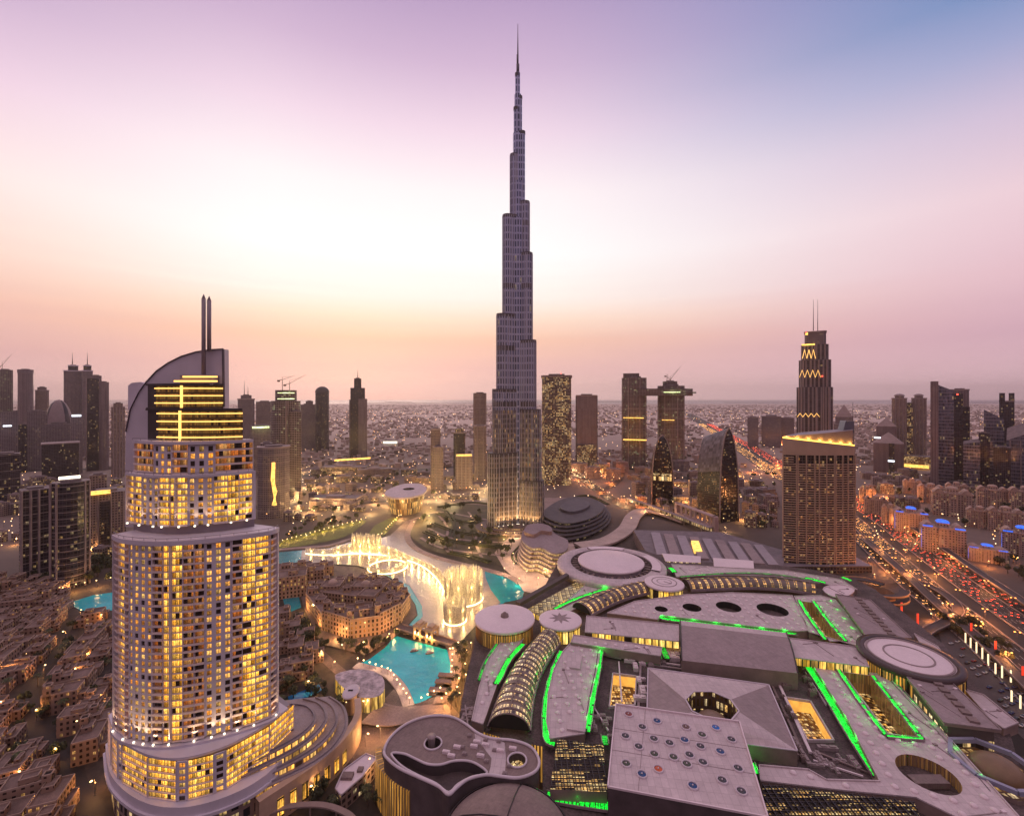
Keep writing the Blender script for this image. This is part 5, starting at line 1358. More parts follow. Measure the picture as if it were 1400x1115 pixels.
# ---- barrel arcades ------------------------------------------------
vault_m = facade('arcade_glazing', (.17, .115, .10), glass=(.07, .05, .04), bay=5.2, floor=1.9, wu=.46, wv=.72, lit=.93, warm=(1, .55, .2), warm2=(1, .74, .42), stren=.95, rough=.5)
vault_m2 = facade('small_arcade_glazing', (.16, .11, .10), glass=(.07, .05, .04), bay=7.5, floor=2.6, wu=.36, wv=.8, lit=.96, warm=(1, .45, .1), warm2=(1, .62, .25), stren=1.0, rough=.5)
def vault(name, label, px, w0, w1, z, hgt, m, nseg=6, rib=2):
    line = smooth_line(gl(px, z), nseg); c = line[len(line) // 2]; o = thing(name, label, 'arcade', (c.x, c.y, 0))
    N = 12; k = len(line); rows = []; u = 0
    for i, p in enumerate(line):
        t = (line[min(i + 1, k - 1)] - line[max(i - 1, 0)]).normalized(); n = Vector((-t.y, t.x, 0)); w = (w0 + (w1 - w0) * i / (k - 1)) / 2
        if i: u += (p - line[i - 1]).length
        rows.append(([p + n * w * math.cos(PI * j / N) + Vector((0, 0, hgt * math.sin(PI * j / N))) for j in range(N + 1)], u))
    g = MB(); al = PI * (w0 + hgt * 2) / 4 / N
    for (A, ua), (B, ub) in zip(rows, rows[1:]):
        for j in range(N): g.face([A[j], A[j + 1], B[j + 1], B[j]], 0, [(ua, j * al), (ua, (j + 1) * al), (ub, (j + 1) * al), (ub, j * al)], True)
    sh = objw('vault_roof', g, m, o)
    g = MB(); g.face(rows[0][0]); objw('end_wall', g, darkw, o); g = MB(); g.face(rows[-1][0][::-1]); objw('end_wall', g, darkw, o)
    for i in range(0, k, rib):
        g = MB(); g.tube([p + Vector((0, 0, .15)) for p in rows[i][0]], .38, 5); objw('vault_rib', g, roofb, sh)
    for sgn in (1, -1):
        g = MB(); L = [(r_[0][0] if sgn > 0 else r_[0][-1]) for r_ in rows]; ribbon(g, [p + Vector((0, 0, .6)) for p in L], 1.6, None, th=2.5); objw('gutter', g, roofd, o)
    g = MB(); g.tube([r_[0][N // 2] + Vector((0, 0, .3)) for r_ in rows], .45, 5); objw('ridge_beam', g, roofb, o)
    return o
vault('barrel_arcade', 'large curved barrel roof with rows of glowing panes, lower left of the mall', [(696, 996), (702, 968), (712, 935), (728, 905), (752, 874)], 24, 17, 24, 8.5, vault_m, 8, 3)
vault('barrel_arcade', 'short curved barrel roof with glowing slots between two white discs', [(795, 835), (826, 820), (858, 809), (888, 803)], 20, 18, 25, 6.5, vault_m2, 7, 2)
vault('barrel_arcade', 'long gently curved barrel roof with a row of amber slots, rear of the mall', [(938, 801), (985, 799), (1030, 798), (1075, 801), (1114, 807)], 18, 18, 25, 6.5, vault_m2, 8, 2)
# ---- big halls -----------------------------------------------------
o = thing('grey_hall', 'big plain grey hall with a slightly curved roof in the middle of the mall', 'mall hall', gp(1005, 890, 28)); o.location.z = 0
A, B, C_, D_ = gp(930, 851, 29), gp(1075, 868, 29), gp(1091, 926, 28), gp(932, 908, 28)
g = MB(); N = 10
for i in range(N):
    t0, t1 = i / N, (i + 1) / N; h = lambda t: 31 + 3.2 * math.sin(PI * (1 - t) ** 1.0)
    p = [A.lerp(D_, t0), B.lerp(C_, t0), B.lerp(C_, t1), A.lerp(D_, t1)]
    pts = [Vector((q.x, q.y, h(t))) for q, t in zip(p, (t0, t0, t1, t1))]
    g.face(pts[::-1], 0 if t0 > .1 else 1, None, False)
    for a, b in ((pts[0], pts[3]), (pts[2], pts[1])): g.face([a, b, (b[0], b[1], 18), (a[0], a[1], 18)], 2)
g.face([(D_.x, D_.y, 18), (C_.x, C_.y, 18), (C_.x, C_.y, 31), (D_.x, D_.y, 31)], 2); g.face([(B.x, B.y, 18), (A.x, A.y, 18), (A.x, A.y, 31), (B.x, B.y, 31)], 2)
rf = objw('hall_roof', g, [roofd, roofm, mwall], o)
g = MB()
for a, b in ((A, D_), (B, C_)):
    L = [Vector((a.lerp(b, t / 10).x, a.lerp(b, t / 10).y, 31.2 + 3.2 * math.sin(PI * (1 - t / 10)))) for t in range(11)]
    g.tube(L, .5, 5)
objw('roof_edge', g, dark_met, rf)
# hipped hall with octagon court
o = thing('hipped_hall', 'hipped roof hall with an octagonal opening showing a brown dome and gold windows', 'mall hall', gp(980, 965, 28)); o.location.z = 0
cor_ = [gp(886, 913, 28), gp(1051, 936, 28), gp(1090, 1026, 28), gp(884, 1000, 28)]
oc = gp(973, 965, 33); R8 = 34 * oc.y / F
og = [Vector((oc.x + R8 * math.cos(R(22.5 + 45 * k)), oc.y + R8 * .92 * math.sin(R(22.5 + 45 * k)), 33.5)) for k in range(8)]
# corner order: back-left, back-right, front-right, front-left
sec = [(0, 1, [2, 1]), (1, 2, [1, 0, 7]), (2, 3, [7, 6, 5, 4][:3] + [4][:0]), (3, 0, [5, 4, 3, 2])]
g = MB()
g.face([cor_[0], cor_[1], og[0], og[1], og[2], og[3]][::-1], 0); g.face([cor_[1], cor_[2], og[7], og[0]][::-1], 1)
g.face([cor_[2], cor_[3], og[4], og[5], og[6], og[7]][::-1], 0); g.face([cor_[3], cor_[0], og[3], og[4]][::-1], 1)
g.prism(ccw([(p.x, p.y) for p in cor_]), 18, 28, 2, cap=False)
rf = objw('hipped_roof', g, [roofm, roofd, mwall], o)
g = MB(); g.prism([(p.x, p.y) for p in og][::-1], 22.4, 33.4, 0, cap=False); g.face([(p.x, p.y, 22.4) for p in og], 1)
objw('court_wall', g, [facade('court_windows', (.10, .06, .04), glass=(.1, .06, .02), bay=2.4, floor=6, wu=.6, wv=.7, lit=.5, stren=1.1), darkw], o)
g = MB(); g.blob((oc.x, oc.y - 1, 22.4), R8 * .66, R8 * .66, 7, 0, 24, 7, half=True); objw('court_dome', g, paint('brown_dome', (.20, .13, .09), rough=.5, var=.15), o)
g = MB()
for i in range(8): g.bar(og[i] , og[(i + 1) % 8], .8, .5)
objw('court_rim', g, rim_m, rf)
g = MB()
for i in range(4): g.bar(cor_[i], cor_[(i + 1) % 4], .7, .5)
objw('roof_edge', g, rim_m, rf)
# hall with coloured roundels
RZ = 37.0
rc = [gp(842, 963, RZ), gp(1011, 987, RZ), gp(1050, 1118, RZ), gp(831, 1076, RZ)]
o = thing('roundel_hall', 'tall hall whose pink roof carries two dozen round coloured skylights', 'mall hall', (rc[0] + rc[2]) / 2); o.location.z = 0
g = MB(); g.prism(ccw([(p.x, p.y) for p in rc]), 0, RZ, 1, 0); rf = objw('hall_roof', g, [roofm, paint('dark_hall_wall', (.085, .062, .066), var=.25)], o)
g = MB()
for i in range(4): g.bar(rc[i], rc[(i + 1) % 4], .6, .9)
objw('parapet', g, roofl, rf)
g = MB()
for t in (.33, .6): g.bar(rc[0].lerp(rc[3], t), rc[1].lerp(rc[2], t), .25, .12)
g.bar(rc[0].lerp(rc[1], .25), rc[3].lerp(rc[2], .2), .25, .12)
objw('roof_seam', g, roofd, rf)
RC = {'d': (.045, .04, .05), 'b': (.015, .05, .16), 'B': (.01, .12, .42), 'r': (.22, .045, .04), 'o': (.5, .09, .03), 'g': (.05, .055, .035), 'n': (.12, .06, .05)}
rme = {}
for k, cc in RC.items():
    g = MB(); g.lathe((0, 0, 0), [(1.95, 0), (1.95, .5), (1.75, .62), (1.5, .5), (1.5, .15)], 24); g.lathe((0, 0, 0), [(1.5, .16, 1), (.9, .4, 1), (.25, .5, 1), (.25, .75, 0), (0, .8, 0)], 24, 1)
    rme[k] = g.mesh('roundel', [rim_m, paint('roundel_glass_' + {'d': 'dark', 'b': 'navy', 'B': 'blue', 'r': 'red', 'o': 'orange', 'g': 'olive', 'n': 'rust'}[k], cc, rough=.2, var=.35, scale=1.2)])
for (zx, zy_, k) in [(635, 563, 'r'), (790, 600, 'b'), (710, 633, 'd'), (947, 633, 'n'), (1110, 636, 'B'), (1035, 675, 'g'), (1195, 700, 'd'), (618, 682, 'd'), (773, 697, 'd'), (858, 720, 'd'), (940, 703, 'b'), (690, 740, 'd'), (1027, 738, 'd'), (1135, 766, 'b'),
                     (775, 780, 'g'), (880, 797, 'g'), (967, 785, 'd'), (952, 835, 'g'), (1040, 825, 'd'), (1232, 858, 'd'), (622, 832, 'g'), (797, 862, 'o'), (708, 890, 'b'), (1145, 922, 'd'), (985, 953, 'b'), (1250, 982, 'd')]:
    p = gp(700 + zx * .251, 835 + zy_ * .251, RZ)
    b = bpy.data.objects.new('roundel', rme[k]); COL.objects.link(b); b.parent = o; b.location = (p.x - o.location.x, p.y - o.location.y, RZ); b.scale = (1.28,) * 3
    if k in 'oBr': b['label'] = {'o': 'orange glass roundel', 'B': 'bright blue glass roundel', 'r': 'dull red glass roundel'}[k]
green_strip(o, [(746, 1088), (770, 1093), (800, 1098), (834, 1103)], 5, 21)
green_strip(o, [(826, 1005), (828, 1018)], 3, 24, green_d); green_strip(o, [(1028, 1042), (1034, 1058)], 2.0, 22)
# lattice glass roofs
lat_m = facade('lattice_glass', (.03, .022, .02), glass=(.05, .035, .02), bay=3.0, floor=1.1, wu=.86, wv=.7, lit=.62, warm=(1, .5, .12), warm2=(1, .75, .35), stren=1.0, clump=1.0)
for nm, lb, px, a in (('lattice_roof', 'glass lattice roof glowing gold in patches beside the roundel hall', [(762, 1010), (825, 1018), (830, 1082), (752, 1078)], 0), ('lattice_roof', 'long glass lattice roof glowing gold at the bottom right edge', [(1042, 1072), (1150, 1084), (1250, 1096), (1270, 1150), (1050, 1150)], 0)):
    P4 = gl(px, 27); c = sum(P4, Vector()) / len(P4); o = thing(nm, lb, 'glass roof', (c.x, c.y, 0), 0, 'mall glass roofs')
    g = MB(); g.prism(ccw([(p.x, p.y) for p in P4]), 12, 27, 1, 0); objw('glass_roof', g, [lat_m, mwall], o)
    g = MB(); x0, x1, y0, y1 = min(p.x for p in P4), max(p.x for p in P4), min(p.y for p in P4), max(p.y for p in P4); W = [(p.x, p.y) for p in P4]
    x = x0 + 1
    while x < x1:
        s_ = [y for y in [y0 + .3 * q for q in range(int((y1 - y0) / .3))] if inside((x, y), W)]
        if len(s_) > 3: g.bar((x, s_[0], 27.1), (x, s_[-1], 27.1), .35, .9)
        x += 3.0 if a == 0 else 4
    y = y0 + .5
    while y < y1:
        s_ = [q for q in [x0 + .3 * k for k in range(int((x1 - x0) / .3))] if inside((q, y), W)]
        if len(s_) > 3: g.bar((s_[0], y, 27.3), (s_[-1], y, 27.3), .22, .5)
        y += 2.2
    objw('lattice_beam', g, dark_met, o)['kind'] = 'stuff'
# raised kerbs round the two small atria; inner walls glow in place of lamplight
for lb, px in (('left glowing orange light well with speckled floor beside the hipped hall', P_at), ('right glowing orange light well with speckled floor beside the long green strip', T_at)):
    Q = ccw(poly_at(px, DZ)); c = sum((Vector((p[0], p[1], 0)) for p in Q), Vector()) / 4; o = thing('light_well', lb, 'light well', (c.x, c.y, DZ), 0, 'light wells')
    g = MB(); W = [Vector((p[0], p[1], 0)) for p in Q]
    for i in range(4):
        a, b = W[i], W[(i + 1) % 4]; g.bar((a.x, a.y, DZ), (b.x, b.y, DZ), .8, 1.6)
    objw('kerb', g, roofm, o)
    g = MB(); g.prism(Q[::-1], DZ - 6.8, DZ + .1, cap=False); g.v = [(c.x + (v[0] - c.x) * .985, c.y + (v[1] - c.y) * .985, v[2]) for v in g.v]; objw('glowing_wall', g, well_glow, o)
# long slabs with roof-light boxes
for lb, px, bx_ in (('long grey flat roof with a line of roof boxes, upper right of the mall', [(1142, 812), (1190, 820), (1246, 872), (1187, 873)], 10), ('grey flat canopy roof with golden open front, lower right of the mall', [(1240, 926), (1300, 932), (1369, 998), (1291, 988)], 6)):
    o, P = mall_roof('canopy_roof', lb, px, 33, m=roofd, th=1.5)
    A, B, C_, D_ = gl(px, 33)
    for k in range(bx_):
        t = (k + .6) / (bx_ + .4); p = A.lerp(D_, t).lerp(B.lerp(C_, t), .62); d_ = (D_ - A).normalized(); g = MB(); g.bar((p - d_ * 2.2).to_tuple()[:2] + (33,), (p + d_ * 2.2).to_tuple()[:2] + (33,), 4.5, 1.2); objw('roof_light', g, roofb, o)
    g = MB(); q = [A.lerp(B, .06), B.lerp(A, .06), C_.lerp(D_, .06), D_.lerp(C_, .06)]; cc = sum(q, Vector()) / 4
    g.prism(ccw([(cc.x + (p.x - cc.x) * .93, cc.y + (p.y - cc.y) * .93) for p in q]), 18, 31.4); objw('lit_storey', g, facade('canopy_windows', (.12, .09, .08), glass=(.06, .04, .03), bay=6, floor=14, wu=.62, wv=.62, lit=.62, stren=1.2), o)
o, _ = mall_roof('mall_roof', 'low plain roof between the right ringed disc and the grey canopy roof', [(1318, 942), (1345, 950), (1392, 988), (1372, 996), (1355, 984)], 24)
o, _ = mall_roof('mall_roof', 'plain roof behind the right ringed disc, beside the car park', [(1250, 866), (1282, 884), (1292, 898), (1262, 886)], 24)
# octagonal court with brown dome, right edge
c = gp(1360, 1042, 27); c.z = 0; o = thing('domed_court', 'octagonal court with a pale blue frame and brown dome at the right edge', 'court', c)
r = 47 * c.y / F; O8 = [(r * math.cos(R(22.5 + 45 * k)), r * 1.02 * math.sin(R(22.5 + 45 * k))) for k in range(8)]
g = MB()
for i in range(8): g.bar((O8[i][0], O8[i][1], 25), (O8[(i + 1) % 8][0], O8[(i + 1) % 8][1], 25), 1.9, 2.2)
obj('court_frame', g, paint('blue_lilac_frame', (.27, .26, .36), var=.1), o)
g = MB(); g.prism(O8, 10, 22.2, 1, 0); obj('court_floor', g, [facade('court_floor_glow', (.14, .07, .03), glass=(.2, .1, .03), bay=4, floor=4, wu=.7, wv=.7, lit=.7, stren=.7), mwall], o)
g = MB(); g.blob((1, 0, 22.2), r * .62, r * .62, 7.5, 0, 28, 8, half=True); obj('court_dome', g, paint('court_brown_dome', (.17, .10, .055), rough=.45, var=.2), o)
# ---- swirling roof building ---------------------------------------
SZ = 30.0
SW = [(525, 1028), (534, 1008), (556, 990), (585, 980), (615, 980), (636, 990), (652, 1002), (672, 1010), (702, 1013), (726, 1022), (737, 1040), (732, 1055), (710, 1064), (684, 1062), (664, 1060), (640, 1066), (624, 1078), (613, 1087), (600, 1076), (572, 1063), (548, 1052), (532, 1040)]
HO_ = [(535, 1031), (552, 1031), (566, 1037), (584, 1045), (602, 1046), (620, 1041), (640, 1041), (655, 1047), (666, 1058), (645, 1063), (626, 1073), (613, 1084), (596, 1072), (570, 1060), (548, 1047)]
so = gp(620, 1030, SZ); so.z = 0
o = thing('swirl_roof_building', 'heart-shaped building with a swirling two-level roof and raised pale rims', 'mall building', so)
ol = smooth_loop(gl(SW, SZ), 4); hl = smooth_loop(gl(HO_, SZ), 4); fun = circ(592, 1016, 4.6, SZ, 22); sk = circ(707, 1039, 4.8, SZ, 22)
g = plate_mesh([(p.x, p.y) for p in ol], [[(p.x, p.y) for p in hl], fun, sk], SZ, 4, 0, 1, 2, 3, 5)
rf = objw('swirl_roof', g, [roofb, paint('swirl_outer_wall', (.10, .075, .08), var=.25), paint('dark_swirl_wall', (.07, .05, .055), var=.2), paint('dark_lower_roof', (.075, .052, .055), rough=.6, var=.35, scale=.15, fine=.2)], o)
for nm, L, rr in (('roof_rim', ol, .75), ('roof_rim', hl, .6)):
    g = MB(); g.tube([p + Vector((0, 0, .5)) for p in L] + [L[0] + Vector((0, 0, .5))], rr, 6); objw(nm, g, rim_m, rf)
g = MB(); cc = gp(590, 1011, SZ); g.lathe((cc.x, cc.y, 26), [(2.0, 0), (2.0, 5.2), (2.5, 6.2), (0, 6.3)], 18); objw('roof_funnel', g, roofd, o)
for L in (fun, sk):
    g = MB(); g.tube([Vector((p[0], p[1], SZ + .3)) for p in L + [L[0]]], .5, 6); objw('opening_rim', g, rim_m, rf)
g = MB(); cc = gp(707, 1041, 26); g.lathe((cc.x, cc.y, 25.2), [(4.0, 0), (3.6, .6), (0, 1.3)], 20); objw('lit_dome', g, facade('gold_roof_light', (.1, .05, .02), bay=1.4, floor=.5, wu=.8, wv=.8, lit=.9, stren=1.2), o)
ume = um[2]
for (x, y) in [(642, 1006), (652, 1015), (625, 1022), (632, 1022), (648, 1021), (664, 1019), (610, 1029), (617, 1034), (635, 1031), (658, 1030), (657, 1034), (665, 1041), (676, 1026), (684, 1027), (664, 1012), (682, 1014), (696, 1048), (690, 1058), (701, 1024)]:
    p = gp(x, y, SZ); b = bpy.data.objects.new('rooftop_unit', um[(x + y) % 2]); COL.objects.link(b); b.parent = o; b.location = (p.x - so.x, p.y - so.y, SZ); b.scale = (.55, .55, .5); b.rotation_euler = (0, 0, -.2)
g = MB(); L = smooth_line(gl([(648, 998), (668, 1008), (690, 1015), (690, 1060), (684, 1062), (668, 1058), (672, 1036), (650, 1010)], SZ), 2); g.face(ccw([(p.x, p.y, SZ + .12) for p in L])); objw('pale_roof_patch', g, roofm, rf)
g = MB(); L = smooth_line(gl([(517, 1022), (522, 1046), (540, 1066), (562, 1078)], 22), 6); ribbon(g, L, 3, 22, th=22); objw('finned_wall', g, gold_fin, o)
# shallow dome in front
c = gp(693, 1143, 27); c.z = 0; o = thing('shallow_dome', 'shallow brown-grey dome roof cut by the bottom edge of the picture', 'dome', c)
g = MB(); g.lathe((0, 0, 0), [(27, 0, 1), (27, 25, 1), (27.6, 26.5), (26, 28), (20, 31.2), (12, 33.6), (5, 34.6), (0, 34.8)], 72); rf = obj('dome_roof', g, [roofb, mwall], o)
g = MB()
for a in (R(75), R(255), R(165), R(345)): g.tube([Vector((math.cos(a) * r_, math.sin(a) * r_, z_ + .1)) for r_, z_ in ((27.5, 26.6), (26, 28.1), (20, 31.3), (12, 33.7), (5, 34.7), (0, 34.9))], .3, 5)
obj('dome_seam', g, dark_met, rf)
g = MB(); g.lathe((0, 0, 0), [(27.4, 25.6), (28.2, 26), (28.2, 27), (27.4, 27.2)], 72); obj('dome_rim', g, dark_met, rf)
# golden gallery between drum and ring roof, with its dark beam
o = thing('glass_gallery', 'sloping glass gallery glowing gold between the white drum and the ring roof', 'gallery', gp(760, 815, 24)); o.location.z = 0
g = MB(); g.prism(ccw(poly_at([(718, 834), (792, 793), (806, 799), (738, 842)], 24)), 10, 24, 1, 0)
objw('glass_roof', g, [facade('gallery_glass', (.10, .07, .04), glass=(.1, .06, .03), bay=4, floor=2, wu=.86, wv=.7, lit=.9, warm=(1, .62, .2), warm2=(1, .78, .42), stren=.62), gold_win], o)
g = MB(); a, b = gp(708, 828, 26), gp(782, 785, 26); g.bar(a, b, 5, 3.5); objw('side_beam', g, paint('gallery_beam', (.085, .06, .062), var=.2), o)
# ---- car park roofs at the back ------------------------------------
o = thing('car_park_building', 'wide car park building with striped grey roofs behind the mall', 'car park', gp(970, 748, 16)); o.location.z = 0
g = MB(); g.prism(ccw(poly_at([(866, 724), (985, 727), (1072, 752), (1072, 776), (1030, 778), (905, 768), (882, 752)], 16)), 0, 16, 1, 0); dk = objw('deck', g, [paint('car_park_deck', (.16, .125, .14), var=.25), mwall], o)
for k in range(9):
    xa = 890 + k * 17.5; sk_ = 10 + k * 1.6
    px = [(xa, 727 + k * 2.1), (xa + 12, 727.5 + k * 2.1), (xa + 12 + sk_, 758 + k * 1.7), (xa + sk_ - 2, 757.5 + k * 1.7)]
    g = MB(); g.prism(ccw(poly_at(px, 18.5)), 16, 18.5, 0, 0); objw('roof_strip', g, roofd if k % 2 else paint('lilac_strip', (.30, .25, .28), var=.12), dk)
for nm, px in (('front', [(905, 756), (958, 760), (958, 769), (910, 767)]), ('front', [(975, 762), (1030, 766), (1031, 778), (976, 774)])):
    g = MB(); g.prism(ccw(poly_at(px, 21)), 4, 21, 1, 0); objw('entrance_block', g, [roofl, facade('lit_entrance', (.30, .23, .2), bay=7, floor=9, wu=.5, wv=.6, lit=.8, stren=1.3)], o)
g = MB(); g.prism(ccw(poly_at([(945, 738), (955, 738), (960, 752), (949, 752)], 20)), 16, 19.4); objw('lit_roof_light', g, amber, o)
# ---- dark layered building and cream wavy building ------------------
o = thing('layered_building', 'dark boat-shaped layered building at the foot of the supertall', 'mall building', gp(785, 700, 20)); o.location.z = 0
lay = smooth_loop(gl([(742, 704), (760, 688), (782, 681), (806, 683), (824, 690), (822, 702), (800, 713), (768, 717)], 20), 4); cc = sum(lay, Vector()) / len(lay)
for k in range(5):
    s_ = 1.0 + .07 * (4 - k); z1 = 6 + 4.2 * k
    P = [(cc.x + (p.x - cc.x) * s_, cc.y + (p.y - cc.y) * s_) for p in lay]; Pi = [(cc.x + (p.x - cc.x) * s_ * .95, cc.y + (p.y - cc.y) * s_ * .95) for p in lay]
    g = MB(); g.prism(ccw(Pi), max(0, z1 - 6), z1 - 1.4, 1, 0); g.prism(ccw(P), z1 - 1.4, z1, 0, 0, bottom=True)
    objw('floor_layer', g, [paint('slate_layer', (.085, .07, .08), var=.2), facade('layer_glass', (.04, .03, .03), bay=5, floor=6, wu=.9, wv=.8, lit=.1, stren=.8)], o)
g = MB(); g.prism(ccw([(cc.x + (p.x - cc.x) * .5, cc.y + (p.y - cc.y) * .5 + 6) for p in lay]), 22.8, 27); objw('roof_plant', g, paint('slate_roof_plant', (.10, .085, .10), var=.2), o)
o = thing('wavy_building', 'cream wavy building of stacked curved balconies with gold light by the lake', 'mall building', gp(742, 745, 14)); o.location.z = 0
wl_ = [(714, 738), (716, 724), (734, 717), (752, 722), (760, 730), (776, 738), (774, 752), (756, 756), (740, 748), (726, 748)]
for k in range(6):
    zz = 6 + 4.6 * k
    P = smooth_loop(gl([(x - (5 - k) * 1.2 * (1 if x < 745 else .2), y + 4.6 * k * 0 + (.5 * (5 - k))) for x, y in wl_], 29), 4)
    c2 = sum(P, Vector()) / len(P); Pi = [(c2.x + (p.x - c2.x) * .93, c2.y + (p.y - c2.y) * .93) for p in P]
    g = MB(); g.prism(ccw(Pi), zz - 4.6, zz - 1.3, 1, 0); g.prism(ccw([(p.x, p.y) for p in P]), zz - 1.3, zz, 0, 0, bottom=True)
    objw('floor_layer', g, [paint('cream_layer', (.42, .31, .27), var=.12) if k < 5 else roofd, facade('gold_balcony', (.30, .2, .12), glass=(.2, .12, .05), bay=4, floor=5, wu=.85, wv=.9, lit=.95, warm=(1, .6, .2), warm2=(1, .75, .4), stren=.9)], o)
g = MB(); P = smooth_loop(gl([(717, 727), (722, 718), (738, 716), (752, 720), (754, 727), (740, 726), (730, 731)], 33), 4); g.prism(ccw([(p.x, p.y) for p in P]), 29, 34, 0, 1); objw('roof_pavilion', g, [paint('copper_band', (.35, .22, .17), var=.1), roofd], o)
# spiral ramp and crescent roof near the brown hotel
o = thing('spiral_ramp', 'round spiral car ramp with an orange lit inner wall, beside the highway', 'ramp', gp(1194, 806, 14)); o.location.z = 0
for k in range(2):
    L = [Vector((30 * math.cos(a) * .8, 26 * math.sin(a), 7 + 7 * k + a)) for a in [R(30) + R(300) * i / 30 for i in range(31)]]
    g = MB(); ribbon(g, L, 8, None, th=1.2); rp = obj('ramp_deck', g, asph_l, o)
    g = MB(); ribbon(g, [p + Vector((0, 0, 1.3)) for p in L], .6, None, th=1.3, off=-4); obj('ramp_wall', g, paint('warm_ramp_wall', (.42, .24, .15), var=.15), rp)
g = MB(); g.lathe((0, 0, 0), [(18, 0), (18, 13)], 32); obj('inner_wall', g, paint('ramp_inner_wall', (.35, .2, .13), var=.2), o)
o, _ = mall_roof('mall_roof', 'pale crescent roof at the end of the long rear arcade', [(1125, 806), (1136, 800), (1155, 800), (1168, 806), (1160, 814), (1140, 816)], 27, m=roofl, round_=3)
# elevated covered walkway to the station
o = thing('covered_walkway', 'long raised covered walkway with gold windows crossing behind the car park', 'footbridge', gp(925, 700, 12)); o.location.z = 0
WL = smooth_line(gl([(858, 681), (880, 688), (905, 697), (935, 708), (972, 722)], 12), 5)
g = MB(); ribbon(g, WL, 7, 13.5, th=1.2); objw('walkway_roof', g, roofd, o)
g = MB(); ribbon(g, WL, 6, 12.2, th=5.0); objw('glazed_side', g, facade('walkway_glass', (.12, .08, .06), glass=(.06, .04, .03), bay=5, floor=8, wu=.6, wv=.8, lit=.8, warm=(1, .55, .2), warm2=(1, .75, .4), stren=1.1), o)
for p in WL[::3]:
    g = MB(); g.box(p.x - .7, p.y - .7, 0, p.x + .7, p.y + .7, 7.2); objw('pier', g, kerb, o)
o = thing('gateway_frame', 'pink open frame building straddling the raised walkway', 'footbridge station', gp(952, 708, 10)); o.location.z = 0
a, b = gp(926, 696, 14), gp(978, 716, 14)
g = MB(); g.bar((a.x, a.y, 8), (b.x, b.y, 8), 9, 2); g.bar((a.x, a.y, 24), (b.x, b.y, 24), 9, 2)
for k in range(9):
    p = a.lerp(b, k / 8); g.box(p.x - .8, p.y - 4, 10, p.x + .8, p.y + 4, 24)
g.box(b.x - 3, b.y - 5, 0, b.x + 3, b.y + 5, 26); g.box(a.x - 3, a.y - 5, 0, a.x + 3, a.y + 5, 26)
objw('frame', g, paint('pink_frame', (.40, .28, .27), var=.1), o)
# ================================================================== FOUNTAINS, BRIDGE, OLD TOWN, CITY
def water_mat():
    m, t, b = base_mat('fountain_spray')
    t.n.remove(b)
    out = [n for n in t.n if n.type == 'OUTPUT_MATERIAL'][0]
    d = t.new('ShaderNodeBsdfDiffuse'); d.inputs[0].default_value = (.92, .86, .74, 1)
    tr = t.new('ShaderNodeBsdfTranslucent'); tr.inputs[0].default_value = (.92, .86, .74, 1)
    mx = t.new('ShaderNodeMixShader'); mx.inputs[0].default_value = .5; t.l.new(d.outputs[0], mx.inputs[1]); t.l.new(tr.outputs[0], mx.inputs[2])
    tp = t.new('ShaderNodeBsdfTransparent'); m2 = t.new('ShaderNodeMixShader')
    tcn = t.new('ShaderNodeTexCoord'); z = t.sep(tcn.outputs['Object'])[2]
    f = t.m('MULTIPLY', t.mr(t.noise(tcn.outputs['Object'], .9, 3.0), .35, .65, .45, .95), t.mr(z, 0, 32, 1.0, .35))
    t.put(m2.inputs[0], f); t.l.new(tp.outputs[0], m2.inputs[1]); t.l.new(mx.outputs[0], m2.inputs[2]); t.l.new(m2.outputs[0], out.inputs[0])
    return m
spray = water_mat()
nozz = glow_mat('underwater_lamp', (1, .82, .42), 6)
def fountain(label, line, closed, hgt, step, nl, power, wid=.42):
    step *= .5; wid *= 1.0; power *= 1.5
    """row of vertical water jets over lamps set at the water surface"""
    c = sum(line, Vector()) / len(line); o = thing('fountain', label, 'fountain', (c.x, c.y, .5), 0, 'dancing fountain jets')
    L = line + [line[0]] if closed else line
    tot = sum((b - a).length for a, b in zip(L, L[1:])); n = max(6, int(tot / step))
    g = MB(); lm = MB()
    for k in range(n):
        p = resample(L, [(k + .5) / n])[0] - Vector((c.x, c.y, 0)); t = k / n
        h = (hgt(t) if callable(hgt) else hgt) * rnd.uniform(.86, 1.04); w_ = wid * rnd.uniform(.7, 1.4)
        lx, ly = rnd.uniform(-.03, .03) * h, rnd.uniform(-.03, .03) * h
        pr = [(.35 * w_, 0), (.75 * w_, h * .25), (1.1 * w_, h * .6), (.9 * w_, h * .85), (.15 * w_, h)]
        for (r0, z0), (r1, z1) in zip(pr, pr[1:]):
            for j in range(5):
                a0, a1 = 2 * PI * j / 5, 2 * PI * (j + 1) / 5; q = lambda r, a, z: (p.x + lx * z / h + r * math.cos(a), p.y + ly * z / h + r * math.sin(a), z)
                g.face([q(r0, a0, z0), q(r0, a1, z0), q(r1, a1, z1), q(r1, a0, z1)], 0, None, True)
        lm.lathe((p.x, p.y, 0), [(.8, 0), (.7, .3), (0, .4)], 6)
    obj('water_jet', g, spray, o)['kind'] = 'stuff'; obj('underwater_lamp', lm, nozz, o)['kind'] = 'stuff'
    H_ = max(hgt(t / 9) for t in range(10)) if callable(hgt) else hgt
    for k in range(nl):
        p = resample(L, [(k + .5) / nl])[0]
        for q_ in ((.22, .62) if H_ > 15 else (.5,)): lamp('fountain_light', o, (p.x - c.x, p.y - c.y, max(2.0, q_ * H_)), power * 1.5, (1, .66, .22), 1.2)
    return o
ARC = smooth_line(gl([(455, 760), (482, 757), (505, 758), (530, 760), (552, 765), (571, 771), (587, 781), (600, 795), (608, 810), (612, 824)]), 6)
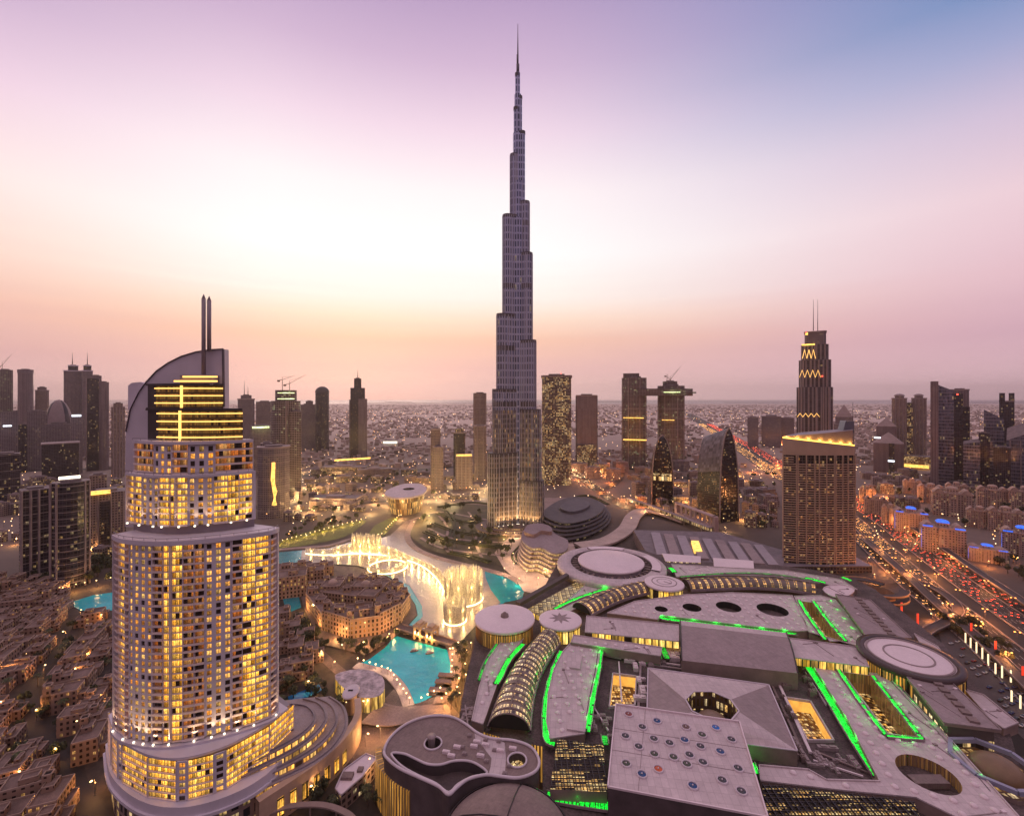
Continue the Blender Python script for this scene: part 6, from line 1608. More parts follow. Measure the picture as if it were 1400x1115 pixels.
fountain('long S-curved row of gold lit jets sweeping across the lake', ARC, False, lambda t: 12 + 5 * math.sin(9 * t), 1.15, 18, 5200)
fountain('tall fan of gold lit jets at the far left end of the long row', smooth_line(gl([(481, 755), (500, 756), (521, 757)]), 5), False, 27, .75, 6, 12000, .6)
fountain('low fine jets trailing left of the tall fan', smooth_line(gl([(418, 757), (440, 759), (470, 758)]), 5), False, 9, 1.5, 3, 3000)
cc = gp(530, 775); fountain('wide low ring of gold lit jets below the long row', [cc + Vector((24 * math.cos(2 * PI * k / 24), 24 * math.sin(2 * PI * k / 24), 0)) for k in range(24)], True, 7, 1.1, 9, 2600)
cc = gp(634, 818); fountain('tall ring of gold lit jets at the right end of the long row', [cc + Vector((20 * math.cos(2 * PI * k / 24), 20 * math.sin(2 * PI * k / 24), 0)) for k in range(24)], True, 30, .9, 9, 11000, .6)
cc = gp(622, 848); fountain('narrow ring of gold lit jets nearest the bridge', [cc + Vector((10.5 * math.cos(2 * PI * k / 20), 10.5 * math.sin(2 * PI * k / 20), 0)) for k in range(20)], True, 20, .7, 5, 9000, .5)

sand1 = facade('sand_house_wall', (.25, .145, .105), glass=(.03, .018, .016), bay=3.3, floor=3.3, wu=.4, wv=.52, lit=.2, stren=1.2, warm=(1, .40, .08), warm2=(1, .6, .22), clump=.8, rough=.85, wallvar=.25)
sand2 = facade('pink_house_wall', (.27, .17, .13), glass=(.03, .02, .018), bay=3.0, floor=3.4, wu=.42, wv=.5, lit=.18, stren=1.1, warm=(1, .42, .1), warm2=(1, .6, .22), clump=.8, rough=.85, wallvar=.25)
sandr = paint('sand_roof', (.16, .105, .092), rough=.9, var=.35, scale=.15, fine=.25)
sandp = paint('sand_parapet', (.36, .25, .205), rough=.85, var=.2)
souk_w = facade('souk_arcade_wall', (.34, .205, .145), glass=(.03, .018, .014), bay=3.6, floor=4.0, wu=.45, wv=.6, lit=.24, stren=1.2, warm=(1, .45, .1), warm2=(1, .62, .22), rough=.85, wallvar=.2)
warm_l = glow_mat('warm_lantern', (1, .62, .22), 7)
def parapet_block(g, P, z0, z1, wm=0, rm=1, pm=2, ph=1.1, th=.5):
    P = ccw(P); n = len(P); g.prism(P, z0, z1, wm, rm)
    for i in range(n):
        a, b = Vector((*P[i][:2], z1)), Vector((*P[(i + 1) % n][:2], z1)); d = (b - a).normalized(); nn = Vector((-d.y, d.x, 0)) * th / 2; g.bar(a + nn, b + nn, th, ph, pm)
def rect(cx, cy, w, d, a=0.0):
    ca, sa = math.cos(a), math.sin(a); return [(cx + x * ca - y * sa, cy + x * sa + y * ca) for x, y in ((-w / 2, -d / 2), (w / 2, -d / 2), (w / 2, d / 2), (-w / 2, d / 2))]
# ---- souk on the island -------------------------------------------
o = thing('souk_building', 'large sand-coloured souk with arcades and courtyards filling the lake island', 'souk', gp(490, 830)); 
RING = [(418, 832), (440, 862), (478, 874), (520, 868), (549, 852), (561, 834), (548, 815), (515, 805), (478, 806), (442, 812), (420, 820)]
W = gl(RING); n = len(W); cI = sum(W, Vector()) / n
hs = [15, 18, 17, 19, 16, 15, 13, 13, 12, 14, 13]
for i in range(n):
    a, b = W[i], W[(i + 1) % n]; m1 = (cI - a).normalized() * 17; m2 = (cI - b).normalized() * 17
    g = MB(); parapet_block(g, [(a.x, a.y), (b.x, b.y), (b + m2).to_tuple()[:2], (a + m1).to_tuple()[:2]], 0, hs[i]); wg = objw('wing', g, [souk_w, sandr, sandp], o)
    g = MB(); q = a.lerp(b, .5) + (m1 + m2) * .25; parapet_block(g, rect(q.x, q.y, 9, 8, .2 * i), hs[i], hs[i] + 3.5 + (i % 3)); objw('roof_room', g, [souk_w, sandr, sandp], wg)
    g = MB(); q = a + m1 * .35; parapet_block(g, rect(q.x, q.y, 6, 6, .3), 0, hs[i] + 6); objw('corner_tower', g, [souk_w, sandr, sandp], wg)
for k, (px, py, w_, d_, h_) in enumerate(((470, 828, 46, 16, 15), (512, 826, 18, 40, 17), (500, 822, 26, 14, 18), (455, 820, 20, 20, 18), (530, 835, 22, 20, 14), (487, 848, 30, 12, 13))):
    g = MB(); q = gp(px, py); parapet_block(g, rect(q.x, q.y, w_, d_, -.25 + .1 * k), 0, h_); wg = objw('wing', g, [souk_w, sandr, sandp], o)
    if k in (2, 3): g = MB(); g.blob((q.x, q.y, h_), 5, 5, 4.2, 0, 16, 6, half=True); objw('dome', g, sandp, wg)
    else: g = MB(); parapet_block(g, rect(q.x + 3, q.y + 1, 8, 6, .4), h_, h_ + 4); objw('roof_room', g, [souk_w, sandr, sandp], wg)
for (px, py, p_) in ((462, 872, 9000), (500, 880, 12000), (540, 866, 9000), (432, 858, 7000), (520, 880, 9000), (415, 835, 6000), (485, 790, 5000)):
    q = gp(px, py); lamp('arcade_lamp', o, (q.x - o.location.x, q.y - 4 - o.location.y, 5), p_, (1, .52, .16), .8)
o = thing('palace_wing', 'sand-coloured palace hotel wing at the lake edge left of the souk', 'hotel wing', gp(410, 800))
for k, (px, py, w_, d_, h_) in enumerate(((396, 812, 34, 22, 22), (420, 800, 36, 16, 18), (438, 786, 30, 16, 12), (386, 800, 20, 26, 20), (408, 788, 30, 14, 14))):
    g = MB(); q = gp(px, py); parapet_block(g, rect(q.x, q.y, w_, d_, .35), 0, h_); wg = objw('wing', g, [souk_w, sandr, sandp], o)
    g = MB(); parapet_block(g, rect(q.x + 4, q.y, 9, 7, .35), h_, h_ + 4); objw('roof_room', g, [souk_w, sandr, sandp], wg)
# ---- footbridge with gate towers ----------------------------------
o = thing('lake_bridge', 'brown footbridge with two golden gate towers over the turquoise pool', 'bridge', gp(584, 872)); a, b = gp(546, 862), gp(620, 885)
g = MB(); g.bar((a.x, a.y, 2.2), (b.x, b.y, 2.2), 9, 1.6); dk_ = objw('bridge_deck', g, pave_d, o)
d_ = (b - a).normalized(); nn = Vector((-d_.y, d_.x, 0))
for s_ in (-4.2, 4.2):
    g = MB(); g.bar((a + nn * s_).to_tuple()[:2] + (3.8,), (b + nn * s_).to_tuple()[:2] + (3.8,), .5, 1.2); objw('balustrade', g, sandp, dk_)
for t in (.12, .3, .72, .9):
    p = a.lerp(b, t); g = MB(); g.box(p.x - 1.2, p.y - 3.5, 0, p.x + 1.2, p.y + 3.5, 2.2); objw('bridge_pier', g, sandp, o)
for t in (.40, .62):
    p = a.lerp(b, t); g = MB()
    for sx in (-1, 1):
        for sy in (-1, 1): q = p + d_ * 3.0 * sx + nn * 4 * sy; g.box(q.x - .9, q.y - .9, 0, q.x + .9, q.y + .9, 11)
    q = p; g.prism(ccw(rect(q.x, q.y, 8.2, 10.2, math.atan2(d_.y, d_.x))), 10, 12.4, bottom=True); g.prism(ccw(rect(q.x, q.y, 5, 6, math.atan2(d_.y, d_.x))), 12.4, 14)
    gt = objw('gate_tower', g, paint('gate_stone', (.45, .30, .19), var=.15), o)
    for sy in (-1, 1):
        q = p - Vector((0, 3.2, 0)) + d_ * 2.2 * sy; lamp('gate_lamp', gt, (q.x - o.location.x, q.y - 3 - o.location.y, 4.5), 2600, (1, .55, .14), .4)
    g = MB()
    for sx in (-1, 1): q = p + d_ * 2.0 * sx - nn * 4.6; g.box(q.x - .5, q.y - .5, 5, q.x + .5, q.y + .5, 7)
    objw('lantern', g, warm_l, gt)
# ---- house kinds ---------------------------------------------------
def house(blocks, wm, tower_=None, name='town_house'):
    o = thing(name, 'house', 'house', (0, 0, 0))
    for k, (x, y, w_, d_, h_) in enumerate(blocks):
        g = MB(); parapet_block(g, rect(x, y, w_, d_), 0, h_, th=.35, ph=.9); wb = obj('wall', g, [wm, sandr, sandp], o)
        if k == 0: g = MB(); parapet_block(g, rect(x + w_ * .2, y + d_ * .15, w_ * .4, d_ * .45), h_, h_ + 2.6, th=.3, ph=.5); obj('roof_room', g, [wm, sandr, sandp], wb)
    if tower_:
        x, y, h_ = tower_; g = MB(); parapet_block(g, rect(x, y, 4, 4), 0, h_, th=.4, ph=.8)
        for s_ in (-1, 1): g.box(x - .6 + s_ * .9, y - 2.15, h_ - 3.2, x + .1 + s_ * .9, y - 2.0, h_ - .8, 1)
        obj('wind_tower', g, [wm, darkw, sandp], o)
    return o
HT = [(house([(0, 0, 13, 11, 9), (7, 3, 7, 9, 6), (-5, -6, 6, 5, 5)], sand1), 'stepped'), (house([(0, 0, 11, 15, 12), (-7, 2, 6, 9, 8)], sand2), 'tall'), (house([(0, 0, 16, 9, 8), (4, 6, 8, 6, 11)], sand1, (-5, 2, 15)), 'wind-towered'),
      (house([(0, 0, 10, 10, 6.5), (8, 0, 7, 7, 9.5), (3, 7, 9, 5, 5)], sand2), 'low'), (house([(-5, 0, 6, 16, 9), (5, 0, 6, 16, 9), (0, 6, 6, 5, 8), (0, -6, 5, 4, 4)], sand1), 'courtyard'), (house([(0, 0, 18, 12, 13), (0, -7, 12, 4, 7)], sand2, (6, 4, 19)), 'big towered')]
used = set()
def put_house(k, loc, rz, label, group, sc=1.0):
    h, kind = HT[k]
    if k not in used: used.add(k); h.location = loc; h.rotation_euler = (0, 0, rz); h.scale = (sc,) * 3; tag(h, label, 'house', group); return h
    return dup(h, loc, rz, label, group, sc)
# old town at the lower left: rows of houses on a slanting grid
rows = []
ang = R(24); ca, sa = math.cos(ang), math.sin(ang); base = gp(60, 960)
occ = [Vector((p.x, p.y)) for p in ROADW]
lag = poly_at([(85, 826), (128, 808), (250, 796), (250, 838), (160, 842), (100, 840)], 0)
for j in range(-11, 16):
    rw = []
    for i in range(-22, 23):
        x, y = base.x + 16.6 * i * ca - 14.6 * j * sa + rnd.uniform(-1.6, 1.6), base.y + 16.6 * i * sa + 14.6 * j * ca + rnd.uniform(-1.2, 1.2)
        if y < 205: continue
        px = CX + F * x / y; py = HY + F * EYE / y
        if not (-30 < px < 152 and 815 < py < 1150): continue
        if py > 1040 and px > 128: continue
        if py > 1000 and px > 60 and py - 1000 > (150 - px) * 1.6: continue
        if min((Vector((x, y)) - q).length for q in occ) < 10 or inside((x, y), lag) or edge_dist((x, y), lag) < 8: continue
        if (i * 7 + j * 3) % 17 == 0: continue
        rw.append((x, y))
    if rw: rows.append(rw)
for r_, rw in enumerate(rows):
    rw.sort()
    for i, (x, y) in enumerate(rw):
        k = rnd.choice((0, 0, 1, 2, 3, 3, 4, 4, 5)); kind = HT[k][1]
        put_house(k, (x, y, 0), ang + rnd.choice((0, PI / 2, PI, -PI / 2)) + rnd.uniform(-.06, .06), 'brown %s house, %s from left in the %s row up from the picture bottom' % (kind, ORD[i], ORD[r_]), 'old town houses at the lower left', rnd.uniform(.85, 1.15))
# houses squeezed between the tall hotel and the island
spots = [(388, 850), (408, 858), (396, 872), (418, 880), (388, 890), (405, 898), (426, 902), (392, 915), (412, 922), (386, 935)]
for i, (px, py) in enumerate(spots):
    p = gp(px, py); put_house((i * 2 + 1) % 6, (p.x, p.y, 0), .35 + PI / 2 * (i % 4), 'sand-coloured %s house, %s nearest the canal in the cluster right of the hotel' % (HT[(i * 2 + 1) % 6][1], ORD[i]), 'houses between hotel and island', .95)
# houses across the lagoon on the far left
for r_, (py, xs_) in enumerate(((832, (4, 30, 56, 80)), (815, (-8, 20, 48, 72)), (806, (10, 40, 66)))):
    for i, px in enumerate(xs_):
        p = gp(px, py); put_house((i + r_) % 6, (p.x, p.y, 0), .25 + PI / 2 * i, 'warm lit %s house, %s from left, %s row below the dark towers' % (HT[(i + r_) % 6][1], ORD[i], ORD[r_]), 'houses below the dark towers', 1.25)
for k, (h, kind) in enumerate(HT):
    if k not in used: p = gp(20 + 10 * k, 1050); put_house(k, (p.x, p.y, 0), 0, 'brown %s house alone at the bottom left' % kind, 'old town houses at the lower left')
# ---- residences beyond the highway --------------------------------
res_w = facade('residence_wall', (.36, .25, .215), glass=(.05, .035, .032), bay=3.2, floor=3.3, wu=.5, wv=.5, lit=.16, stren=1.0, warm=(1, .55, .18), warm2=(1, .75, .45), clump=.7)
blue_l = glow_mat('blue_led', (.03, .17, 1.0), .85, var=.5, scale=.3)
def residence(blue):
    o = thing('residence_block', 'block', 'apartment block', (0, 0, 0)); g = MB()
    P = [(-22, -9), (-14, -11), (-13, -9), (-5, -9), (-4, -11.5), (4, -11.5), (5, -9), (13, -9), (14, -11), (22, -9), (22, 9), (-22, 9)]
    g.prism(P, 0, 34, 0, 1); wl = obj('wall', g, [res_w, sandr], o)
    g = MB(); g.prism([(x * 1.02, y * 1.04) for x, y in P], 33.4, 35, bottom=True); g.prism([(x * 1.02, y * 1.04) for x, y in P], 27, 27.7, bottom=True); obj('cornice', g, sandp, wl)
    for x in (-15, 15):                     # curved attic gables with round openings
        g = MB(); L = [(x - 6 + 12 * k / 10, 35 + 5.5 * math.sin(PI * k / 10)) for k in range(11)]
        for (xa, za), (xb, zb) in zip(L, L[1:]):
            g.face([(xa, -9.5, 34), (xb, -9.5, 34), (xb, -9.5, zb), (xa, -9.5, za)]); g.face([(xa, -9.5, za), (xb, -9.5, zb), (xb, 8, zb), (xa, 8, za)])
        at_ = obj('attic_gable', g, sandp, wl)
        g = MB(); g.lathe((0, 0, 0), [(2.0, 0), (0, .05)], 16); g.v = [(x + p[0], -9.62 - p[2], 37 + p[1]) for p in g.v]; obj('round_window', g, darkw, at_)
    g = MB(); g.prism(rect(0, 0, 13, 12), 35, 41, 0, 1); obj('roof_pavilion', g, [res_w, sandr], wl)
    g = MB(); g.blob((0, 0, 41), 7, 6.5, 3.2, 0, 14, 5, half=True); obj('roof_dome', g, sandp, wl)
    g = MB()
    for x in (-4.6, 4.6, -13.5, 13.5): g.bar((x, -11.4, 0), (x, -11.4, 34), 1.0, 1.0)
    obj('pier', g, sandp, wl)['kind'] = 'stuff'
    if blue:
        for x0, x1, y, z in ((-21, -11, -11.9, 35.1), (11, 21, -11.9, 35.1), (-6.5, 6.5, -7, 41)):
            g = MB(); g.bar((x0, y, z), (x1, y, z), 1.2, 1.6); obj('blue_light', g, blue_l, o)
        for x in (-22.3, -13.6, 13.6): g = MB(); g.bar((x, -11.6, 6), (x, -11.6, 32), .35, .35); obj('blue_light', g, blue_l, o)
        g = MB(); g.blob((0, 0, 41.3), 7.2, 6.7, 3.2, 0, 14, 5, half=True); obj('blue_lit_dome', g, blue_l, o)  # glowing shell stands in for blue light falling on the dome
    return o
RN, RB_ = residence(False), residence(True); u1 = u2 = False
for (xa, xb, py, bl, lb) in [(1188, 1216, 704, 0, 'plain brown residence nearest the brown hotel slab'), (1212, 1234, 718, 0, 'narrow brown residence left of the first blue-lit one'), (1231, 1271, 729, 1, 'blue-lit residence beside the highway, left one of two'), (1270, 1321, 757, 1, 'large blue-lit residence beside the highway, right one of two'),
                             (1262, 1293, 688, 0, 'brown residence at the foot of the slanting glass tower'), (1284, 1330, 706, 0, 'wide brown residence behind the large blue-lit one'), (1331, 1361, 722, 0, 'brown residence in the middle of the right hand group'), (1362, 1402, 728, 0, 'brown residence touching the right edge, upper one'),
                             (1383, 1430, 762, 1, 'blue lit residence cut by the right picture edge'), (1336, 1380, 770, 1, 'lower blue lit residence near the right picture edge'), (1240, 1262, 676, 0, 'small far residence below the golden twin towers'), (1300, 1326, 682, 0, 'small far residence below the black slab tower'), (1345, 1380, 694, 0, 'small far residence below the right glass tower'), (1390, 1430, 700, 0, 'far residence at the right picture edge'),
                             (1180, 1200, 688, 0, 'small residence half hidden by the brown hotel slab')]:
    c = gp((xa + xb) / 2, py); w_ = (xb - xa) * c.y / F; rz = -math.atan2(c.x, c.y) * .8; s_ = w_ / 50; zsc = min(1.25, max(.8, s_)); zz = (s_, s_, zsc * (.62 if py == 770 else 1))
    src = RB_ if bl else RN
    if (u2 if bl else u1): dup(src, (c.x, c.y + 8, 0), rz, lb, 'residences beyond the highway', zz)
    else:
        src.location = (c.x, c.y + 8, 0); src.rotation_euler = (0, 0, rz); src.scale = zz; tag(src, lb, None, 'residences beyond the highway')
        if bl: u2 = True
        else: u1 = True
# ---- boat-shaped opera house --------------------------------------
o = thing('opera_house', 'boat-shaped glass opera house under a flat overhanging white roof', 'opera house', gp(554, 695))
RP = [(526, 675), (534, 667), (553, 661), (574, 661), (583, 667), (579, 674), (562, 679), (540, 680)]
P = smooth_loop(gl(RP, 36), 4); cc = sum(P, Vector()) / len(P); hole = [(cc.x + 11 * math.cos(2 * PI * k / 20), cc.y + 14 + 12 * math.sin(2 * PI * k / 20)) for k in range(20)]
g = plate_mesh([(p.x, p.y) for p in P], [hole], 36, 33, 0, 0, 1, 1, 2.5); objw('flat_roof', g, [roofm, darkw], o)
g = MB(); Q = ccw([(p.x, p.y) for p in P]); k_ = len(Q); cu = 0
for i in range(k_):
    a, b = Q[i], Q[(i + 1) % k_]; L_ = math.hypot(a[0] - b[0], a[1] - b[1])
    f0 = lambda p, s_: (cc.x + (p[0] - cc.x) * s_, cc.y + (p[1] - cc.y) * s_)
    g.face([f0(a, .74) + (0,), f0(b, .74) + (0,), f0(b, .92) + (33,), f0(a, .92) + (33,)], 0, [(cu, 0), (cu + L_, 0), (cu + L_, 33), (cu, 33)]); cu += L_
objw('glass_wall', g, facade('opera_glass', (.15, .09, .06), glass=(.08, .05, .03), bay=3, floor=12, wu=.7, wv=.9, lit=.55, warm=(1, .5, .1), warm2=(1, .7, .25), stren=1.1), o)
for px in (540, 555, 570): q = gp(px, 700); lamp('forecourt_lamp', o, (q.x - o.location.x, q.y - o.location.y, 6), 14000, (1, .6, .2), 1)
# ---- low and middle-height blocks of the city ----------------------
cityw = [SK['city'], SK['tan'], SK['mauve'], SK['lit'], SK['dark']]
def block(label, px, py, wpx, h, wm, group, rot=None, dep=.7, cat='building', name='city_block', step=True):
    c = gp(px, py); w_ = wpx * c.y / F; o = thing(name, label, cat, (c.x, c.y, 0), -math.atan2(c.x, c.y) if rot is None else rot, group); d_ = w_ * dep
    g = MB(); parapet_block(g, rect(0, d_ / 2, w_, d_), 0, h, ph=1.2, th=.8); wl = obj('wall', g, [wm, roof_m, trim_m], o)
    g = MB(); g.box(-w_ * .2, d_ * .3, h, w_ * .15, d_ * .7, h + 3.2); obj('roof_plant', g, roofd, wl)
    if step: g = MB(); g.prism(rect(w_ * .28, d_ * .45, w_ * .5, d_ * 1.1), 0, h * .62, 0, 1); obj('side_wing', g, [wm, roof_m], wl)
    return o
def rows_of(lbl, group, data, hs_, seed):
    q = random.Random(seed)
    for r_, (py, x0, x1, n) in enumerate(data):
        for i in range(n):
            px = x0 + (x1 - x0) * (i + .5) / n + q.uniform(-3, 3); wp = (x1 - x0) / n * q.uniform(.5, .85)
            block('%s, %s from left, %s row back' % (lbl, ORD[i], ORD[r_]), px, py + q.uniform(-1.5, 1.5), wp, q.uniform(*hs_), q.choice(cityw[:4]), group, rot=q.uniform(-.5, .3), dep=q.uniform(.5, 1.0))
rows_of('low sand-coloured block left of the sail-crowned hotel', 'low blocks left of the hotel', [(770, 124, 162, 2), (740, -10, 30, 2), (722, 122, 165, 3), (705, -10, 30, 3), (690, 5, 165, 8), (676, -5, 165, 9), (664, -5, 165, 9)], (10, 24), 3)
rows_of('low block beyond the green lake lawn', 'low blocks beyond the lawn', [(712, 385, 430, 3), (698, 400, 500, 6), (684, 400, 520, 7), (672, 412, 520, 6), (660, 412, 590, 8), (650, 420, 590, 7)], (6, 16), 5)
rows_of('low block beside the opera house', 'low blocks by the opera house', [(682, 598, 660, 4), (668, 600, 660, 4), (656, 590, 665, 5)], (6, 18), 6)
rows_of('office block around the leaf towers', 'office blocks around the leaf towers', [(722, 1020, 1066, 3), (714, 1016, 1066, 4), (704, 1014, 1066, 4), (704, 905, 950, 3), (692, 868, 1066, 8), (678, 862, 1066, 8), (665, 870, 1045, 7), (655, 800, 1020, 8), (646, 780, 1000, 8)], (9, 30), 8)
rows_of('low block below the right skyline', 'low blocks below the right skyline', [(716, 1372, 1410, 2), (694, 1200, 1260, 3), (674, 1185, 1400, 11), (664, 1190, 1400, 11), (655, 1180, 1400, 11)], (8, 22), 9)
o = block('long low building with an orange lit roof in the middle distance', 468, 650, 62, 22, SK['lit'], None, dep=.35, name='lit_block'); lit_band(o, 459, 505, 628, 1225, 6, amber) if False else None
g = MB(); a, b = at(458, 630, 1222), at(506, 627, 1222); g.bar(a - o.location, b - o.location, 8, 4); obj('roof_light', g, amber, o); o.rotation_euler = (0, 0, 0)
o = block('broad pale block right of the orange lit building', 512, 652, 44, 20, SK['tan'], None, dep=.4, name='pale_block'); block('long dull-roofed shed left of the opera house', 455, 690, 66, 12, SK['mauve'], None, dep=.4, name='long_shed', rot=-.05)
o = block('white floodlit hall in the far middle distance', 533, 610, 20, 26, paint('floodlit_wall', (.7, .65, .55)), None, dep=.4, name='floodlit_hall'); g = MB(); a, b = at(524, 606, 1935), at(543, 606, 1935); g.bar(a, b, 2, 9); objw('light_wall', g, glow_mat('white_flood', (1, .95, .75), 1.3, var=.4, scale=.1), o); o.rotation_euler = (0, 0, 0)
# ---- terrace building and odd roofs by the pool --------------------
o = thing('terrace_building', 'low building with a mottled white terrace roof beside the turquoise pool', 'building', gp(505, 935)); P = smooth_loop(gl([(458, 922), (490, 914), (518, 920), (526, 935), (520, 950), (494, 953), (470, 940)], 10), 3)
g = MB(); g.prism(ccw([(p.x, p.y) for p in P]), 0, 10, 1, 0); objw('roof', g, [paint('mottled_terrace', (.40, .32, .33), var=.6, scale=.25, fine=.3), gold_win], o)
o = thing('oval_canopy', 'small tilted oval canopy with a dark slot by the terrace building', 'canopy', gp(481, 952)); c = gp(480, 944, 14); g = MB(); g.lathe((c.x, c.y, 13), [(6.5, 0), (6.8, .6), (6, 1.0), (0, 1.3)], 28, 0, .8, 1.2); rf = objw('oval_roof', g, rim_m, o); g = MB(); g.box(c.x - 2, c.y - .6, 14.3, c.x + 1.2, c.y + .8, 14.6); objw('roof_slot', g, darkw, rf); g = MB(); g.lathe((c.x, c.y, 0), [(4.2, 0), (4.2, 13)], 20); objw('drum', g, mwall, o)
o = thing('long_pavilion', 'small long white-roofed pavilion between hotel annex and swirl roof', 'pavilion', gp(485, 1062)); P = gl([(458, 1078), (470, 1052), (500, 1030), (516, 1036), (496, 1062), (466, 1088)], 9)
g = MB(); parapet_block(g, [(p.x, p.y) for p in P], 0, 9, 0, 1, 2, .8, .5); objw('wall', g, [SK['city'], roofl, rim_m], o); g = MB(); q = gp(475, 1062, 9); g.box(q.x - 3, q.y - 2, 9, q.x + 3, q.y + 2, 10.6); g.box(q.x + 4, q.y + 3, 9, q.x + 7, q.y + 6, 10.2); objw('roof_plant', g, roofb, o)
o = thing('curved_canopy', 'thin curved brown canopy at the bottom edge by the hotel podium', 'canopy', gp(420, 1118)); L = smooth_line(gl([(350, 1120), (390, 1103), (440, 1100), (475, 1112), (488, 1128)], 7), 6); g = MB(); ribbon(g, L, 3, 7.5, th=.8); objw('canopy_roof', g, mwall, o); 
for p in L[::5]: g = MB(); g.box(p.x - .3, p.y - .3, 0, p.x + .3, p.y + .3, 6.7); objw('column', g, mwall, o)
for k, (px, py) in enumerate(((613, 929), (609, 938), (601, 949))):
    c = gp(px - 3, py); o = thing('jetty_pavilion', '%s dark-roofed boat jetty on the right side of the turquoise pool' % ('upper', 'middle', 'lower')[k], 'jetty', (c.x, c.y, 0), -.1, 'boat jetties'); g = MB(); g.box(-6, -2.2, 3.4, 6, 2.2, 4.2); obj('roof', g, roofb, o); g = MB(); g.box(-6, -2.2, .3, 6, 2.2, .9); obj('deck', g, pave_d, o)
    for x in (-5, 0, 5):
        for y in (-1.9, 1.9): g = MB(); g.box(x - .15, y - .15, .9, x + .15, y + .15, 3.4); obj('post', g, dark_met, o)
for k, (px, py) in enumerate(((566, 890), (587, 893))):
    c = gp(px, py, .3); o = thing('boat', '%s little boat on the turquoise pool under the bridge' % ('left', 'right')[k], 'boat', c, .3, 'boats on the pool'); g = MB()
    H_ = [(-3.2, 0), (-2.4, -1), (1.8, -1), (3.6, 0), (1.8, 1), (-2.4, 1)]; g.prism(H_, 0, .8, bottom=True); obj('hull', g, roofb, o); g = MB(); g.box(-1.8, -.8, 2.0, 1.4, .8, 2.2); obj('canopy', g, rim_m, o)
    for x in (-1.6, 1.2): g = MB(); g.box(x - .08, -.08, .8, x + .08, .08, 2.0); obj('post', g, dark_met, o)
# ---- suburbs and their lights (one mass each) ----------------------
def per_island(name, cols, rough=.85, e=0.0):
    m, t, b = base_mat(name); gi = t.new('ShaderNodeNewGeometry'); r_ = gi.outputs['Random Per Island']
    c = t.ramp(r_, [(i / (len(cols) - 1), cc) for i, cc in enumerate(cols)])
    t.put(b.inputs['Base Color'], c); b.inputs['Roughness'].default_value = rough
    if e: t.put(b.inputs['Emission Color'], c); b.inputs['Emission Strength'].default_value = e; m.cycles.emission_sampling = 'NONE'
    return m
q = random.Random(11); g = MB(); gl2 = MB()
hw = [(p.x, p.y) for p in HWY]
def free(x, y, r=60):
    return min(abs(x - a) + abs(y - b) for a, b in hw) > r
cnt = 0
while cnt < 14000:
    y = 1350 * (8.5 ** (q.random() ** .8)); px = q.uniform(-60, 1460); x = (px - CX) * y / F
    if noise.noise(Vector((x * .0016, y * .0016, 3))) < -.22: continue
    if not free(x, y, 120): continue
    a = .35 * round(noise.noise(Vector((x * .0006, y * .0006, 9))) * 3); w_, d_ = q.uniform(7, 17) * (1 + y / 9000), q.uniform(7, 15) * (1 + y / 9000); h_ = q.choice((6, 7, 8, 9, 10, 12, 15)) * (1.7 if q.random() < .03 else 1)
    g.prism(rect(x, y, w_, d_, a), 0, h_); cnt += 1
struct('suburb_houses', g, per_island('suburb_walls', [(.13, .10, .078), (.27, .19, .16), (.38, .275, .24), (.45, .335, .295), (.15, .115, .09), (.31, .22, .19), (.5, .385, .34)]), 'stuff')
cnt = 0
while cnt < 2600:
    y = 620 * (11 ** (q.random() ** 1.1)); px = q.uniform(-20, 1420); x = (px - CX) * y / F
    if y < 1100 and (430 < px < 1180 and HY + F * EYE / y > 690): continue
    r_ = .5 + y * .00045; z = q.uniform(7, 11)
    gl2.lathe((x, y, z), [(0, -r_), (r_, 0), (0, r_)], 4, smooth=False); cnt += 1
struct('far_street_lights', gl2, per_island('far_lamp_glow', [(1, .35, .08), (1, .5, .15), (1, .7, .35), (1, .85, .6), (1, .45, .12)], e=3.5), 'stuff')
# ================================================================== LAMPS, CARS, TREES
lampw = glow_mat('street_lamp_head', (1, .60, .24), 5); lampo = glow_mat('sodium_lamp_head', (1, .34, .07), 5)
pole_m = paint('lamp_pole', (.12, .10, .10), metal=.4)
def lamp_kind(hm, h, two=False):
    o = thing('street_lamp', 'lamp', 'street lamp'); g = MB(); g.tube([(0, 0, 0), (0, 0, h)], .16, 6, r1=.09); obj('pole', g, pole_m, o)
    for s_ in ((1, -1) if two else (1,)):
        g = MB(); g.tube([(0, 0, h), (s_ * 1.6, 0, h + .5)], .08, 5); arm = obj('arm', g, pole_m, o)
        g = MB(); g.blob((s_ * 1.7, 0, h + .35), .75, .5, .38, 0, 8, 4); obj('lamp_head', g, hm, arm)
    return o
def globe_kind():
    o = thing('globe_lamp', 'lamp', 'street lamp'); g = MB(); g.tube([(0, 0, 0), (0, 0, 4.2)], .1, 6); obj('pole', g, pole_m, o); g = MB(); g.blob((0, 0, 4.6), .55, .55, .55, 0, 8, 5); obj('globe', g, lampw, o); return o
L1, L2, L3 = lamp_kind(lampo, 11, True), lamp_kind(lampw, 8), globe_kind(); first = set()
def put(src, loc, rz, label, group, power=0, col=(1, .6, .25), sc=1.0):
    if src.name not in first: first.add(src.name); src.location = loc; src.rotation_euler = (0, 0, rz); src.scale = (sc,) * 3; tag(src, label, None, group); o = src
    else: o = dup(src, loc, rz, label, group, sc)
    if power: lamp('lamp_light', o, (0, 0, (11 if src is L1 else 8 if src is L2 else 4.6) - 1.2), power * 1.8, col, .5)
    return o
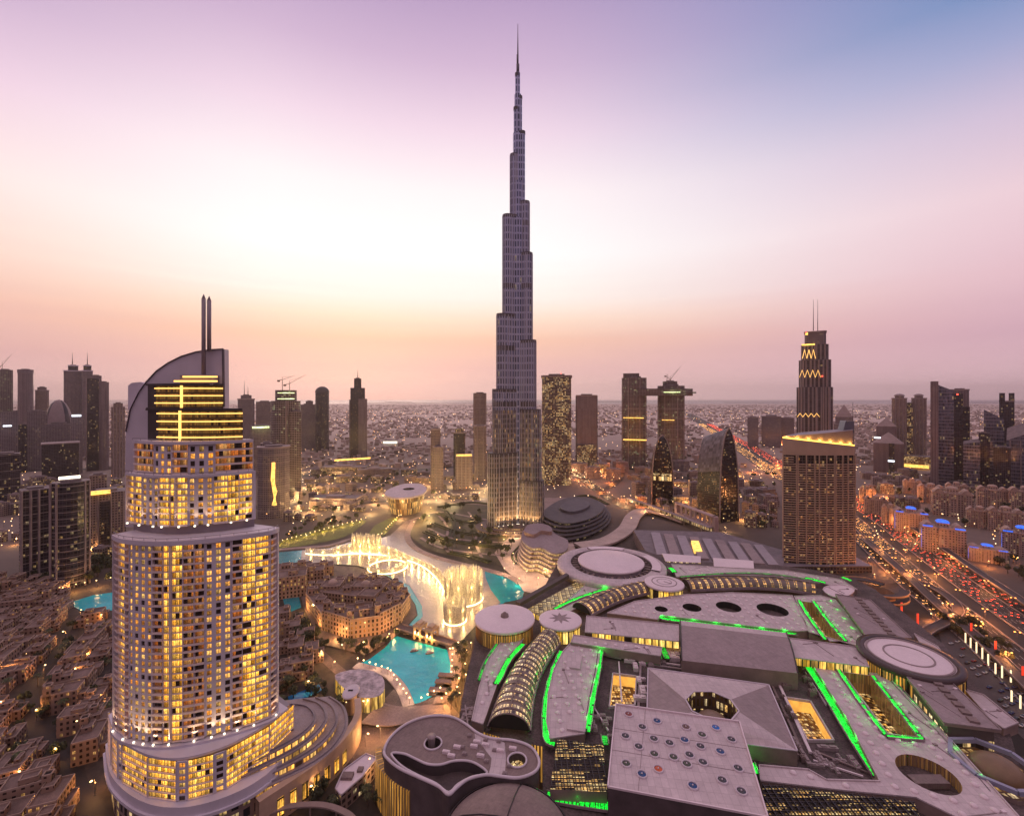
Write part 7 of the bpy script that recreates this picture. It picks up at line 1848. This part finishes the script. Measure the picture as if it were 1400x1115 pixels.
def merged(name, src, placements):
    """many copies of a thing as one mass"""
    g = MB(); mats = []
    parts = [c for c in src.children] + [d for c in src.children for d in c.children]
    for ob in parts:
        if ob.type != 'MESH': continue
        me = ob.data; mi = len(mats); mats.append(me.materials[0]); V = [v.co.copy() for v in me.vertices]; Fs = [tuple(p.vertices) for p in me.polygons]
        for p, a, s_ in placements:
            ca, sa = math.cos(a) * s_, math.sin(a) * s_; b = len(g.v)
            g.v.extend((p.x + v.x * ca - v.y * sa, p.y + v.x * sa + v.y * ca, p.z + v.z * s_) for v in V)
            for f in Fs: g.f.append(tuple(b + i for i in f)); g.m.append(mi); g.sm.append(False); g.uv.append([(0, 0)] * len(f))
    return struct(name, g, mats, 'stuff')
def along(pts, step):
    out = []; L = 0; nxt = step / 2
    for a, b in zip(pts, pts[1:]):
        d = (b - a).length
        while nxt < L + d: out.append((a.lerp(b, (nxt - L) / d), math.atan2(b.y - a.y, b.x - a.x))); nxt += step
        L += d
    return out
k = 0
for off in (-33.5, 8.5, 33.5):
    g_ = MB(); Lh, Rh = ribbon(g_, HWY, 2 * abs(off) if off else .1, .3); line = Lh if off > 0 else Rh
    for p, a in along([q for q in line if q.y < 1500], 46):
        k += 1; put(L1, (p.x, p.y, .3), a + PI / 2, 'double-headed orange street lamp standing along the wide highway', 'highway lamps', 9000 if k % 2 == 0 and p.y < 1100 else 0, (1, .36, .10))
for p, a in along(BLVD, 30): put(L2, (p.x, p.y + 14, 0), a, 'warm street lamp on the boulevard behind the mall', 'boulevard lamps', 11000 if rnd.random() < .5 else 0, (1, .6, .28))
def px_lamps(src, pxs, label, group, power=0, z=.3, col=(1, .58, .22), every=1):
    if src is None:                        # too many to count: one mass of lamps
        pl = [(gp(x, y, z), 0, 1.0) for x, y in pxs]; o = merged('distant_street_lamps', L2, pl)
        for p, _, _ in pl[::every]: lamp('lamp_light', o, (p.x, p.y, p.z + 6.8), power * 1.8, col, .5)
        return
    for i, (x, y) in enumerate(pxs):
        p = gp(x, y, z); put(src, p, rnd.uniform(0, 6), label, group, power if i % every == 0 else 0, col)
def lerp_px(a, b, n): return [(a[0] + (b[0] - a[0]) * i / (n - 1), a[1] + (b[1] - a[1]) * i / (n - 1)) for i in range(n)]
px_lamps(L3, lerp_px((489, 907), (530, 921), 6) + lerp_px((534, 924), (560, 962), 7) + lerp_px((576, 962), (602, 948), 4) + lerp_px((617, 926), (619, 893), 5), 'white globe lamp on the edge of the turquoise pool', 'globe lamps around the pool', 500, .9, (1, .75, .45), 3)
px_lamps(L3, lerp_px((378, 752), (520, 722), 3)[:0] + lerp_px((380, 744), (500, 711), 20), 'warm globe lamp along the far edge of the green lake lawn', 'globe lamps along the lawn', 2600, .6, (1, .6, .15), 2)
px_lamps(L3, lerp_px((512, 735), (522, 733), 3) + lerp_px((528, 726), (545, 708), 8), 'warm globe lamp on the small green spit', 'globe lamps on the spit', 1500, .7, (1, .65, .2), 3)
px_lamps(L2, [(575, 715), (590, 722), (612, 716), (630, 728), (645, 712), (660, 724), (600, 738), (626, 745), (655, 748), (680, 756), (690, 735), (676, 715), (640, 757), (585, 742)], 'warm street lamp among the garden paths below the supertall', 'garden lamps', 6000, .5, (1, .62, .25), 2)
px_lamps(L2, [(690, 785), (702, 778), (718, 790), (735, 800), (728, 775), (745, 788), (708, 800), (700, 765), (690, 745), (705, 735)], 'warm street lamp on the pale lakeside plaza', 'plaza lamps', 5200, .5, (1, .66, .35), 1)
px_lamps(None, [(q.uniform(415, 600), q.uniform(655, 722)) for _ in range(46)], 'warm street lamp among the low blocks beyond the lawn', 'lamps beyond the lawn', 24000, 0, (1, .56, .2), 2)
px_lamps(L2, [(q.uniform(592, 668), q.uniform(648, 692)) for _ in range(30)], 'bright street lamp between opera house and supertall', 'lamps near the opera', 22000, 0, (1, .72, .32), 2)
px_lamps(None, [(q.uniform(770, 1060), q.uniform(640, 720)) for _ in range(44)], 'warm street lamp among the office blocks', 'lamps among office blocks', 20000, 0, (1, .46, .14), 2)
px_lamps(L2, [(625, 890), (640, 900), (634, 920), (628, 940), (622, 955), (612, 965), (636, 935), (645, 890), (618, 900), (640, 950), (606, 972), (630, 965)], 'warm street lamp on the busy quay between pool and mall', 'quay lamps', 3200, .3, (1, .48, .12), 1)
px_lamps(L2, [(440, 905), (470, 895), (500, 890), (530, 880), (455, 920), (425, 945), (478, 975), (500, 975), (520, 1010), (470, 1020), (500, 1020), (445, 1075), (430, 1095), (505, 1060), (520, 1075), (412, 1085)], 'warm street lamp on the lanes between hotel and pool', 'lane lamps', 2600, .5, (1, .52, .18), 1)
px_lamps(L2, [(20, 850), (60, 855), (110, 846), (140, 852), (90, 875), (40, 905), (10, 930), (60, 925), (120, 905), (95, 955), (50, 985), (20, 1010), (110, 1000), (75, 1040), (30, 1075), (140, 965), (62, 1100), (130, 1085), (100, 930), (5, 975)], 'warm street lamp in the old town lanes at lower left', 'old town lamps', 2400, .3, (1, .45, .12), 1)
px_lamps(L2, lerp_px((5, 828), (150, 800), 10) + [(125, 760), (150, 742), (20, 745), (5, 720), (130, 715), (60, 700), (100, 695), (20, 690), (150, 690)], 'warm street lamp below the dark apartment towers', 'lamps below the dark towers', 6000, .3, (1, .5, .15), 2)
px_lamps(L2, [(1186, 770), (1210, 782), (1196, 795), (1275, 850), (1262, 872), (1300, 850), (1320, 842), (1290, 835), (1345, 862), (1240, 760), (1275, 785), (1300, 770), (1330, 765), (1350, 775), (1295, 748), (1260, 742), (1240, 733), (1385, 752), (1390, 770)], 'orange street lamp near the highway ramps', 'ramp lamps', 9000, .3, (1, .34, .08), 1)
# light columns and red banners by the car park
g = MB(); g.bar((0, 0, 0), (0, 0, 9), .7, .7); colm = g.mesh('light_column', glow_mat('column_light', (1, .78, .45), 1.3)); 
for i, (x, y) in enumerate(((1320, 873), (1327, 880), (1335, 886), (1343, 894), (1351, 903), (1361, 916), (1370, 920), (1382, 926), (1383, 955), (1395, 962))):
    o = bpy.data.objects.new('light_column', colm); COL.objects.link(o); o.location = gp(x, y + 6, .4); tag(o, 'pale glowing light column in the row beside the car park', 'light column', 'light columns by the car park')
for i, (x, y, lb) in enumerate(((1231, 842, 'left red banner on a pole by the loop ramp'), (1253, 858, 'right red banner on a pole by the loop ramp'), (1326, 872, 'red banner on a pole nearest the highway by the car park'), (1359, 898, 'red banner on a pole amid the light columns'), (1396, 935, 'big red banner on a pole at the right picture edge'))):
    c = gp(x, y, .4); o = thing('banner', lb, 'banner', c, 0, 'red banners'); g = MB(); g.tube([(0, 0, 0), (0, 0, 14)], .15, 6); obj('pole', g, pole_m, o); g = MB(); g.box(.15, -.08, 3.5, 2.2, .08, 13.5); obj('flag', g, glow_mat('lit_red_banner', (1, .05, .02), .8), o)
# ---- cars -----------------------------------------------------------
tailm = glow_mat('tail_light', (1, .07, .02), 5); headm = glow_mat('head_light', (1, .62, .3), 6)
def car_mesh(col):
    g = MB(); prof = [(-2.2, .35), (-2.25, .75), (-2.1, 1.0), (-1.4, 1.08), (-.9, 1.5), (.5, 1.52), (1.15, 1.05), (2.1, .9), (2.25, .6), (2.2, .35)]
    for s_ in (1, -1):
        f_ = [(x, s_ * (.9 if z < 1.1 else .72), z) for x, z in prof]; g.face(f_ if s_ < 0 else f_[::-1], 0)
    for (xa, za), (xb, zb) in zip(prof, prof[1:]):
        ya, yb = (.9 if za < 1.1 else .72), (.9 if zb < 1.1 else .72); gl_ = 1 if (za > 1.04 and zb > 1.04 and za != zb) else 0
        g.face([(xa, ya, za), (xb, yb, zb), (xb, -yb, zb), (xa, -ya, za)], gl_)
    for x in (-1.35, 1.35):
        for s_ in (-1, 1): g.box(x - .34, s_ * .8 - .12, 0, x + .34, s_ * .8 + .12, .66, 4)
    for s_ in (-1, 1): g.box(-2.36, s_ * .6 - .28, .62, -2.2, s_ * .6 + .28, .95, 2); g.box(2.2, s_ * .6 - .26, .52, 2.34, s_ * .6 + .26, .8, 3)
    return g.mesh('car', [col, paint('car_glass', (.02, .02, .025), rough=.1, var=0), tailm, headm, darkw])
offm = paint('unlit_lamp', (.2, .03, .02), rough=.3, var=0)
cars = [(car_mesh(paint('car_paint_' + n_, c, rough=.3, var=0, spec=.6)), n_) for n_, c in (('white', (.6, .58, .56)), ('black', (.02, .02, .02)), ('silver', (.35, .34, .35)), ('red', (.3, .02, .02)), ('blue', (.03, .05, .16)))]
parked_me = {}
def car(loc, rz, lab, group, sc=1.0):
    me, n_ = rnd.choice(cars)
    if 'parked' in lab and 'mall' in group:
        if n_ not in parked_me: m2 = me.copy(); m2.materials[2] = offm; m2.materials[3] = pole_m; parked_me[n_] = m2
        me = parked_me[n_]; o = bpy.data.objects.new('car', me); COL.objects.link(o); o.location = loc; o.rotation_euler = (0, 0, rz); o.scale = (sc,) * 3; tag(o, lab % n_, 'car', group + ' ' + n_); return o
nH = 0
for off in [-30 + 3.7 * i for i in range(6)] + [11.5 + 3.7 * i for i in range(6)] + [-45, -40, 38, 43]:
    gg = MB(); Lh, Rh = ribbon(gg, HWY, 2 * abs(off), .36); ln = [p for p in (Lh if off > 0 else Rh) if p.y < 1350]
    for p, a in along(ln, 52 + 9 * ((off * 7) % 3)):
        if rnd.random() < .25 or nH > 235: continue
        away = off < 0; px_ = CX + F * p.x / p.y
        if px_ > 1440: continue
        nH += 1; s_ = rnd.uniform(-12, 12); car((p.x + s_ * math.cos(a), p.y + s_ * math.sin(a), .38), a if away else a + PI, '%s car driving ' + ('away' if away else 'towards the viewer') + ' on the wide highway', 'cars on the highway heading ' + ('away' if away else 'back'))
for x0, y0, x1, y1, n_, m_ in ((1310, 800, 1388, 850, 14, 4),):
    for i in range(n_):
        for j in range(2): p = gp(x0 + (x1 - x0) * i / n_ + j * 9, y0 + (y1 - y0) * i / n_ - j * 4 + rnd.uniform(-1, 1), .4); car(p, R(105) + rnd.uniform(-.2, .2), '%s car in the jam beside the highway ramps', 'cars in the ramp jam')
for i in range(9):
    for j in range(4): p = gp(1180 + i * 5.2 + j * 1.5, 779 + j * 4.6 + i * .6, .5); car(p, R(80), '%s car parked inside the round loop road', 'cars in the loop car park')
for i in range(15):
    for j in range(4):
        if rnd.random() < .3: continue
        p = gp(1300 + i * 7.5 + j * 9, 880 + i * 8.6 - j * 3.2 + rnd.uniform(-1, 1), .5); o = car(p, R(20), '%s car parked in the big car park by the mall', 'cars in the mall car park')
for p, a in along(BLVD, 24): car((p.x + rnd.uniform(-6, 6), p.y + rnd.uniform(-6, 6), .4), a + (PI if rnd.random() < .5 else 0), '%s car on the boulevard behind the mall', 'cars on the boulevard')
# ---- trees ----------------------------------------------------------
def leaf_mat(name, col):
    m, t, b = base_mat(name); gi = t.new('ShaderNodeNewGeometry').outputs['Random Per Island']; oi = t.new('ShaderNodeObjectInfo').outputs['Random']
    s_ = t.new('ShaderNodeVectorMath', operation='SCALE'); s_.inputs[0].default_value = col; t.put(s_.inputs['Scale'], t.m('MULTIPLY', t.mr(gi, 0, 1, .5, 1.5), t.mr(oi, 0, 1, .7, 1.3))); t.put(b.inputs['Base Color'], s_.outputs[0]); b.inputs['Roughness'].default_value = .8
    return m
lf1, lf2_ = leaf_mat('tree_leaves', (.040, .045, .018)), leaf_mat('palm_leaves', (.05, .055, .02)); bark = paint('bark', (.10, .065, .045), rough=.9, var=.3)
def tree_kind(seed, rx, rz_):
    qq = random.Random(seed); o = thing('shade_tree', 'tree', 'tree'); g = MB(); g.tube([(0, 0, 0), (.1, .05, 1.6), (.05, .2, 3.2)], .28, 6, r1=.14)
    for k in range(4): a = 2 * PI * k / 4 + .4; g.tube([(.05, .15, 2.4), (math.cos(a) * rx * .5, math.sin(a) * rx * .5, 2.6 + rz_)], .11, 4, r1=.04)
    obj('trunk', g, bark, o); g = MB(); cl = [(qq.uniform(-.55, .55) * rx, qq.uniform(-.55, .55) * rx, 2.6 + rz_ * qq.uniform(.45, 1.35)) for _ in range(8)]
    for c in cl:
        for _ in range(26):
            d = Vector((qq.gauss(0, 1), qq.gauss(0, 1), qq.gauss(0, .8))).normalized() * rx * .52 * qq.uniform(.6, 1.05); p = Vector(c) + d; u = Vector((qq.gauss(0, 1), qq.gauss(0, 1), qq.gauss(0, 1))).normalized(); v = u.cross(d).normalized() * qq.uniform(.3, .55); u = v.cross(d).normalized() * qq.uniform(.3, .55)
            g.face([p - u - v, p + u - v * .6, p + u * .7 + v, p - u * .8 + v * .9])
    obj('crown', g, lf1, o); return o
def palm_kind():
    o = thing('palm_tree', 'palm', 'tree'); g = MB(); g.tube([(0, 0, 0), (.15, 0, 3), (.1, .1, 7)], .22, 6, r1=.15); obj('trunk', g, bark, o); g = MB()
    for k in range(13):
        a = 2 * PI * k / 13; pts = [Vector((math.cos(a) * r_, math.sin(a) * r_, 7 + h_)) for r_, h_ in ((.1, 0), (1.1, .9 - .3 * (k % 2)), (2.2, .5 - .4 * (k % 2)), (3.0, -.6))]; s_ = Vector((-math.sin(a), math.cos(a), 0))
        for p0, p1, w0, w1 in zip(pts, pts[1:], (.15, .45, .4), (.45, .4, .05)): g.face([p0 - s_ * w0, p1 - s_ * w1, p1 + s_ * w1, p0 + s_ * w0])
    obj('crown', g, lf2_, o); return o
TK = [tree_kind(1, 2.6, 2.4), tree_kind(2, 3.2, 2.8)]; PK = palm_kind()
def trees(pxs, lab, group, kinds=None, sc=(.9, 1.5)):
    if kinds == 'mass':
        merged('distant_trees', TK[0], [(gp(x, y, .3), rnd.uniform(0, 6), rnd.uniform(*sc)) for x, y in pxs]); return
    for (x, y) in pxs: put(rnd.choice(kinds or TK), gp(x, y, .3), rnd.uniform(0, 6), lab, group, sc=rnd.uniform(*sc))
def scatter(px, n, seed, holes=()):
    qq = random.Random(seed); P = poly_at(px, 0); x0, x1, y0, y1 = min(p[0] for p in P), max(p[0] for p in P), min(p[1] for p in P), max(p[1] for p in P); out = []
    while len(out) < n:
        x, y = qq.uniform(x0, x1), qq.uniform(y0, y1)
        if inside((x, y), P): out.append((CX + F * x / y, HY + F * EYE / y))
    return out
trees(scatter([(570, 716), (600, 694), (660, 692), (700, 702), (700, 765), (660, 766), (620, 757), (586, 748)], 75, 4), 'dark green tree in the curved gardens below the supertall', 'garden trees', TK + [PK], sc=(1.1, 2.1))
trees(scatter([(405, 838), (430, 868), (440, 890), (430, 925), (415, 940), (400, 905)], 26, 5), 'dark tree in the strip between the tall hotel and the souk island', 'trees beside the souk island', sc=(1.2, 2.0))
trees(scatter([(440, 885), (500, 898), (540, 875), (545, 866), (500, 885), (450, 878)], 20, 6), 'tree on the quay in front of the souk', 'quay trees', TK + [PK], sc=(.9, 1.3))
trees(scatter([(470, 818), (520, 815), (530, 830), (490, 838)], 10, 7), 'dark tree in the souk courtyard', 'courtyard trees', sc=(.8, 1.1))
trees(scatter([(380, 945), (430, 930), (465, 945), (470, 975), (420, 970), (385, 975)], 22, 8), 'dark tree around the blue hotel pool', 'hotel pool trees', TK + [PK], sc=(.8, 1.3))
trees(scatter([(620, 890), (645, 885), (640, 950), (610, 980)], 16, 9), 'palm tree on the quay between pool and mall', 'quay palms', [PK], sc=(1.0, 1.3))
trees(scatter([(-10, 760), (70, 806), (160, 800), (165, 760), (60, 790)], 26, 10), 'dark tree at the foot of the dark apartment towers', 'trees below the dark towers', sc=(1.3, 2.2))
trees(scatter([(-10, 840), (155, 845), (155, 1010), (60, 1110), (-10, 1110)], 55, 12), 'dark tree between the old town houses', 'old town trees', TK + [PK], sc=(.8, 1.4))
trees(scatter([(1280, 842), (1330, 850), (1400, 905), (1400, 930), (1330, 880), (1290, 862)], 24, 13), 'dark tree beside the highway and car park', 'trees by the car park', sc=(1.0, 1.6))
trees(scatter([(1300, 745), (1400, 770), (1400, 800), (1330, 765)], 16, 14), 'dark tree before the blue lit residences', 'trees before the residences', sc=(1.2, 2.0))
trees(scatter([(420, 1050), (520, 1070), (540, 1115), (400, 1110)], 20, 15), 'dark tree on the lanes below the hotel annex', 'lane trees', TK + [PK], sc=(.8, 1.2))
trees(scatter([(380, 742), (500, 708), (560, 700), (420, 716)], 24, 16), 'tree along the far side of the green lake lawn', 'trees behind the lawn', sc=(1.0, 1.6))
# ================================================================== FLYOVERS, TRAFFIC FARTHER OFF, CLUTTER
def flyover(label, px, w_, z, zs=None):
    L = smooth_line(gl(px, z), 8); c = L[len(L) // 2]; o = thing('flyover', label, 'flyover', (c.x, c.y, 0), 0, 'raised roads')
    g = MB(); ribbon(g, L, w_, z, th=1.6); dk_ = objw('road_deck', g, asph_l, o)
    for s_ in (1, -1): g = MB(); ribbon(g, L, .5, z + 1.0, th=1.0, off=s_ * (w_ / 2 - .3)); objw('parapet', g, paint('pink_concrete', (.40, .26, .22), var=.15) if False else kerb, dk_)
    for p in L[2::4]: g = MB(); g.box(p.x - 1, p.y - 1, 0, p.x + 1, p.y + 1, z - 1.6); objw('pier', g, kerb, o)
    return L
FLY = [flyover('raised metro viaduct running along the right side of the highway', [(1480, 880), (1400, 822), (1330, 776), (1262, 730), (1205, 693), (1150, 663)], 9, 9),
       flyover('raised slip road curving along the near side of the highway', [(1420, 950), (1345, 878), (1290, 832), (1240, 786), (1196, 748), (1182, 736)], 10, 7),
       flyover('raised loop road sweeping under the highway towards the mall', [(1255, 905), (1252, 880), (1268, 862), (1296, 848), (1310, 835), (1300, 818), (1270, 800), (1240, 792)], 9, 5)]
for L in FLY[1:2]:
    for p, a in along(L, 26): car((p.x, p.y, 7.05), a, '%s car on the raised slip road', 'cars on the slip road')
# headlight and tail-light dots of the traffic too far off to count
q = random.Random(21); g = MB(); g2 = MB()
for off in [-47 + 3.6 * i for i in range(27)]:
    if abs(abs(off) - 33.5) < 2 or abs(off) < 9: continue
    gg = MB(); Lh, Rh = ribbon(gg, HWY, 2 * abs(off), .4); ln = [p for p in (Lh if off > 0 else Rh) if 430 < p.y < 3600]
    for p, a in along(ln, 13):
        if q.random() < .3 or (p.y > 1500 and q.random() < .5): continue
        t = Vector((math.cos(a), math.sin(a), 0)); n_ = Vector((-t.y, t.x, 0)); k_ = 1 + max(0, p.y - 700) / 3000
        tgt = g if off < 0 else g2; p = p + t * q.uniform(-7, 7)
        tgt.prism([(p - t * 2.1 - n_ * .85).to_tuple()[:2], (p + t * 2.1 - n_ * .85).to_tuple()[:2], (p + t * 2.1 + n_ * .85).to_tuple()[:2], (p - t * 2.1 + n_ * .85).to_tuple()[:2]], .4, 1.5, 0)
        e = p - t * 2.15
        for s_ in (-.55, .55): c = e + n_ * s_; tgt.lathe((c.x, c.y, 1.0), [(0, -.32 * k_), (.36 * k_, 0), (0, .32 * k_)], 5, 1, smooth=False)
cm = paint('distant_car_paint', (.15, .12, .12), var=.3)
struct('distant_outbound_traffic', g, [cm, glow_mat('soft_tail_light', (1, .09, .03), 4.5)], 'stuff'); struct('distant_inbound_traffic', g2, [cm, glow_mat('warm_head_light', (1, .45, .13), 4.5)], 'stuff')
# red and orange glow of the curving boulevard behind the supertall
px_lamps(L2, [(772, 648), (790, 655), (806, 662), (822, 672), (836, 660), (846, 648), (838, 638), (812, 640), (850, 684), (880, 694), (790, 640), (828, 650)], 'orange street lamp on the curving road behind the dark layered building', 'orange lamps on the curving road', 26000, .3, (1, .28, .06), 1)
px_lamps(L2, [(q.uniform(1000, 1075), q.uniform(592, 650)) for _ in range(16)], 'orange street lamp where the highway bends into the distance', 'distant highway lamps', 42000, .3, (1, .30, .08), 2)
px_lamps(L2, [(q.uniform(1186, 1225), q.uniform(672, 705)) for _ in range(8)], 'orange street lamp by the residences along the highway', 'lamps by the residences', 30000, .3, (1, .34, .08), 1)
px_lamps(None, [(q.uniform(385, 600), q.uniform(640, 715)) for _ in range(26)], 'bright lamp in the building sites beyond the lawn', 'site lamps', 26000, .3, (1, .66, .25), 1)
trees(scatter([(390, 715), (600, 690), (600, 645), (420, 650)], 60, 31), 'dark tree among the low blocks beyond the lawn', 'trees beyond the lawn', 'mass', sc=(1.3, 2.2))
trees(scatter([(860, 690), (1060, 725), (1060, 650), (830, 645)], 50, 32), 'dark tree among the office blocks behind the mall', 'trees among office blocks', 'mass', sc=(1.3, 2.2))
trees(scatter([(1200, 700), (1400, 735), (1400, 665), (1200, 670)], 46, 33), 'dark tree among the brown residences', 'trees among the residences', 'mass', sc=(1.3, 2.4))
# low pipes and ducts across the mall deck
for (x0, y0, x1, y1) in ((884, 908, 1050, 932), (890, 904, 930, 910), (846, 905, 850, 960), (876, 905, 872, 985), (1056, 938, 1098, 1030), (1066, 938, 1108, 1030), (1120, 1030, 1190, 1058), (1112, 1040, 1180, 1062), (812, 968, 832, 1000), (948, 918, 1046, 931), (1096, 912, 1130, 965), (636, 965, 640, 995)):
    a, b = gp(x0, y0, DZ + .4), gp(x1, y1, DZ + .4); g = MB(); g.bar(a, b, rnd.uniform(.7, 1.6), rnd.uniform(.7, 1.3)); objw('roof_duct', g, rnd.choice((roofl, roofd, roofb)), mall)
